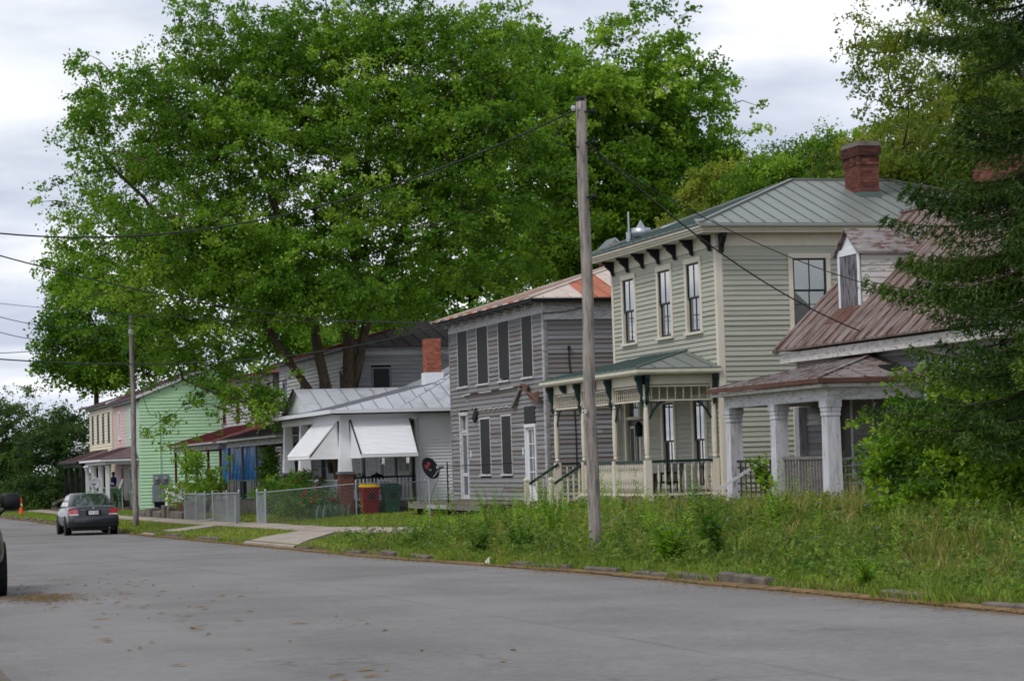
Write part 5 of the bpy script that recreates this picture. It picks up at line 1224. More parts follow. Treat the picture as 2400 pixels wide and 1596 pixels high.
def wire(label, p0, p1, c, t1=1.0, r_=.012, n=40):
    m = MB(); pts = []
    for i in range(n + 1):
        t = t1 * i / n; pts.append((p0[0] + (p1[0] - p0[0]) * t, p0[1] + (p1[1] - p0[1]) * t, c[0] * t * t + c[1] * t + c[2]))
    m.tube(pts, r_, 5)
    return put('overhead_wire', m, 'cable', loc=pts[0], label=label, cat='wire', group='overhead wires')
wire('thick wire sagging left from the top of the tall bare pole', (12.4, 38.66), (-1, 50), (6.735, -6.503, 7.6), 1, .016)
wire('upper wire running left from the corner of the weathered house', (20.4, 79.5), (-1, 50), (3.219, -2.011, 6.5), 1, .017)
wire('low wire dipping left from below the weathered house eave', (20.4, 79.4), (-1, 50), (3.771, -5.479, 6.4), 1, .017)
wire('thin straight wire passing the top of the pole behind the sedan', (20.4, 79.3), (-1, 120), (2.864, 2.422, 6.55), 1, .012)
wire('lowest wire rising to the band on the pole behind the sedan', (12.5, 100), (-1, 70), (3.124, -4.58, 7.5), 1, .014)
wire('topmost of the wires leaving the pole behind the sedan', (12.5, 100), (-1, 60), (4.695, -4.33, 7.9), 1, .013)
wire('middle of the wires leaving the pole behind the sedan', (12.5, 100), (-1, 60), (6.668, -5.925, 7.7), 1, .013)
wire('thick service wire from the tall pole down to the dilapidated house eave', (12.6, 38.66), (20.5, 45.5), (1.354, -4.206, 7.03), 1.02, .015)
wire('thinner upper wire from the tall pole to the dilapidated house roof', (12.6, 38.66), (21.2, 44.9), (1.191, -3.209, 6.91), 1.0, .01)
wire('short looping wire from the pole behind the sedan to the mint house', (12.5, 100), (19.5, 145.1), (5.2, -7.1, 7.3), 1.0, .016)
m = MB(); m.tube([(20.86, 68.9, 6.1), (21.6, 68.85, 6.15), (22.5, 68.8, 6.35)], .012, 5); put('overhead_wire', m, 'cable', loc=(20.86, 68.9, 6.1), label='short cable under the eave on the side of the weathered house', cat='wire', group='overhead wires')

# ================================================================= chain-link fence
FX, FY = 14.8, 82.55
F_ = root('chain_link_fence', (FX, FY, gz(FX, FY)), 'low chain-link fence with open gates round the bungalow yard', 'fence')
def mesh_panel(p, q, h=1.08, step=.12, r_=.0045, parent=F_):
    p, q = Vector(p), Vector(q); L = (q - p).length; u = (q - p) / L; m = MB()
    k = int(L / step)
    for i in range(-int(h / step), k + 1):
        for sg in (1, -1):
            a, b = i * step, i * step + h
            s0, s1 = max(0, a), min(L, b)
            if s1 - s0 < .02: continue
            z0_, z1_ = (s0 - a), (s1 - a)
            if sg < 0: z0_, z1_ = h - z0_, h - z1_
            m.tube([p + u * s0 + Vector((0, 0, z0_)), p + u * s1 + Vector((0, 0, z1_))], r_, 3, False)
    put('chain_link', m, 'galvanised', parent, kind='stuff')
def post(x, y, h=1.15, r_=.03, parent=F_, name='post'):
    z = gz(x, y); m = MB(); m.lathe([(r_, -.1), (r_, h), (r_ * 1.3, h), (r_ * 1.3, h + .03), (r_ * .6, h + .06)], (x, y, z), 10); put(name, m, 'galvanised', parent)
def railbar(p, q, r_=.02, parent=F_, name='top_rail'): m = MB(); m.tube([p, q], r_, 8); put(name, m, 'galvanised', parent)
zt = lambda x, y, h=1.1: (x, y, gz(x, y) + h)
for x in (FX, 18.0, 20.5): post(x, FY, r_=.035 if x == FX else .024)
railbar(zt(FX, FY), zt(18.0, FY)); railbar(zt(18.0, FY), zt(20.5, FY)); mesh_panel(zt(FX, FY, .03), zt(20.5, FY, .03))
ypts = [FY, 84.2, 88.0, 90.8, 94.2, 96.2, 98.6, 101.8]
for y in ypts[1:]: post(FX, y, r_=.034 if y in (84.2, 88.0, 94.2, 96.2) else .024)
for a_, b_ in ((FY, 84.2), (88.0, 90.8), (90.8, 94.2), (96.2, 98.6), (98.6, 101.8)):
    railbar(zt(FX, a_), zt(FX, b_)); mesh_panel(zt(FX, a_, .03), zt(FX, b_, .03))
def gate(p, q):
    g_ = put('gate', (lambda m: m.tube([(*p, gz(*p) + .1), (*p, gz(*p) + 1.1), (*q, gz(*q) + 1.06), (*q, gz(*q) + .06), (*p, gz(*p) + .1)], .02, 8))(MB()), 'galvanised', F_)
    mesh_panel((*p, gz(*p) + .1), (*q, gz(*q) + .06), .98, parent=g_)
gate((FX, 87.9), (14.25, 85.6)); gate((FX, 94.3), (14.4, 95.6))

# ================================================================= wheeled bins
def bin_(label, x, y, bodym, lidm):
    z = gz(x, y); B = root('wheeled_bin', (x, y, z), label, 'bin', 'wheeled bins by the bungalow porch')
    m = MB(); w0, w1, d0, d1 = .24, .3, .26, .33
    m.add([(x - w0, y - d0, z + .05), (x + w0, y - d0, z + .05), (x + w0, y + d0, z + .05), (x - w0, y + d0, z + .05), (x - w1, y - d1, z + .93), (x + w1, y - d1, z + .93), (x + w1, y + d1, z + .93), (x - w1, y + d1, z + .93)], [(3, 2, 1, 0), (4, 5, 6, 7), (0, 1, 5, 4), (1, 2, 6, 5), (2, 3, 7, 6), (3, 0, 4, 7)])
    m.box(x - w1 - .02, y - d1 - .02, z + .9, x + w1 + .02, y + d1 + .02, z + .96); put('body', m, bodym, B)
    m = MB(); m.add([(x - .33, y - .36, z + .97), (x + .33, y - .36, z + .97), (x + .33, y + .36, z + 1.0), (x - .33, y + .36, z + 1.0), (x - .25, y - .24, z + 1.05), (x + .25, y - .24, z + 1.05), (x + .25, y + .3, z + 1.09), (x - .25, y + .3, z + 1.09)], [(3, 2, 1, 0), (4, 5, 6, 7), (0, 1, 5, 4), (1, 2, 6, 5), (2, 3, 7, 6), (3, 0, 4, 7)]); put('lid', m, lidm, B)
    for sx in (-1, 1): m = MB(); m.lathe([(.1, -.03), (.1, .03)], (x + sx * .27, y + .22, z + .1), 12, 'x'); put('wheel', m, 'rubber', B)
    m = MB(); m.tube([(x - .2, y + .38, z + .9), (x + .2, y + .38, z + .9)], .018, 6); put('handle', m, bodym, B)
    m = MB(); m.box(x - .1, y - d1 - .024, z + .55, x + .12, y - d1 + .03, z + .75); put('emblem', m, 'near_black', B)
bin_('red wheeled bin with a yellow lid beside the brick pier', 18.62, 83.2, 'bin_red', 'lid_yellow')
bin_('dark green wheeled bin next to the red one', 19.4, 83.2, 'bin_green', 'bin_green')

# ================================================================= satellite dishes
def dish(label, base, h, n_, rad, mat, armlen, logo=None, polemat='galvanised'):
    x, y, z = base; D = root('satellite_dish', base, label, 'dish')
    m = MB(); m.tube([(x, y, z - .1), (x, y, z + h - .12)], .025, 8); put('mast', m, polemat, D)
    n_ = Vector(n_).normalized(); c = Vector((x, y, z + h)) + n_ * .1
    q = n_.to_track_quat('Z', 'Y'); m = MB(); rings = []
    for i in range(6):
        r_ = rad * i / 5 if i else .001; rings.append([(c + q @ Vector((r_ * .92 * math.cos(t), r_ * 1.04 * math.sin(t), .16 * (r_ / rad) ** 2 * rad - .06))) for t in [2 * math.pi * k / 28 for k in range(28)]])
    back = [[p - n_ * .02 for p in r_] for r_ in rings[::-1]]
    put('reflector', loft(rings + back, False), mat, D, True)
    foot = c + q @ Vector((0, -rad * .9, 0)); tip = foot + n_ * armlen + Vector((0, 0, .12))
    m = MB(); m.bar(foot - n_ * .05, tip, .03, .03); put('feed_arm', m, 'dish_grey', D)
    m = MB(); m.bar(tip - n_ * .06 + Vector((0, 0, .04)), tip + n_ * .06 + Vector((0, 0, .06)), .22, .09); m.lathe([(.04, 0), (.05, .1)], tip, 8); put('receiver', m, 'dish_grey', D)
    m = MB(); m.tube([tip, tip.lerp(foot, .5) - Vector((0, 0, .25)), Vector((x + .08, y, z + h * .5)), Vector((x + .02, y, z + h * .3))], .008, 5); put('feed_cable', m, 'cable', D)
    m = MB(); m.bar((x, y, z + h - .14), tuple(c - n_ * .06), .08, .1); put('bracket', m, 'galvanised', D)
    if logo:
        t = text(logo, .2, 'logo_red', D, tuple(c + q @ Vector((-.07, .1, -.03))), (0, 0, 0), 'logo'); qq = q @ Matrix.Rotation(R(38), 3, 'Z').to_quaternion(); t.rotation_euler = qq.to_euler()
    return D
dish('black satellite dish with a red logo on a post before the weathered house', (18.0, 72.0, gz(18, 72)), 1.5, (.42, -.8, .42), .35, 'dish_black', .34, 'dish')
dish('pale grey satellite dish in front of the mint house porch', (15.4, 141.5, gz(15.4, 141)), 1.7, (-.25, -.9, .35), .36, 'dish_grey', .4)
dish('grey satellite dish seen edge-on beside the mint house porch', (17.2, 143.6, gz(17.2, 143)), 1.55, (-.95, -.1, .35), .32, 'dish_grey', .4)
m = MB(); m.tube([(19.0, 73.6, gz(19, 73.6) - .1), (19.0, 73.6, 1.75)], .022, 8); m.tube([(19.0, 73.6, 1.62), (20.85, 72.6, 1.66)], .012, 5)
for i in range(5): m.box(18.98, 73.57, .5 + i * .2, 19.05, 73.6, .53 + i * .2)
put('pipe_stand', m, 'dark_iron', loc=(19, 73.6, gz(19, 73.6)), label='thin dark metal stand pipe beside the black satellite dish', cat='pipe')

# ================================================================= small things down the street
z = gz(12.6, 159.9); K = root('traffic_cone', (12.6, 159.9, z), 'tall orange traffic cone with pale band on the verge', 'cone')
m = MB(); m.sqlathe([(.2, 0), (.2, .05)], (12.6, 159.9, z)); put('base', m, 'orange', K)
m = MB(); m.lathe([(.15, .05), (.085, .55)], (12.6, 159.9, z), 14); m.lathe([(.07, .68), (.035, 1.0), (.045, 1.05), (.03, 1.08)], (12.6, 159.9, z), 14); put('body', m, 'orange', K)
m = MB(); m.lathe([(.0865, .55), (.0715, .68)], (12.6, 159.9, z), 14); put('band', m, 'reflective', K)
random.seed(9)
def block(label, x0, y0, x1, y1, h):
    z = gz((x0 + x1) / 2, (y0 + y1) / 2) - .1; c = .04; j = lambda: random.uniform(-.02, .02)
    m = MB(); m.add([(x0, y0, z), (x1, y0, z), (x1, y1, z), (x0, y1, z), (x0 + j(), y0 + j(), z + h - c), (x1 + j(), y0 + j(), z + h - c), (x1 + j(), y1 + j(), z + h - c), (x0 + j(), y1 + j(), z + h - c),
        (x0 + c, y0 + c, z + h + j()), (x1 - c, y0 + c, z + h + j()), (x1 - c, y1 - c, z + h + j()), (x0 + c, y1 - c, z + h + j())],
        [(3, 2, 1, 0), (0, 1, 5, 4), (1, 2, 6, 5), (2, 3, 7, 6), (3, 0, 4, 7), (4, 5, 9, 8), (5, 6, 10, 9), (6, 7, 11, 10), (7, 4, 8, 11), (8, 9, 10, 11)])
    put('stone_block', m, 'stone', loc=((x0 + x1) / 2, (y0 + y1) / 2, z), label=label, cat='stone block', group='stone blocks edging the mint house yard')
block('long low stone block between the gap posts of the mint yard edge', 15.0, 104.2, 15.35, 108.0, .42)
block('upright stone post at the end of the chain-link fence', 15.0, 102.6, 15.4, 103.4, .68)
block('upright stone post in the middle of the mint yard edge', 15.0, 109.6, 15.42, 110.6, .66)
block('upright stone post just right of the middle post', 15.0, 108.2, 15.4, 108.9, .6)
block('low stone block right of the far pole', 15.0, 111.0, 15.35, 113.6, .4)
block('tilted stone lump behind the far utility pole', 15.0, 114.6, 15.5, 116.2, .52)
block('long flat stone block behind the grey sedan', 15.0, 116.6, 15.35, 121.0, .36)
# plastic chairs stacked on the mint porch
def chair(label, x, y, z, rz, mat, group=None, n_stack=1):
    Cq = root('plastic_chair' if mat == 'black_plastic' else 'porch_chair', (x, y, z), label, 'chair', group); Cq.rotation_euler.z = rz
    def pt(nm, mb, par=Cq):
        o = bpy.data.objects.new(nm, mesh_of(nm, mb, mat)); COL.objects.link(o); o.parent = par; ORG[o] = (0, 0, 0); return o
    pt('seat', MB().box(-.25, -.24, .4, .25, .24, .44))
    m = MB(); m.extr([(-.25, .2, .44), (.25, .2, .44), (.22, .3, .88), (-.22, .3, .88)], (0, .03, 0)); pt('backrest', m)
    for a in (-1, 1):
        m = MB(); m.bar((a * .27, -.22, .63), (a * .27, .24, .66), .05, .03); m.bar((a * .27, -.2, .43), (a * .27, -.2, .63), .04, .04); pt('armrest', m)
        for b in (-1, 1): m = MB(); m.bar((a * .23, b * .21, .4), (a * .26, b * .25, 0), .04, .04); pt('leg', m)
    return Cq
chair('black plastic chair at the near end of the mint house porch', 17.5, 147.2, pfm, R(80), 'black_plastic', 'black plastic chairs on the mint porch')
chair('second black plastic chair, deeper on the mint house porch', 17.6, 148.6, pfm, R(60), 'black_plastic', 'black plastic chairs on the mint porch')
chair('black porch chair by the corner post of the sage house', 19.7, 55.2, PF, R(-90), 'black_plastic', 'dark chairs on the sage porch')
chair('brown porch chair below the second porch window of the sage house', 20.2, 56.4, PF, R(-80), 'chair_brown', 'dark chairs on the sage porch')
# person on the mint porch (one continuous body)
def person(x, y, z, rz):
    P = root('person', (x, y, z), 'person in a dark blue top standing on the mint house porch', 'person'); P.rotation_euler.z = rz
    v = [(0, 0, .95), (0, 0, 1.15), (0, -.01, 1.38), (0, -.01, 1.5), (0, -.02, 1.56), (0, -.03, 1.66), (0, -.02, 1.76),
         (.19, 0, 1.42), (.25, 0, 1.16), (.22, -.1, .92), (.21, -.14, .84), (-.19, 0, 1.42), (-.25, 0, 1.16), (-.22, -.1, .92), (-.21, -.14, .84),
         (.1, 0, .88), (.11, -.01, .5), (.11, .02, .09), (.12, -.14, .04), (-.1, 0, .88), (-.11, -.01, .5), (-.11, .02, .09), (-.12, -.14, .04)]
    e_ = [(0, 1), (1, 2), (2, 3), (3, 4), (4, 5), (5, 6), (2, 7), (7, 8), (8, 9), (9, 10), (2, 11), (11, 12), (12, 13), (13, 14), (0, 15), (15, 16), (16, 17), (17, 18), (0, 19), (19, 20), (20, 21), (21, 22)]
    rad = [.15, .145, .16, .06, .06, .1, .07, .065, .05, .04, .04, .065, .05, .04, .04, .1, .07, .05, .04, .1, .07, .05, .04]
    me = bpy.data.meshes.new('body'); me.from_pydata(v, e_, [])
    o = bpy.data.objects.new('body', me); COL.objects.link(o); o.parent = P
    me.materials.append(MATS['blue_cloth'])
    o.modifiers.new('skin', 'SKIN')
    for i, r_ in enumerate(rad): me.skin_vertices[0].data[i].radius = (r_, r_ * .8)
    me.skin_vertices[0].data[0].use_root = True
    sb = o.modifiers.new('sub', 'SUBSURF'); sb.levels = 1; sb.render_levels = 1
    def part(nm, mb, mat):
        q = bpy.data.objects.new(nm, mesh_of(nm, mb, mat, smooth=True)); COL.objects.link(q); q.parent = P
    m = MB(); m.lathe([(.02, 1.52), (.075, 1.56), (.1, 1.66), (.095, 1.73), (.05, 1.785), (.005, 1.795)], (0, -.025, 0), 12); m.lathe([(.012, 0), (.015, .03)], (0, -.135, 1.64), 6); part('head', m, 'skin')
    m = MB(); m.lathe([(.104, 1.68), (.106, 1.73), (.07, 1.79), (.01, 1.81)], (0, -.012, 0), 12); part('hair', m, 'hair')
    m = MB(); m.lathe([(.17, .45), (.175, .7), (.17, .96)], (0, 0, 0), 12); part('trousers', m, 'dark_cloth')
person(17.6, 151.2, pfm + .38, R(-60))
# things on the row-house porches
m = MB(); tv = []; nx_, nz_ = 40, 10
for j in range(nz_ + 1):
    for i in range(nx_ + 1):
        u_, w_ = i / nx_, j / nz_; yy2 = 106.3 + 10.1 * u_; z2 = 2.82 - (1.62 + .06 * math.sin(u_ * 9)) * w_ - .05 * math.sin(u_ * 3.14)
        tv.append((18.78 + (.03 + .05 * w_) * math.sin(u_ * 60 + 1.5 * math.sin(w_ * 4)), yy2, z2))
m.add(tv, [(j * (nx_ + 1) + i, j * (nx_ + 1) + i + 1, (j + 1) * (nx_ + 1) + i + 1, (j + 1) * (nx_ + 1) + i) for j in range(nz_) for i in range(nx_)]); put('blue_tarpaulin', m, 'tarp_blue', loc=(18.5, 111, 1), label='bright blue tarpaulin hung across the row-house porches', cat='tarpaulin')
zz_ = zh(127)
C4 = root('storage_cabinet', (18.0, 127.2, zz_), 'white storage cabinet standing by the red porch post', 'cabinet')
put('body', MB().box(17.6, 126.6, zz_ - .05, 18.3, 128.2, zz_ + 1.15), 'white', C4); put('lid', MB().extr([(17.55, 126.55, zz_ + 1.15), (18.35, 126.55, zz_ + 1.15), (17.95, 126.55, zz_ + 1.32)], (0, 1.7, 0)), 'white', C4); put('handle', MB().box(17.585, 126.55, zz_ + .4, 17.6, 126.95, zz_ + .9), 'near_black', C4)
m = MB(); m.lathe([(.2, 0), (.28, .55), (.3, .57)], (17.4, 113.2, zh(113)), 14); put('blue_bucket', m, 'tarp_blue', loc=(17.4, 113.2, zh(113)), label='blue plastic tub behind the chain-link fence', cat='tub')
m = MB(); m.box(16.9, 113.9, zh(114) - .05, 17.5, 120.0, zh(114) + .5); o = put('garden_wall', m, 'mortar_dark', loc=(17.2, 117, zh(117)), label='low old brick wall before the red porch', cat='wall')
brickwork(o, 16.86, 113.86, 17.54, 120.04, zh(117) - .05, zh(117) + .5, 'brick_soot', False, .09, .25)
# white rolled paper litter by the kerb
m = MB(); m.add([(11.3, 41.2, zr(41) + .04), (11.45, 41.25, zr(41) + .05), (11.5, 41.45, zr(41) + .1), (11.35, 41.5, zr(41) + .06), (11.4, 41.35, zr(41) + .15)], [(0, 1, 4), (1, 2, 4), (2, 3, 4), (3, 0, 4)]); put('crumpled_paper', m, 'paper', loc=(11.4, 41.3, zr(41)), label='white crumpled paper lying against the kerb', cat='paper')
# porch clutter of the bungalow
def pot(label, x, y, z, r_, h): m = MB(); m.lathe([(r_ * .7, 0), (r_, h), (r_ * 1.08, h), (r_ * 1.08, h + .04), (r_ * .8, h + .04)], (x, y, z), 14); return put('flower_pot', m, 'black_plastic', loc=(x, y, z), label=label, cat='pot', group='pots on the bungalow porch')
pot('black pot on the bungalow porch behind the left railing', 18.7, 84.6, .4, .22, .5); pot('black pot on the bungalow porch beside the wall', 19.9, 84.6, .4, .24, .55)
G = root('kettle_grill', (19.3, 84.9, .4), 'round black kettle grill on the bungalow porch', 'grill')
m = MB(); m.lathe([(.05, .55), (.25, .65), (.3, .8), (.3, .84), (.22, .98), (.04, 1.04), (.03, 1.08)], (19.3, 84.9, .4), 16); put('bowl', m, 'black_plastic', G, True)
for a in range(3): m = MB(); m.bar((19.3 + .12 * math.cos(a * 2.1), 84.9 + .12 * math.sin(a * 2.1), 1.0), (19.3 + .3 * math.cos(a * 2.1), 84.9 + .3 * math.sin(a * 2.1), .4), .025, .025); put('leg', m, 'dark_iron', G)
m = MB(); m.box(20.0, 84.3, 1.34, 20.35, 84.5, 1.5); put('white_box', m, 'paper', loc=(20.1, 84.4, 1.34), label='small white box resting on the bungalow railing', cat='box')
m = MB(); m.box(18.6, 84.35, .4, 20.3, 84.95, .8); m.box(18.6, 84.9, .8, 20.3, 85.0, 1.25); put('porch_bench', m, 'black_plastic', loc=(19.4, 84.7, .4), label='dark bench behind the bungalow porch railing', cat='bench') if False else None
# ================================================================= vegetation
def unit(a): return a / np.maximum(np.linalg.norm(a, axis=1, keepdims=True), 1e-9)
def mesh_np(name, v, tris, tint, mat, off=(0, 0, 0), smooth=False):
    me = bpy.data.meshes.new(name); v = v - np.array(off)
    me.vertices.add(len(v)); me.vertices.foreach_set('co', v.astype(np.float32).ravel())
    nt_ = len(tris); me.loops.add(nt_ * 3); me.loops.foreach_set('vertex_index', tris.astype(np.int32).ravel())
    me.polygons.add(nt_); me.polygons.foreach_set('loop_start', np.arange(nt_, dtype=np.int32) * 3)
    me.polygons.foreach_set('loop_total', np.full(nt_, 3, dtype=np.int32))
    if smooth: me.polygons.foreach_set('use_smooth', np.ones(nt_, dtype=bool))
    if tint is not None:
        at_ = me.attributes.new('tint', 'FLOAT', 'POINT'); at_.data.foreach_set('value', np.clip(tint, 0, 1).astype(np.float32))
    me.materials.append(MATS[mat]); me.update(); return me
def put_np(name, v, tris, tint, mat, parent=None, loc=(0, 0, 0), smooth=False, **k):
    off = ORG[parent] if parent else loc
    o = bpy.data.objects.new(name, mesh_np(name, v, tris, tint, mat, off, smooth)); COL.objects.link(o); ORG[o] = off
    if parent: o.parent = parent
    else: o.location = loc
    return tag(o, **k)
def leaf_geo(c, d, n, L, Wd, tint, fold=.25):
    d = unit(d); s = unit(np.cross(d, n)); n2 = np.cross(s, d); N_ = len(c)
    L = np.broadcast_to(L, N_)[:, None]; Wd = np.broadcast_to(Wd, N_)[:, None]
    v = np.empty((N_, 4, 3)); v[:, 0] = c - d * L * .5; v[:, 1] = c + d * L * .5
    m = c - d * L * .08
    v[:, 2] = m - s * Wd * .5 + n2 * Wd * fold; v[:, 3] = m + s * Wd * .5 + n2 * Wd * fold
    i = np.arange(N_)[:, None] * 4
    t = np.concatenate([i + np.array([[0, 3, 1]]), i + np.array([[0, 1, 2]])], 1).reshape(-1, 3)
    return v.reshape(-1, 3), t, np.repeat(tint, 4)
def sticks(p0, p1, r0, r1):
    """three-sided tapered twigs"""
    d = unit(p1 - p0); ref = np.where(np.abs(d[:, 2:3]) < .9, np.array([[0, 0, 1.]]), np.array([[1., 0, 0]]))
    a = unit(np.cross(d, ref)); b = np.cross(d, a); N_ = len(p0); v = np.empty((N_, 6, 3))
    for k in range(3):
        t = 2 * math.pi * k / 3; o_ = a * math.cos(t) + b * math.sin(t)
        v[:, k] = p0 + o_ * r0[:, None]; v[:, k + 3] = p1 + o_ * r1[:, None]
    i = np.arange(N_)[:, None] * 6; fs = []
    for k in range(3):
        j = (k + 1) % 3; fs += [i + np.array([[k, j, j + 3]]), i + np.array([[k, j + 3, k + 3]])]
    return v.reshape(-1, 3), np.concatenate(fs, 1).reshape(-1, 3)
def clump_leaves(rg, cl, rad, per, L, aspect, tints, up=.7, flat=.5, droop=0.25, out=None, sprays=7):
    N_ = len(cl); M = N_ * per
    idx = np.repeat(np.arange(N_), per)
    sd_ = unit(rg.normal(size=(N_, sprays, 3)).reshape(-1, 3) * np.array([1, 1, flat])).reshape(N_, sprays, 3)
    if out is not None: sd_ = unit((sd_ + out[:, None, :] * .45).reshape(-1, 3)).reshape(N_, sprays, 3)
    k = rg.integers(0, sprays, M); t = rg.random(M) ** .7
    dirs = sd_[idx, k]; rr = rad[idx]
    pos = cl[idx] + dirs * (t * rr)[:, None] + rg.normal(size=(M, 3)) * (rr * .13)[:, None]
    pos[:, 2] -= droop * (t ** 2) * rr * .6
    n = unit(rg.normal(size=(M, 3)) * .75 + np.array([0, 0, up]))
    d = dirs * .6 + rg.normal(size=(M, 3)) * .7 + np.array([0, 0, -droop])
    tint = tints[idx] + rg.normal(size=M) * .11
    Ls = L * rg.uniform(.5, 1.25, M)
    return leaf_geo(pos, d, n, Ls, Ls * aspect, tint)
def sample_blobs(rg, blobs, n, noise=.2, inner=.42):
    vol = np.array([b[3] * b[4] * b[5] * b[6] for b in blobs]) ** .8; p = vol / vol.sum()
    which = rg.choice(len(blobs), n, p=p); B_ = np.array(blobs)[which]
    d = unit(rg.normal(size=(n, 3))); r_ = rg.random(n) ** inner
    f = 1 + noise * (np.sin(d[:, 0] * 5 + which * 1.7) * np.cos(d[:, 1] * 4 + which) + .6 * np.sin(d[:, 2] * 9 + which * 2.1))
    return B_[:, :3] + d * B_[:, 3:6] * (r_ * f)[:, None], d, which
def tree(name, label, trunks, blobs, n, per, L, mat, seed, crad=(.55, 1.0), tr=.3, aspect=.7, tmean=.45, tvar=.28, limbs=True, group='trees behind the houses', cat='tree', sparse=None, up=.7, barkm='bark', inner=.42, twig_r=1.0, noise=.2, cpb=10, spread=.85, clip=0.0):
    rg = np.random.default_rng(seed); base = trunks[0][0]
    T_ = root(name, base, label, cat, group)
    nb = max(12, n // cpb); bc, bo, which = sample_blobs(rg, blobs, nb, noise, inner); bi = rg.integers(0, nb, n)
    cl = bc[bi] + rg.normal(size=(n, 3)) * np.array([1, 1, .42]) * spread * rg.uniform(.6, 1.25, nb)[bi][:, None]; od = bo[bi]; btint = rg.normal(0, tvar, nb)[bi]
    if sparse: cl2, od2, w2 = sample_blobs(rg, sparse[0], sparse[1], .3, .6); cl, od = np.vstack([cl, cl2]), np.vstack([od, od2]); btint = np.concatenate([btint, np.zeros(len(cl2))])
    ok = cl[:, 0] > cl[:, 1] * clip; cl, od, btint = cl[ok], od[ok], btint[ok]
    nodes = []; m = MB()
    for tk in trunks:
        pts = [Vector(p) for p in tk[:-1]]; r0 = tk[-1]; fine = []
        for a, b in zip(pts[:-1], pts[1:]):
            for t in (0, .25, .5, .75): fine.append(a.lerp(b, t) + Vector(rg.normal(size=3) * .06))
        fine.append(pts[-1]); fine[0] = pts[0]
        m.tube(fine, [r0 * (1 - .72 * i / (len(fine) - 1)) for i in range(len(fine))], 9); nodes += [tuple(p) for p in fine[len(fine) // 4:]]
    if limbs:
        for b in list(blobs) + (list(sparse[0]) if sparse else []):
            c = Vector(b[:3]); st_ = min(nodes, key=lambda q: (Vector(q) - c).length + max(0, q[2] - c.z + 1.5) * 1.5); s_ = Vector(st_)
            mid = s_.lerp(c, .5) + Vector((0, 0, -.08 * (c - s_).length)) + Vector(rg.normal(size=3) * .3)
            pts = [s_.lerp(mid, t).lerp(mid.lerp(c, t), t) for t in [i / 7 for i in range(8)]]
            rr = tr * .4 * min(1, (c - s_).length / 9 + .15); m.tube(pts, [rr * (1 - .8 * i / 7) for i in range(8)], 6); nodes += [tuple(p) for p in pts[2:]]
    nd = np.array(nodes); par = list(range(len(nd)))
    ctr = nd.mean(0); order = np.argsort(np.linalg.norm(cl - ctr, axis=1))
    P0, P1, R0, R1 = [], [], [], []; cap = len(nd) + 2 * len(cl) + 5; buf = np.empty((cap, 3)); buf[:len(nd)] = nd; k = len(nd)
    for i in order:
        c = cl[i]; q = buf[:k]; dd = np.linalg.norm(q - c, axis=1) + np.maximum(0, q[:, 2] - c[2]) * .6; j = int(dd.argmin()); s_ = q[j].copy(); D_ = np.linalg.norm(c - s_)
        mid = (s_ + c) / 2 + rg.normal(size=3) * .08 * D_ + np.array([0, 0, .08 * D_]); r_ = min(.07, .010 + .015 * D_) * twig_r
        P0 += [s_, mid]; P1 += [mid, c]; R0 += [r_, r_ * .7]; R1 += [r_ * .7, r_ * .35]
        buf[k] = mid; buf[k + 1] = c; k += 2
    put('trunk', m, barkm, T_, True)
    v, f = sticks(np.array(P0), np.array(P1), np.array(R0), np.array(R1)); put_np('branches', v, f, None, 'bark_thin', T_)
    tints = tmean + btint + rg.normal(0, .12, len(cl)); rad = rg.uniform(crad[0], crad[1], len(cl))
    v, f, t = clump_leaves(rg, cl, rad, per, L, aspect, tints, up=up, out=od * np.array([1, 1, .6]))
    put_np('crown', v, f, t, mat, T_, kind='stuff'); return T_
T1 = [(19.18, 97.0, 16.91, 5.62, 5.5, 4.39, 1.0), (14.3, 97.0, 15.1, 3.89, 5, 5.02, 1.0), (24.58, 97.0, 16.27, 4.63, 5.5, 4.99, 1.0), (15.5, 97.0, 10.76, 5.02, 6, 3.29, 1.0), (21.89, 97.0, 11.09, 5.29, 6, 3.35, 1.0), (27.03, 97.0, 11.79, 3.22, 5, 3.94, 0.9), (17.45, 97.0, 19.0, 3.5, 4, 1.92, 0.8), (22.85, 97.0, 19.64, 3.91, 4, 1.6, 0.8), (27.03, 97.0, 17.74, 2.69, 4, 3.05, 0.8), (17.72, 95.0, 8.85, 3.24, 3.5, 1.37, 1.0), (21.21, 95.0, 8.99, 3.28, 3.5, 1.21, 1.0), (12.61, 105.0, 12.27, 2.78, 3.0, 4.08, 0.9)]
T1s = [(10.44, 96.0, 15.95, 1.36, 2.0, 2.2, 1.0), (10.65, 105.0, 10.79, 1.11, 2.0, 2.95, 1.0)]
T1h = [(16.57, 94.0, 4.57, 1.09, 1.2, 1.26, 1.0), (19.07, 94.0, 8.59, 1.87, 2.0, 1.36, 0.8), (15.19, 104.0, 5.68, 1.38, 1.2, 1.57, 1.0), (16.89, 104.0, 6.76, 1.48, 1.5, 0.74, 0.8), (14.69, 104.0, 7.81, 2.03, 1.5, 1.11, 1.0)]
T3 = [(35.69, 106.0, 17.92, 4.18, 5, 4.38, 1.0), (39.08, 106.0, 18.17, 2.21, 4, 2.81, 0.9), (41.34, 106.0, 15.56, 1.71, 3, 1.91, 0.8), (33.08, 106.0, 14.71, 3.36, 5, 4.34, 1.0), (37.01, 106.0, 13.53, 3.79, 5, 2.99, 1.0), (39.99, 106.0, 13.73, 2.21, 4, 2.21, 0.8), (33.99, 106.0, 10.75, 3.55, 4, 2.17, 0.8), (31.13, 106.0, 18.07, 2.16, 4, 3.34, 0.7), (31.84, 106.0, 20.86, 1.78, 3, 1.58, 0.6)]
T4 = [(33.66, 86.0, 11.46, 1.63, 3, 1.39, 1.0), (32.41, 86.0, 10.64, 1.3, 2.5, 0.98, 0.8)]
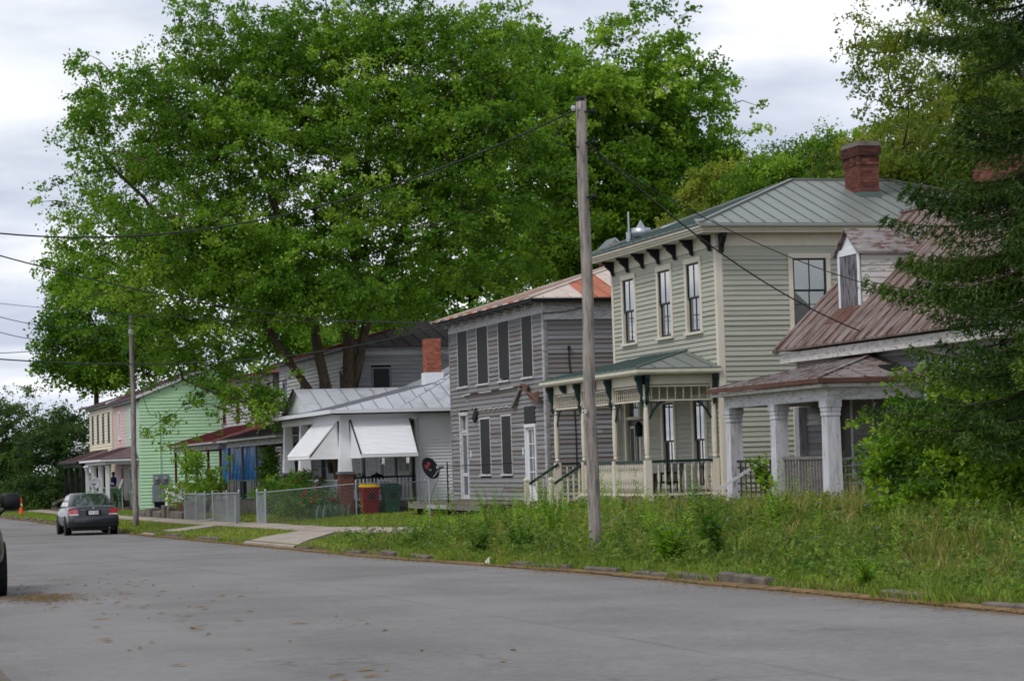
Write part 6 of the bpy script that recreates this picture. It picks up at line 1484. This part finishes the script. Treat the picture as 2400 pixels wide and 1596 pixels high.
T5 = [(34.3, 80.0, 11.7, 1.84, 3, 1.23, 1.0), (36.15, 80.0, 12.18, 1.85, 3, 1.24, 1.0), (32.96, 80.0, 11.23, 1.07, 2.5, 0.92, 0.8)]
T6 = [(29.41, 60.0, 9.79, 1.87, 3, 1.29, 1.0), (31.0, 60.0, 10.75, 1.77, 3, 2.0, 1.0), (28.11, 60.0, 9.2, 1.4, 2.5, 0.7, 0.9), (31.74, 60.0, 12.67, 1.18, 2.5, 1.66, 0.7)]
T7 = [(26.25, 56.0, 11.98, 0.98, 1.6, 0.98, 1.0), (26.92, 56.0, 10.78, 1.2, 1.6, 0.76, 0.9), (25.73, 56.0, 10.88, 0.65, 1.2, 0.65, 0.5), (27.83, 56.0, 12.56, 1.21, 2, 0.88, 1.0)]
T8 = [(34.15, 122.0, 11.7, 4.5, 5, 3.82, 1.0), (29.71, 122.0, 9.94, 3.78, 4, 3.34, 1.0), (37.68, 122.0, 11.67, 3.63, 4, 2.72, 0.8)]
T9 = [(20.68, 200.0, 12.72, 2.63, 4, 3.86, 1.0), (23.32, 200.0, 14.1, 3.87, 5, 5.28, 1.0), (25.73, 200.0, 11.94, 3.89, 4, 3.89, 1.0), (20.28, 200.0, 18.36, 1.58, 3, 2.81, 0.6), (21.67, 200.0, 9.9, 2.81, 3, 1.76, 0.8)]
T10 = [(14.61, 188.0, 5.26, 2.29, 3, 3.27, 1.0), (13.92, 188.0, 2.66, 1.96, 3, 2.28, 1.0)]
T11 = [(17.38, 180.0, 4.7, 1.89, 2.5, 2.83, 1.0), (16.11, 180.0, 2.85, 2.51, 2.5, 2.2, 1.0), (18.58, 180.0, 2.47, 0.94, 2, 1.89, 0.8)]
gb = lambda x, y: gz(x, y)
tree('maple_tree', 'huge spreading maple tree filling the sky above the bungalow',
     [[(20.95, 96.75, -.1), (20.9, 96.8, 4.5), (21.1, 96.9, 8), (21.6, 97, 12.5), (22.5, 97, 17), .36], [(20.5, 96.7, -.1), (20.2, 96.6, 4), (19.2, 96.8, 9), (17.5, 97, 14), (16, 97, 17.5), .28], [(20.2, 96.9, 1.5), (19.2, 96.7, 5), (17, 96.8, 8.5), (14, 97, 11.5), (11.5, 97, 14), .2], [(21.1, 96.8, 5), (22.2, 96.8, 9), (24.2, 97, 13), (25.5, 97, 17), .22]],
     T1 + [(*b[:6], b[6] * 2.2) for b in T1h], 4500, 66, .15, 'leaf_maple', 1, (.4, .8), .34, .8, sparse=(T1s, 110), inner=.55, cpb=6, spread=.95, clip=.087)
tree('sycamore_tree', 'tall light green tree rising behind the weathered house and the pole', [[(36, 106, -.2), (36, 106, 6), (35.8, 106, 12), (36, 106, 19), .38]], T3, 2300, 54, .2, 'leaf_light', 2, (.45, .8), .3, .8, inner=.55, cpb=6)
tree('yellow_green_tree', 'small yellow-green tree just left of the sage house ridge', [[(33.4, 86, -.2), (33.3, 86, 6), (33.5, 86, 10.5), .16]], T4, 300, 80, .14, 'leaf_olive', 3, (.35, .6), .14, .6, .65, spread=.4)
tree('arching_tree', 'feathery green tree showing over the sage house roof', [[(35, 80, -.2), (35, 80, 6), (35, 80, 10.5), .2]], T5, 620, 76, .14, 'leaf_maple', 4, (.4, .7), .18, .5, .3, spread=.5)
tree('oak_tree', 'olive green tree behind the sage house chimney and the spruce', [[(34, 58.5, .1), (33.6, 59, 5), (32, 59.5, 8.5), (30.5, 60, 10.5), .26], [(33.6, 59, 5), (33, 58.5, 9), (30.5, 57.2, 12), (27.6, 56.2, 12.4), .12]], T6, 800, 70, .12, 'leaf_olive', 5, (.35, .65), .2, .6, .5, sparse=(T7, 100), spread=.45)
tree('linden_tree', 'dense dark green tree between the maple and the tall light green tree', [[(33, 122, -.3), (33, 122, 8), (33, 122, 13), .3]], T8, 620, 75, .22, 'leaf_maple', 6, (.7, 1.1), .25, .8, .3)
T12 = [(25.5, 141, 9.0, 5, 4, 3.4, 1), (31, 141, 9.5, 5, 4, 4, 1), (20.5, 143, 11.5, 3.5, 3, 3, .8), (37, 141, 10, 5, 4, 4, 1)]
tree('hackberry_tree', 'dark green tree filling the gap behind the red-roofed house', [[(28, 142, -.5), (28, 142, 6), (28, 142, 10), .3]], T12, 520, 60, .27, 'leaf_maple', 17, (.8, 1.2), .25, .8, .3)
tree('elm_tree', 'broad green tree beyond the cream and mint houses', [[(22, 200, -.7), (22, 200, 7), (22, 200, 14), .35]], T9, 950, 50, .29, 'leaf_maple', 7, (.8, 1.3), .3, .8, .4, clip=.084)
tree('cedar_tree', 'dark dense tree at the street\'s far end behind the cone', [[(14.3, 188, -.8), (14.3, 188, 5), .2]], T10 + [(12.5, 186, 1.2, 2.5, 2, 2.0, 1), (15.5, 184, 1.0, 2.2, 2, 1.8, 1), (10.5, 188, 3.5, 2.2, 2, 3, .8)], 700, 50, .21, 'leaf_dark', 8, (.5, .9), .18, .6, .4)
tree('holly_tree', 'dark tree crowding the cream house porch', [[(17, 180, -.8), (17, 180, 4.5), .2]], T11 + [(14.5, 177, .6, 2.4, 1.6, 1.4, 1), (17.5, 176.5, .8, 2.0, 1.2, 1.5, 1)], 620, 50, .21, 'leaf_dark', 9, (.5, .9), .18, .6, .35)

# spruce: whorls of drooping boughs
def spruce(name, label, base, hgt, rmax, seed):
    rg = np.random.default_rng(seed); S = root(name, base, label, 'tree'); b = np.array(base)
    m = MB(); m.tube([tuple(b + np.array([0, 0, hgt * t])) for t in (0, .1, .3, .6, 1)], [.24, .22, .17, .1, .02], 9); put('trunk', m, 'bark', S, True)
    P0, P1, R0, R1, C, Dr, Tn, Ls = [], [], [], [], [], [], [], []
    z = 1.6
    while z < hgt - .3:
        low = z < 12.8; k = 8 if low else 4
        for i in range(k):
            az = rg.uniform(0, 2 * math.pi); Lb = rmax * max(.06, 1 - max(0, z - 3.5) / (hgt - 3)) * (rg.uniform(.66, 1.0) if rg.random() < .93 else rg.uniform(1.0, 1.18))
            u = np.array([math.cos(az), math.sin(az), 0.]); seg = max(5, int(Lb / .13)); s_ = np.linspace(0, 1, seg)
            path = b + np.array([0, 0, z + rg.uniform(-.1, .1)]) + u * (s_ * Lb)[:, None] + np.array([0, 0, 1.]) * (-.42 * Lb * s_ + .30 * Lb * s_ ** 2.6)[:, None]
            P0 += list(path[:-1]); P1 += list(path[1:]); R0 += list(.035 * (1 - s_[:-1] * .85)); R1 += list(.035 * (1 - s_[1:] * .85))
            bt = rg.normal(.42, .2); side = np.array([-u[1], u[0], 0])
            for j in range(2, seg):
                if not low and j % 2: continue
                for sg in (-1, 1):
                    lt_ = .62 * (1 - .72 * s_[j]) * rg.uniform(.7, 1.1) * min(1, Lb / 1.5)
                    dv_ = side * sg * .75 + u * .6 + np.array([0, 0, -.75]); dv_ /= np.linalg.norm(dv_)
                    nn = (22 if u[0] + u[1] < .35 else 13) if low else 4; tt = rg.random(nn)
                    pos = path[j] + dv_ * (tt * lt_)[:, None] + np.array([0, 0, -.2]) * (tt ** 2 * lt_)[:, None] + rg.normal(size=(nn, 3)) * .022
                    C.append(pos); Dr.append(dv_ + rg.normal(size=(nn, 3)) * .55); Tn.append(np.full(nn, bt) + rg.normal(size=nn) * .12 + (tt > .8) * .15); Ls.append(np.full(nn, .115 if low else .24))
            nn = 40; tt = rg.uniform(.4, 1.02, nn); jj = np.minimum((tt * (seg - 1)).astype(int), seg - 1)
            C.append(path[jj] + rg.normal(size=(nn, 3)) * .05); Dr.append(u + rg.normal(size=(nn, 3)) * .5); Tn.append(np.full(nn, bt + .12) + rg.normal(size=nn) * .1); Ls.append(np.full(nn, .105))
        z += .27 if low else .5
    v, f = sticks(np.array(P0), np.array(P1), np.array(R0), np.array(R1)); put_np('branches', v, f, None, 'bark_thin', S)
    C, Dr, Tn, Ls = np.vstack(C), np.vstack(Dr), np.concatenate(Tn), np.concatenate(Ls); M = len(C)
    v, f, t = leaf_geo(C, Dr, unit(rg.normal(size=(M, 3)) + np.array([0, 0, .8])), Ls * rg.uniform(.7, 1.2, M), Ls * .23, Tn, .3); put_np('needles', v, f, t, 'needle', S, kind='stuff')
spruce('spruce_tree', 'dark drooping spruce in front of the dilapidated house', (18.3, 33.0, gz(18.3, 33.0)), 26, 3.05, 22)

def shrub(name, label, center, radii, n, per, L, mat, seed, aspect=.7, crad=(.15, .35), group=None, cat='shrub', tmean=.45, tvar=.22, flowers=None, stems=7, blobs=None, up=.6):
    rg = np.random.default_rng(seed); x, y = center[0], center[1]; zg = gz(x, y) if len(center) < 4 else center[3]
    S = root(name, (x, y, zg), label, cat, group)
    bl = blobs or [(center[0], center[1], center[2], *radii, 1.0)]
    cl, od, w_ = sample_blobs(rg, bl, n, .22, .5); cl[:, 2] = np.maximum(cl[:, 2], zg + .08)
    m = MB()
    for i in range(stems):
        e_ = cl[rg.integers(0, n)]; b0 = Vector((x + rg.uniform(-.15, .15), y + rg.uniform(-.15, .15), zg - .05)); e_ = Vector(e_); md = b0.lerp(e_, .5) + Vector((0, 0, .15)); m.tube([b0, md, e_], [.018, .012, .006], 5)
    put('stems', m, 'bark', S)
    v, f, t = clump_leaves(rg, cl, rg.uniform(crad[0], crad[1], n), per, L, aspect, rg.normal(tmean, tvar, n), up=up, out=od)
    put_np('foliage', v, f, t, mat, S, kind='stuff')
    if flowers:
        k, fm, fs, t0 = flowers; ii = rg.integers(0, n, k); c = cl[ii] + od[ii] * .12 + np.array([0, 0, .08])
        q = 6; cc = np.repeat(c, q, 0); d_ = unit(rg.normal(size=(k * q, 3)) + np.array([0, -.3, .4])); v, f, t = leaf_geo(cc + d_ * fs * .4, d_, rg.normal(size=(k * q, 3)), fs, fs * .8, np.full(k * q, t0) + rg.normal(size=k * q) * .12); put_np('blossoms', v, f, t, fm, S, kind='stuff')
    return S
shrub('vine_bush', 'big leafy vine-covered bush beneath the spruce', (17.6, 36.2, 1.5), None, 1250, 40, .1, 'leaf_bush', 31, .85, (.25, .5), None, 'bush', .38, .26, None, 16,
      [(18.0, 36.2, 1.55, 1.15, 1.2, 1.1, 1), (17.3, 36.9, 1.5, .7, .8, .75, .8), (18.9, 35.5, 1.6, 1.3, 1.3, 1.25, 1), (17.9, 37.2, 2.3, .5, .6, .6, .4), (17.9, 34.8, .9, 1.0, .9, .7, .7), (17.3, 34.0, .55, 1.0, .9, .5, .6), (18.4, 32.4, .8, 1.2, 1.0, .75, .8), (18.9, 31.6, .6, 1.0, .8, .6, .7), (17.6, 33.0, .4, .9, .8, .4, .5), (17.0, 35.3, .6, .9, .8, .5, .6), (19.4, 34.6, 1.2, 1.2, 1.0, 1.1, .8), (18.6, 37.5, 2.2, .9, .9, .8, .6), (19.6, 36.5, 2.2, .9, .9, 1.0, .6)])
shrub('ivy', 'green ivy scrambling over the dilapidated porch railing', (18.8, 46.6, 1.3), (.18, .55, .22), 16, 18, .11, 'leaf_bush', 32, .9, (.15, .28), None, 'ivy', .35)
shrub('sapling', 'bright green sapling in front of the red-roofed porch', (17.3, 112.5, 1.6), (1.1, 1.6, 1.3), 120, 30, .16, 'leaf_sprig', 33, .6, (.3, .5), None, 'sapling', .5, .2, None, 6, [(16.6, 112, 2.2, .5, 1.2, .8, 1), (17.2, 112.0, 1.1, .9, 1.6, .9, 1), (16.2, 114.5, .7, .5, .9, .7, .6), (17.9, 110, 2.3, .35, .8, .5, .5)])
shrub('climbing_rose', 'dark climbing vine on the brown porch posts', (18.4, 101.5, 1.6), (.3, 1.0, 1.0), 90, 36, .12, 'leaf_shrub', 34, .7, (.2, .4), None, 'vine', .3)
shrub('azalea_bush', 'rounded green bush in the bungalow yard behind the fence', (16.6, 88.0, .75), (1.2, 1.5, .75), 170, 40, .1, 'leaf_shrub', 35, .5, (.25, .4), None, 'bush', .55)
shrub('peony_bush', 'peony bush with crimson flowers inside the chain-link fence', (17.0, 84.4, .4), (1.3, .7, .4), 120, 36, .1, 'leaf_shrub', 36, .45, (.2, .35), None, 'bush', .35, .2, (16, 'petal_red', .13, .4))
shrub('porch_rose_bush', 'tall rose bush at the bungalow porch corner', (17.1, 86.4, .9), (.6, .6, .8), 80, 36, .09, 'leaf_shrub', 37, .6, (.2, .35), None, 'bush', .4, .2, (8, 'petal_red', .09, .7))
shrub('potted_fern', 'leafy potted plant on the bungalow porch', (18.6, 84.65, 1.2, .9), (.28, .25, .25), 22, 26, .14, 'leaf_shrub', 38, .25, (.15, .25), None, 'plant', .35)
shrub('garden_flowers', 'low red and green flower bed by the cream house', (15.2, 150, -.35), (.5, 2.4, .18), 90, 26, .1, 'leaf_sprig', 39, .6, (.15, .25), None, 'flower bed', .45, .2, (30, 'petal_red', .1, .5))
# iris clump
def blades(rg, x, y, z, h, w, lean, az, tint, curve=.35):
    """grass or strap blades, three triangles each"""
    N_ = len(x); p = np.stack([x, y, z], 1); dirv = np.stack([np.cos(az), np.sin(az), np.zeros(N_)], 1); sd_ = np.stack([-np.sin(az + rg.normal(size=N_) * .8), np.cos(az + rg.normal(size=N_) * .8), np.zeros(N_)], 1)
    up_ = np.array([0, 0, 1.]); v = np.empty((N_, 5, 3)); h_ = h[:, None]; w_ = w[:, None]; l_ = lean[:, None]
    mid = p + up_ * h_ * .55 + dirv * h_ * l_ * .3; tip = p + up_ * h_ * (1 - l_ * .35) + dirv * h_ * l_
    v[:, 0] = p - sd_ * w_ * .5; v[:, 1] = p + sd_ * w_ * .5; v[:, 2] = mid - sd_ * w_ * .42; v[:, 3] = mid + sd_ * w_ * .42; v[:, 4] = tip
    i = np.arange(N_)[:, None] * 5; t = np.concatenate([i + np.array([[0, 1, 3]]), i + np.array([[0, 3, 2]]), i + np.array([[2, 3, 4]])], 1).reshape(-1, 3)
    return v.reshape(-1, 3), t, np.repeat(tint, 5)
rg = np.random.default_rng(41); k = 260
x, y = 17.2 + rg.normal(size=k) * .35, 83.3 + rg.normal(size=k) * .25
v, f, t = blades(rg, x, y, np.array([gz(a, b) for a, b in zip(x, y)]), rg.uniform(.3, .6, k), np.full(k, .035), rg.uniform(.1, .5, k), rg.uniform(0, 6.28, k), rg.random(k)); I_ = root('iris_clump', (17.2, 83.3, gz(17.2, 83.3)), 'grey-green iris clump at the foot of the brick pier', 'plant'); put_np('strap_leaves', v, f, t, 'iris_leaf', I_, kind='stuff')

# ---- grass
def patch(x, y): return .5 + .25 * np.sin(x * .9 + 1.3 * np.sin(y * .45)) + .25 * np.sin(y * .7 + 2 * np.sin(x * .6 + 1))
GZ = np.vectorize(gz)
rg = np.random.default_rng(51)
def yard(x, y, k): return ((x / y) < .56) & ((x / y) > .2) & ~((x > 18.6) & (y > 43) & (y < 49.3)) & ~((x > 18.9) & (y > 54.3)) & ~((y > 57.5 + rg.normal(size=k) * 1.5) & (x < 16.5))
def hgt(x, y): return np.interp(x, [11.3, 11.8, 12.6, 14, 17, 20], [.10, .13, .17, .27, .32, .28]) * np.interp(y, [20, 27, 33, 40, 48, 54, 62], [.6, .65, .9, 1.1, 1.0, .65, .55])
# tussocks: blades grow in uneven clumps, each clump with its own height and hue
k = 7000; cx = rg.uniform(11.38, 20.3, k); cy = 20 + 42 * rg.random(k) ** 1.15; keep = yard(cx, cy, k); cx, cy = cx[keep], cy[keep]; k = len(cx)
pt_ = patch(cx, cy); ch_ = hgt(cx, cy) * np.exp(rg.normal(0, .36, k)) * (.7 + .5 * pt_); ctint = np.clip(.2 + .45 * patch(cx * .6 + 5, cy * .4) + rg.normal(size=k) * .2, 0, 1)
cdry = rg.random(k) < np.where((cx > 16.3) & (cy > 37) & (cy < 54), .55, .22); per = 20; ii = np.repeat(np.arange(k), per); M = len(ii)
sg = (.05 + .06 * rg.random(k))[ii]; ang = rg.uniform(0, 6.28, M); rr_ = sg * np.sqrt(rg.random(M)) * 1.6
x = cx[ii] + np.cos(ang) * rr_; y = cy[ii] + np.sin(ang) * rr_; x = np.maximum(x, 11.3)
h = ch_[ii] * rg.uniform(.45, 1.15, M); lean = rg.uniform(.15, 1.15, M); az = ang + rg.normal(size=M) * .7
dry = cdry[ii] & (rg.random(M) < .7)
for nm, sel, mt_, wd in (('tall_grass', ~dry, 'grass', .017), ('dry_grass', dry, 'grass_dry', .010)):
    n_ = sel.sum(); v, f, t = blades(rg, x[sel], y[sel], GZ(x[sel], y[sel]) - .02, h[sel] * (1.4 if mt_ == 'grass_dry' else 1), wd * rg.uniform(.5, 1.5, n_), lean[sel], az[sel], np.clip(ctint[ii][sel] + rg.normal(size=n_) * .1, 0, 1))
    put_np(nm, v, f, t, mt_, kind='stuff', label='tall green unmown grass before the near houses' if mt_ == 'grass' else 'dry straw-coloured grass stems among the green', cat='grass')
# short undergrowth between the tussocks
k = 58000; x = 11.32 + 9 * rg.random(k) ** 1.5; y = 20 + 42 * rg.random(k) ** 1.15; keep = yard(x, y, k); x, y = x[keep], y[keep]; k = len(x)
v, f, t = blades(rg, x, y, GZ(x, y) - .02, hgt(x, y) * rg.uniform(.15, .5, k), .016 * rg.uniform(.5, 1.6, k), rg.uniform(.2, 1., k), rg.uniform(0, 6.28, k), np.clip(.3 * patch(x, y) + rg.normal(size=k) * .2 + .1, 0, 1)); put_np('under_grass', v, f, t, 'grass', kind='stuff', label='short matted grass between the taller tussocks', cat='grass')
k = 26000; x = 11.36 + 1.2 * rg.random(k) ** 1.4; y = 20 + 30 * rg.random(k) ** 1.3; v, f, t = blades(rg, x, y, GZ(x, y) - .015, rg.uniform(.04, .15, k), .013 * rg.uniform(.5, 1.6, k), rg.uniform(.2, 1., k), rg.uniform(0, 6.28, k), np.clip(.45 * patch(x, y * 2) + rg.normal(size=k) * .2 + .15, 0, 1)); put_np('edge_grass', v, f, t, 'lawn', kind='stuff', label='short grass fringe behind the kerb stones', cat='grass')
# feathery weed stalks standing above the grass
k = 150; sx = np.concatenate([rg.normal(14.5, 1.3, 90), rg.uniform(12, 18.5, 60)]); sy = np.concatenate([rg.normal(48.5, 5, 90), rg.uniform(26, 56, 60)]); keep = (sx > 11.8) & (sx < 18.6) & (sy > 24) & (sy < 60) & (sx / sy < .52) & ~((sy > 56) & (sx < 16.5)); sx, sy = sx[keep], sy[keep]; k = len(sx)
sh_ = rg.uniform(.6, 1.25, k); base_ = np.stack([sx, sy, GZ(sx, sy)], 1); tip_ = base_ + np.stack([rg.normal(size=k) * .12, rg.normal(size=k) * .12, sh_], 1); n_ = 46; tt = np.linspace(.2, 1, n_)
pos = (base_[:, None] + (tip_ - base_)[:, None] * tt[None, :, None]).reshape(-1, 3); M = len(pos); a2 = rg.uniform(0, 6.28, M); dv_ = np.stack([np.cos(a2), np.sin(a2), rg.uniform(.1, .9, M)], 1); Ls = .13 * np.tile(1.15 - .7 * tt, k) * rg.uniform(.6, 1.2, M)
v1, f1, t1 = leaf_geo(pos + dv_ * (Ls * .45)[:, None], dv_, unit(rg.normal(size=(M, 3)) * .5 + np.array([0, 0, 1])), Ls, Ls * .22, np.repeat(rg.normal(.5, .2, k), n_) + rg.normal(size=M) * .08); put_np('weed_stalks', v1, f1, t1, 'leaf_sprig', kind='stuff', label='feathery weed stalks standing above the tall grass', cat='weeds')
# catkins and dust thinning out from the kerb, and by the truck tyre
k = 21000; y = 16 + 150 * rg.random(k) ** 2.0; x = 11.34 - np.abs(rg.exponential(.17, k)) * (.6 + .9 * patch(y * .3, y)); k2 = 2600
x = np.concatenate([x, 2.95 + rg.normal(0, .32, k2)]); y = np.concatenate([y, 34.3 + rg.normal(0, .9, k2)]); k += k2
zq = np.array([zr(q_) for q_ in y]) + .026; a2 = rg.uniform(0, 6.28, k); L_ = rg.uniform(.025, .075, k) * np.interp(y, [16, 60, 160], [.8, 1.2, 2.4])
v1, f1, t1 = leaf_geo(np.stack([x, y, zq], 1), np.stack([np.cos(a2), np.sin(a2), np.zeros(k)], 1), np.tile(np.array([[0, 0, 1.]]), (k, 1)), L_, L_ * .4, rg.random(k), .12); put_np('fallen_catkins', v1, f1, t1, 'catkin', kind='stuff', label='tiny brown catkins scattered thickly along the gutter', cat='litter')
# grass and clover spilling over the kerb stones
k = 9000; y = 18 + 90 * rg.random(k) ** 1.5; cl_ = np.sin(y * 1.9) + np.sin(y * .83 + 1); y = y[cl_ > .35]; k = len(y); x = 11.33 + rg.normal(size=k) * .07; ok = ~((y > 58.8) & (y < 67)); x, y = x[ok], y[ok]; k = len(x)
v, f, t = blades(rg, x, y, np.array([zr(q_) for q_ in y]) + .02, rg.uniform(.06, .22, k), np.full(k, .014) * np.interp(y, [18, 100], [.9, 2]), rg.uniform(.3, 1, k), math.pi + rg.normal(size=k) * .9, rg.random(k)); put_np('kerb_grass', v, f, t, 'lawn', kind='stuff', label='grass spilling over the broken kerb', cat='grass')
# broad-leaved weeds mixed through the tall grass
k = 9500; x = rg.uniform(11.55, 18.8, k); y = 21 + 40 * rg.random(k) ** 1.1; pt_ = patch(x * 1.7 + 3, y * 1.3)
keep = ((x / y) < .56) & (rg.random(k) < pt_) & ~((y > 57) & (x < 16.5)); x, y, pt_ = x[keep], y[keep], pt_[keep]; k = len(x)
cl = np.stack([x, y, GZ(x, y) + rg.uniform(.04, .36, k) * np.clip((x - 11.2), .3, 1)], 1)
v, f, t = clump_leaves(rg, cl, rg.uniform(.1, .22, k), 11, .08, .5, rg.normal(.42, .26, k), up=.8, flat=.9); put_np('weeds', v, f, t, 'weed_leaf', kind='stuff', label='broad-leaved weeds growing through the tall grass', cat='weeds')
# wild flowers
k = 90; x = rg.uniform(11.8, 18.7, k); y = rg.uniform(24, 60, k); keep = (x / y < .56) & ~((y > 57) & (x < 16.5)); x, y = x[keep], y[keep]; k = len(x)
yel = (np.sin(x * 1.1 + y * .37) > .45); c = np.stack([x, y, GZ(x, y) + rg.uniform(.25, .55, k)], 1)
q = 5; cc = np.repeat(c, q, 0); d_ = unit(rg.normal(size=(k * q, 3)) + np.array([0, -.4, .6])); fs = np.repeat(np.where(yel, .032, .03) * rg.uniform(.7, 1.3, k), q)
v, f, t = leaf_geo(cc + d_ * (fs * .45)[:, None], d_, rg.normal(size=(k * q, 3)), fs, fs * .7, np.repeat(np.where(yel, .9, .15), q) + rg.normal(size=k * q) * .06); put_np('wild_flowers', v, f, t, 'petal', kind='stuff', label='tiny blue and yellow wild flowers in the tall grass', cat='flowers')
# mown lawn beyond
k = 80000; x = rg.uniform(11.42, 20.5, k); y = 54 + 110 * rg.random(k) ** 1.6
keep = ((x / y) > .06) & ((x / y) < .32) & ~((x > 13.7) & (x < 15.05)) & ~((x > 17.6) & (y > 83.8)) & ~((x > 18.8) & (y < 80)) & ~((x < 14) & (y > 58.8 + (x - 11.3) * 2.65) & (y < 66.9 + (x - 11.3) * 1.7)) & ~((x < 14) & (y > 84.6) & (y < 89.2))
x, y = x[keep], y[keep]; k = len(x); pt_ = patch(x * .8, y * .5)
v, f, t = blades(rg, x, y, GZ(x, y) - .01, rg.uniform(.04, .12, k) * (.6 + .8 * pt_), rg.uniform(.012, .03, k) * np.interp(y, [54, 160], [.8, 2.2]), rg.uniform(.2, .9, k), rg.uniform(0, 6.28, k), np.clip(.25 + .45 * pt_ + rg.normal(size=k) * .18, 0, 1)); put_np('lawn_grass', v, f, t, 'lawn', kind='stuff', label='short patchy lawn grass along the verge and front yards', cat='grass')
k = 9000; x = rg.uniform(-.6, 1.2, k); y = rg.uniform(14, 24.3, k); v, f, t = blades(rg, x, y, GZ(x, y) - .01, rg.uniform(.05, .16, k), np.full(k, .012), rg.uniform(.2, .8, k), rg.uniform(0, 6.28, k), rg.random(k)); put_np('verge_grass', v, f, t, 'lawn', kind='stuff', label='grass tuft on the near kerb at the bottom corner', cat='grass')
# single larger weeds one can point at
def weed(label, x, y, h, seed, n=26, L=.2, mat='leaf_shrub', stalks=5, tm=.5, spread=.22):
    rg = np.random.default_rng(seed); z = gz(x, y); Wd = root('tall_weed', (x, y, z), label, 'weed', 'tall weeds along the kerb'); m = MB(); C, D_ = [], []
    for s_ in range(stalks):
        a = rg.uniform(0, 6.28); tip = np.array([x + math.cos(a) * spread * rg.uniform(.3, 1.3), y + math.sin(a) * spread * rg.uniform(.3, 1.3), z + h * rg.uniform(.7, 1.1)]); b0 = np.array([x + rg.normal() * .04, y + rg.normal() * .04, z - .03]); m.tube([tuple(b0), tuple((b0 + tip) / 2 + [0, 0, .05]), tuple(tip)], [.009, .007, .003], 5)
        t = np.linspace(.15, 1, n); pos = b0 + (tip - b0) * t[:, None]; az = rg.uniform(0, 6.28, n); dv_ = np.stack([np.cos(az), np.sin(az), rg.uniform(-.1, .6, n)], 1); C.append(pos + dv_ * (L * .45 * (1.1 - .6 * t))[:, None]); D_.append(dv_)
    C, D_ = np.vstack(C), np.vstack(D_); M = len(C); tt = np.tile(np.linspace(.15, 1, n), stalks); Ls = L * (1.15 - .75 * tt)
    put('stalks', m, 'leaf_sprig', Wd); v, f, t = leaf_geo(C, D_, unit(rg.normal(size=(M, 3)) * .4 + np.array([0, 0, 1])), Ls, Ls * .28, rg.normal(tm, .18, M)); put_np('leaves', v, f, t, mat, Wd, kind='stuff')
weed('bushy bright green weed overhanging the kerb below the sage porch', 12.0, 33.4, .75, 61, 30, .26, 'leaf_sprig', 9, .45, .38)
weed('dark leafy weed just behind the bright one near the kerb', 12.7, 33.6, 1.1, 62, 32, .24, 'leaf_shrub', 8, .35, .35)
weed('tall feathery weed left of the bare pole', 13.6, 44.5, 1.25, 63, 60, .13, 'leaf_sprig', 7, .5, .35)
weed('slender feathery weed between the bare pole and the porch steps', 14.2, 47.2, 1.35, 64, 60, .13, 'leaf_sprig', 6, .5, .3)
weed('thin weed stalks in front of the deck of the weathered house', 14.0, 50.5, 1.1, 65, 50, .12, 'leaf_sprig', 6, .5, .4)
weed('leafy weed at the kerb just right of the driveway', 12.0, 49.5, .65, 66, 26, .18, 'leaf_shrub', 7, .4, .35)
weed('dark weed clump on the kerb left of the bare pole', 11.8, 43.6, .6, 67, 26, .2, 'leaf_shrub', 9, .3, .4)
weed('weed spray leaning over the kerb beside the crumpled paper', 12.1, 41.6, .8, 68, 30, .2, 'leaf_shrub', 8, .38, .4)
weed('small green weed at the foot of the kerb near the lower right corner', 11.6, 25.6, .35, 69, 18, .16, 'leaf_sprig', 7, .45, .25)
weed('weed with yellow-green leaves under the dilapidated porch columns', 15.4, 37.5, .9, 70, 30, .18, 'leaf_sprig', 7, .6, .35)
weed('lone tall weed before the bungalow fence', 14.9, 58.5, .9, 71, 50, .11, 'leaf_sprig', 4, .55, .25)
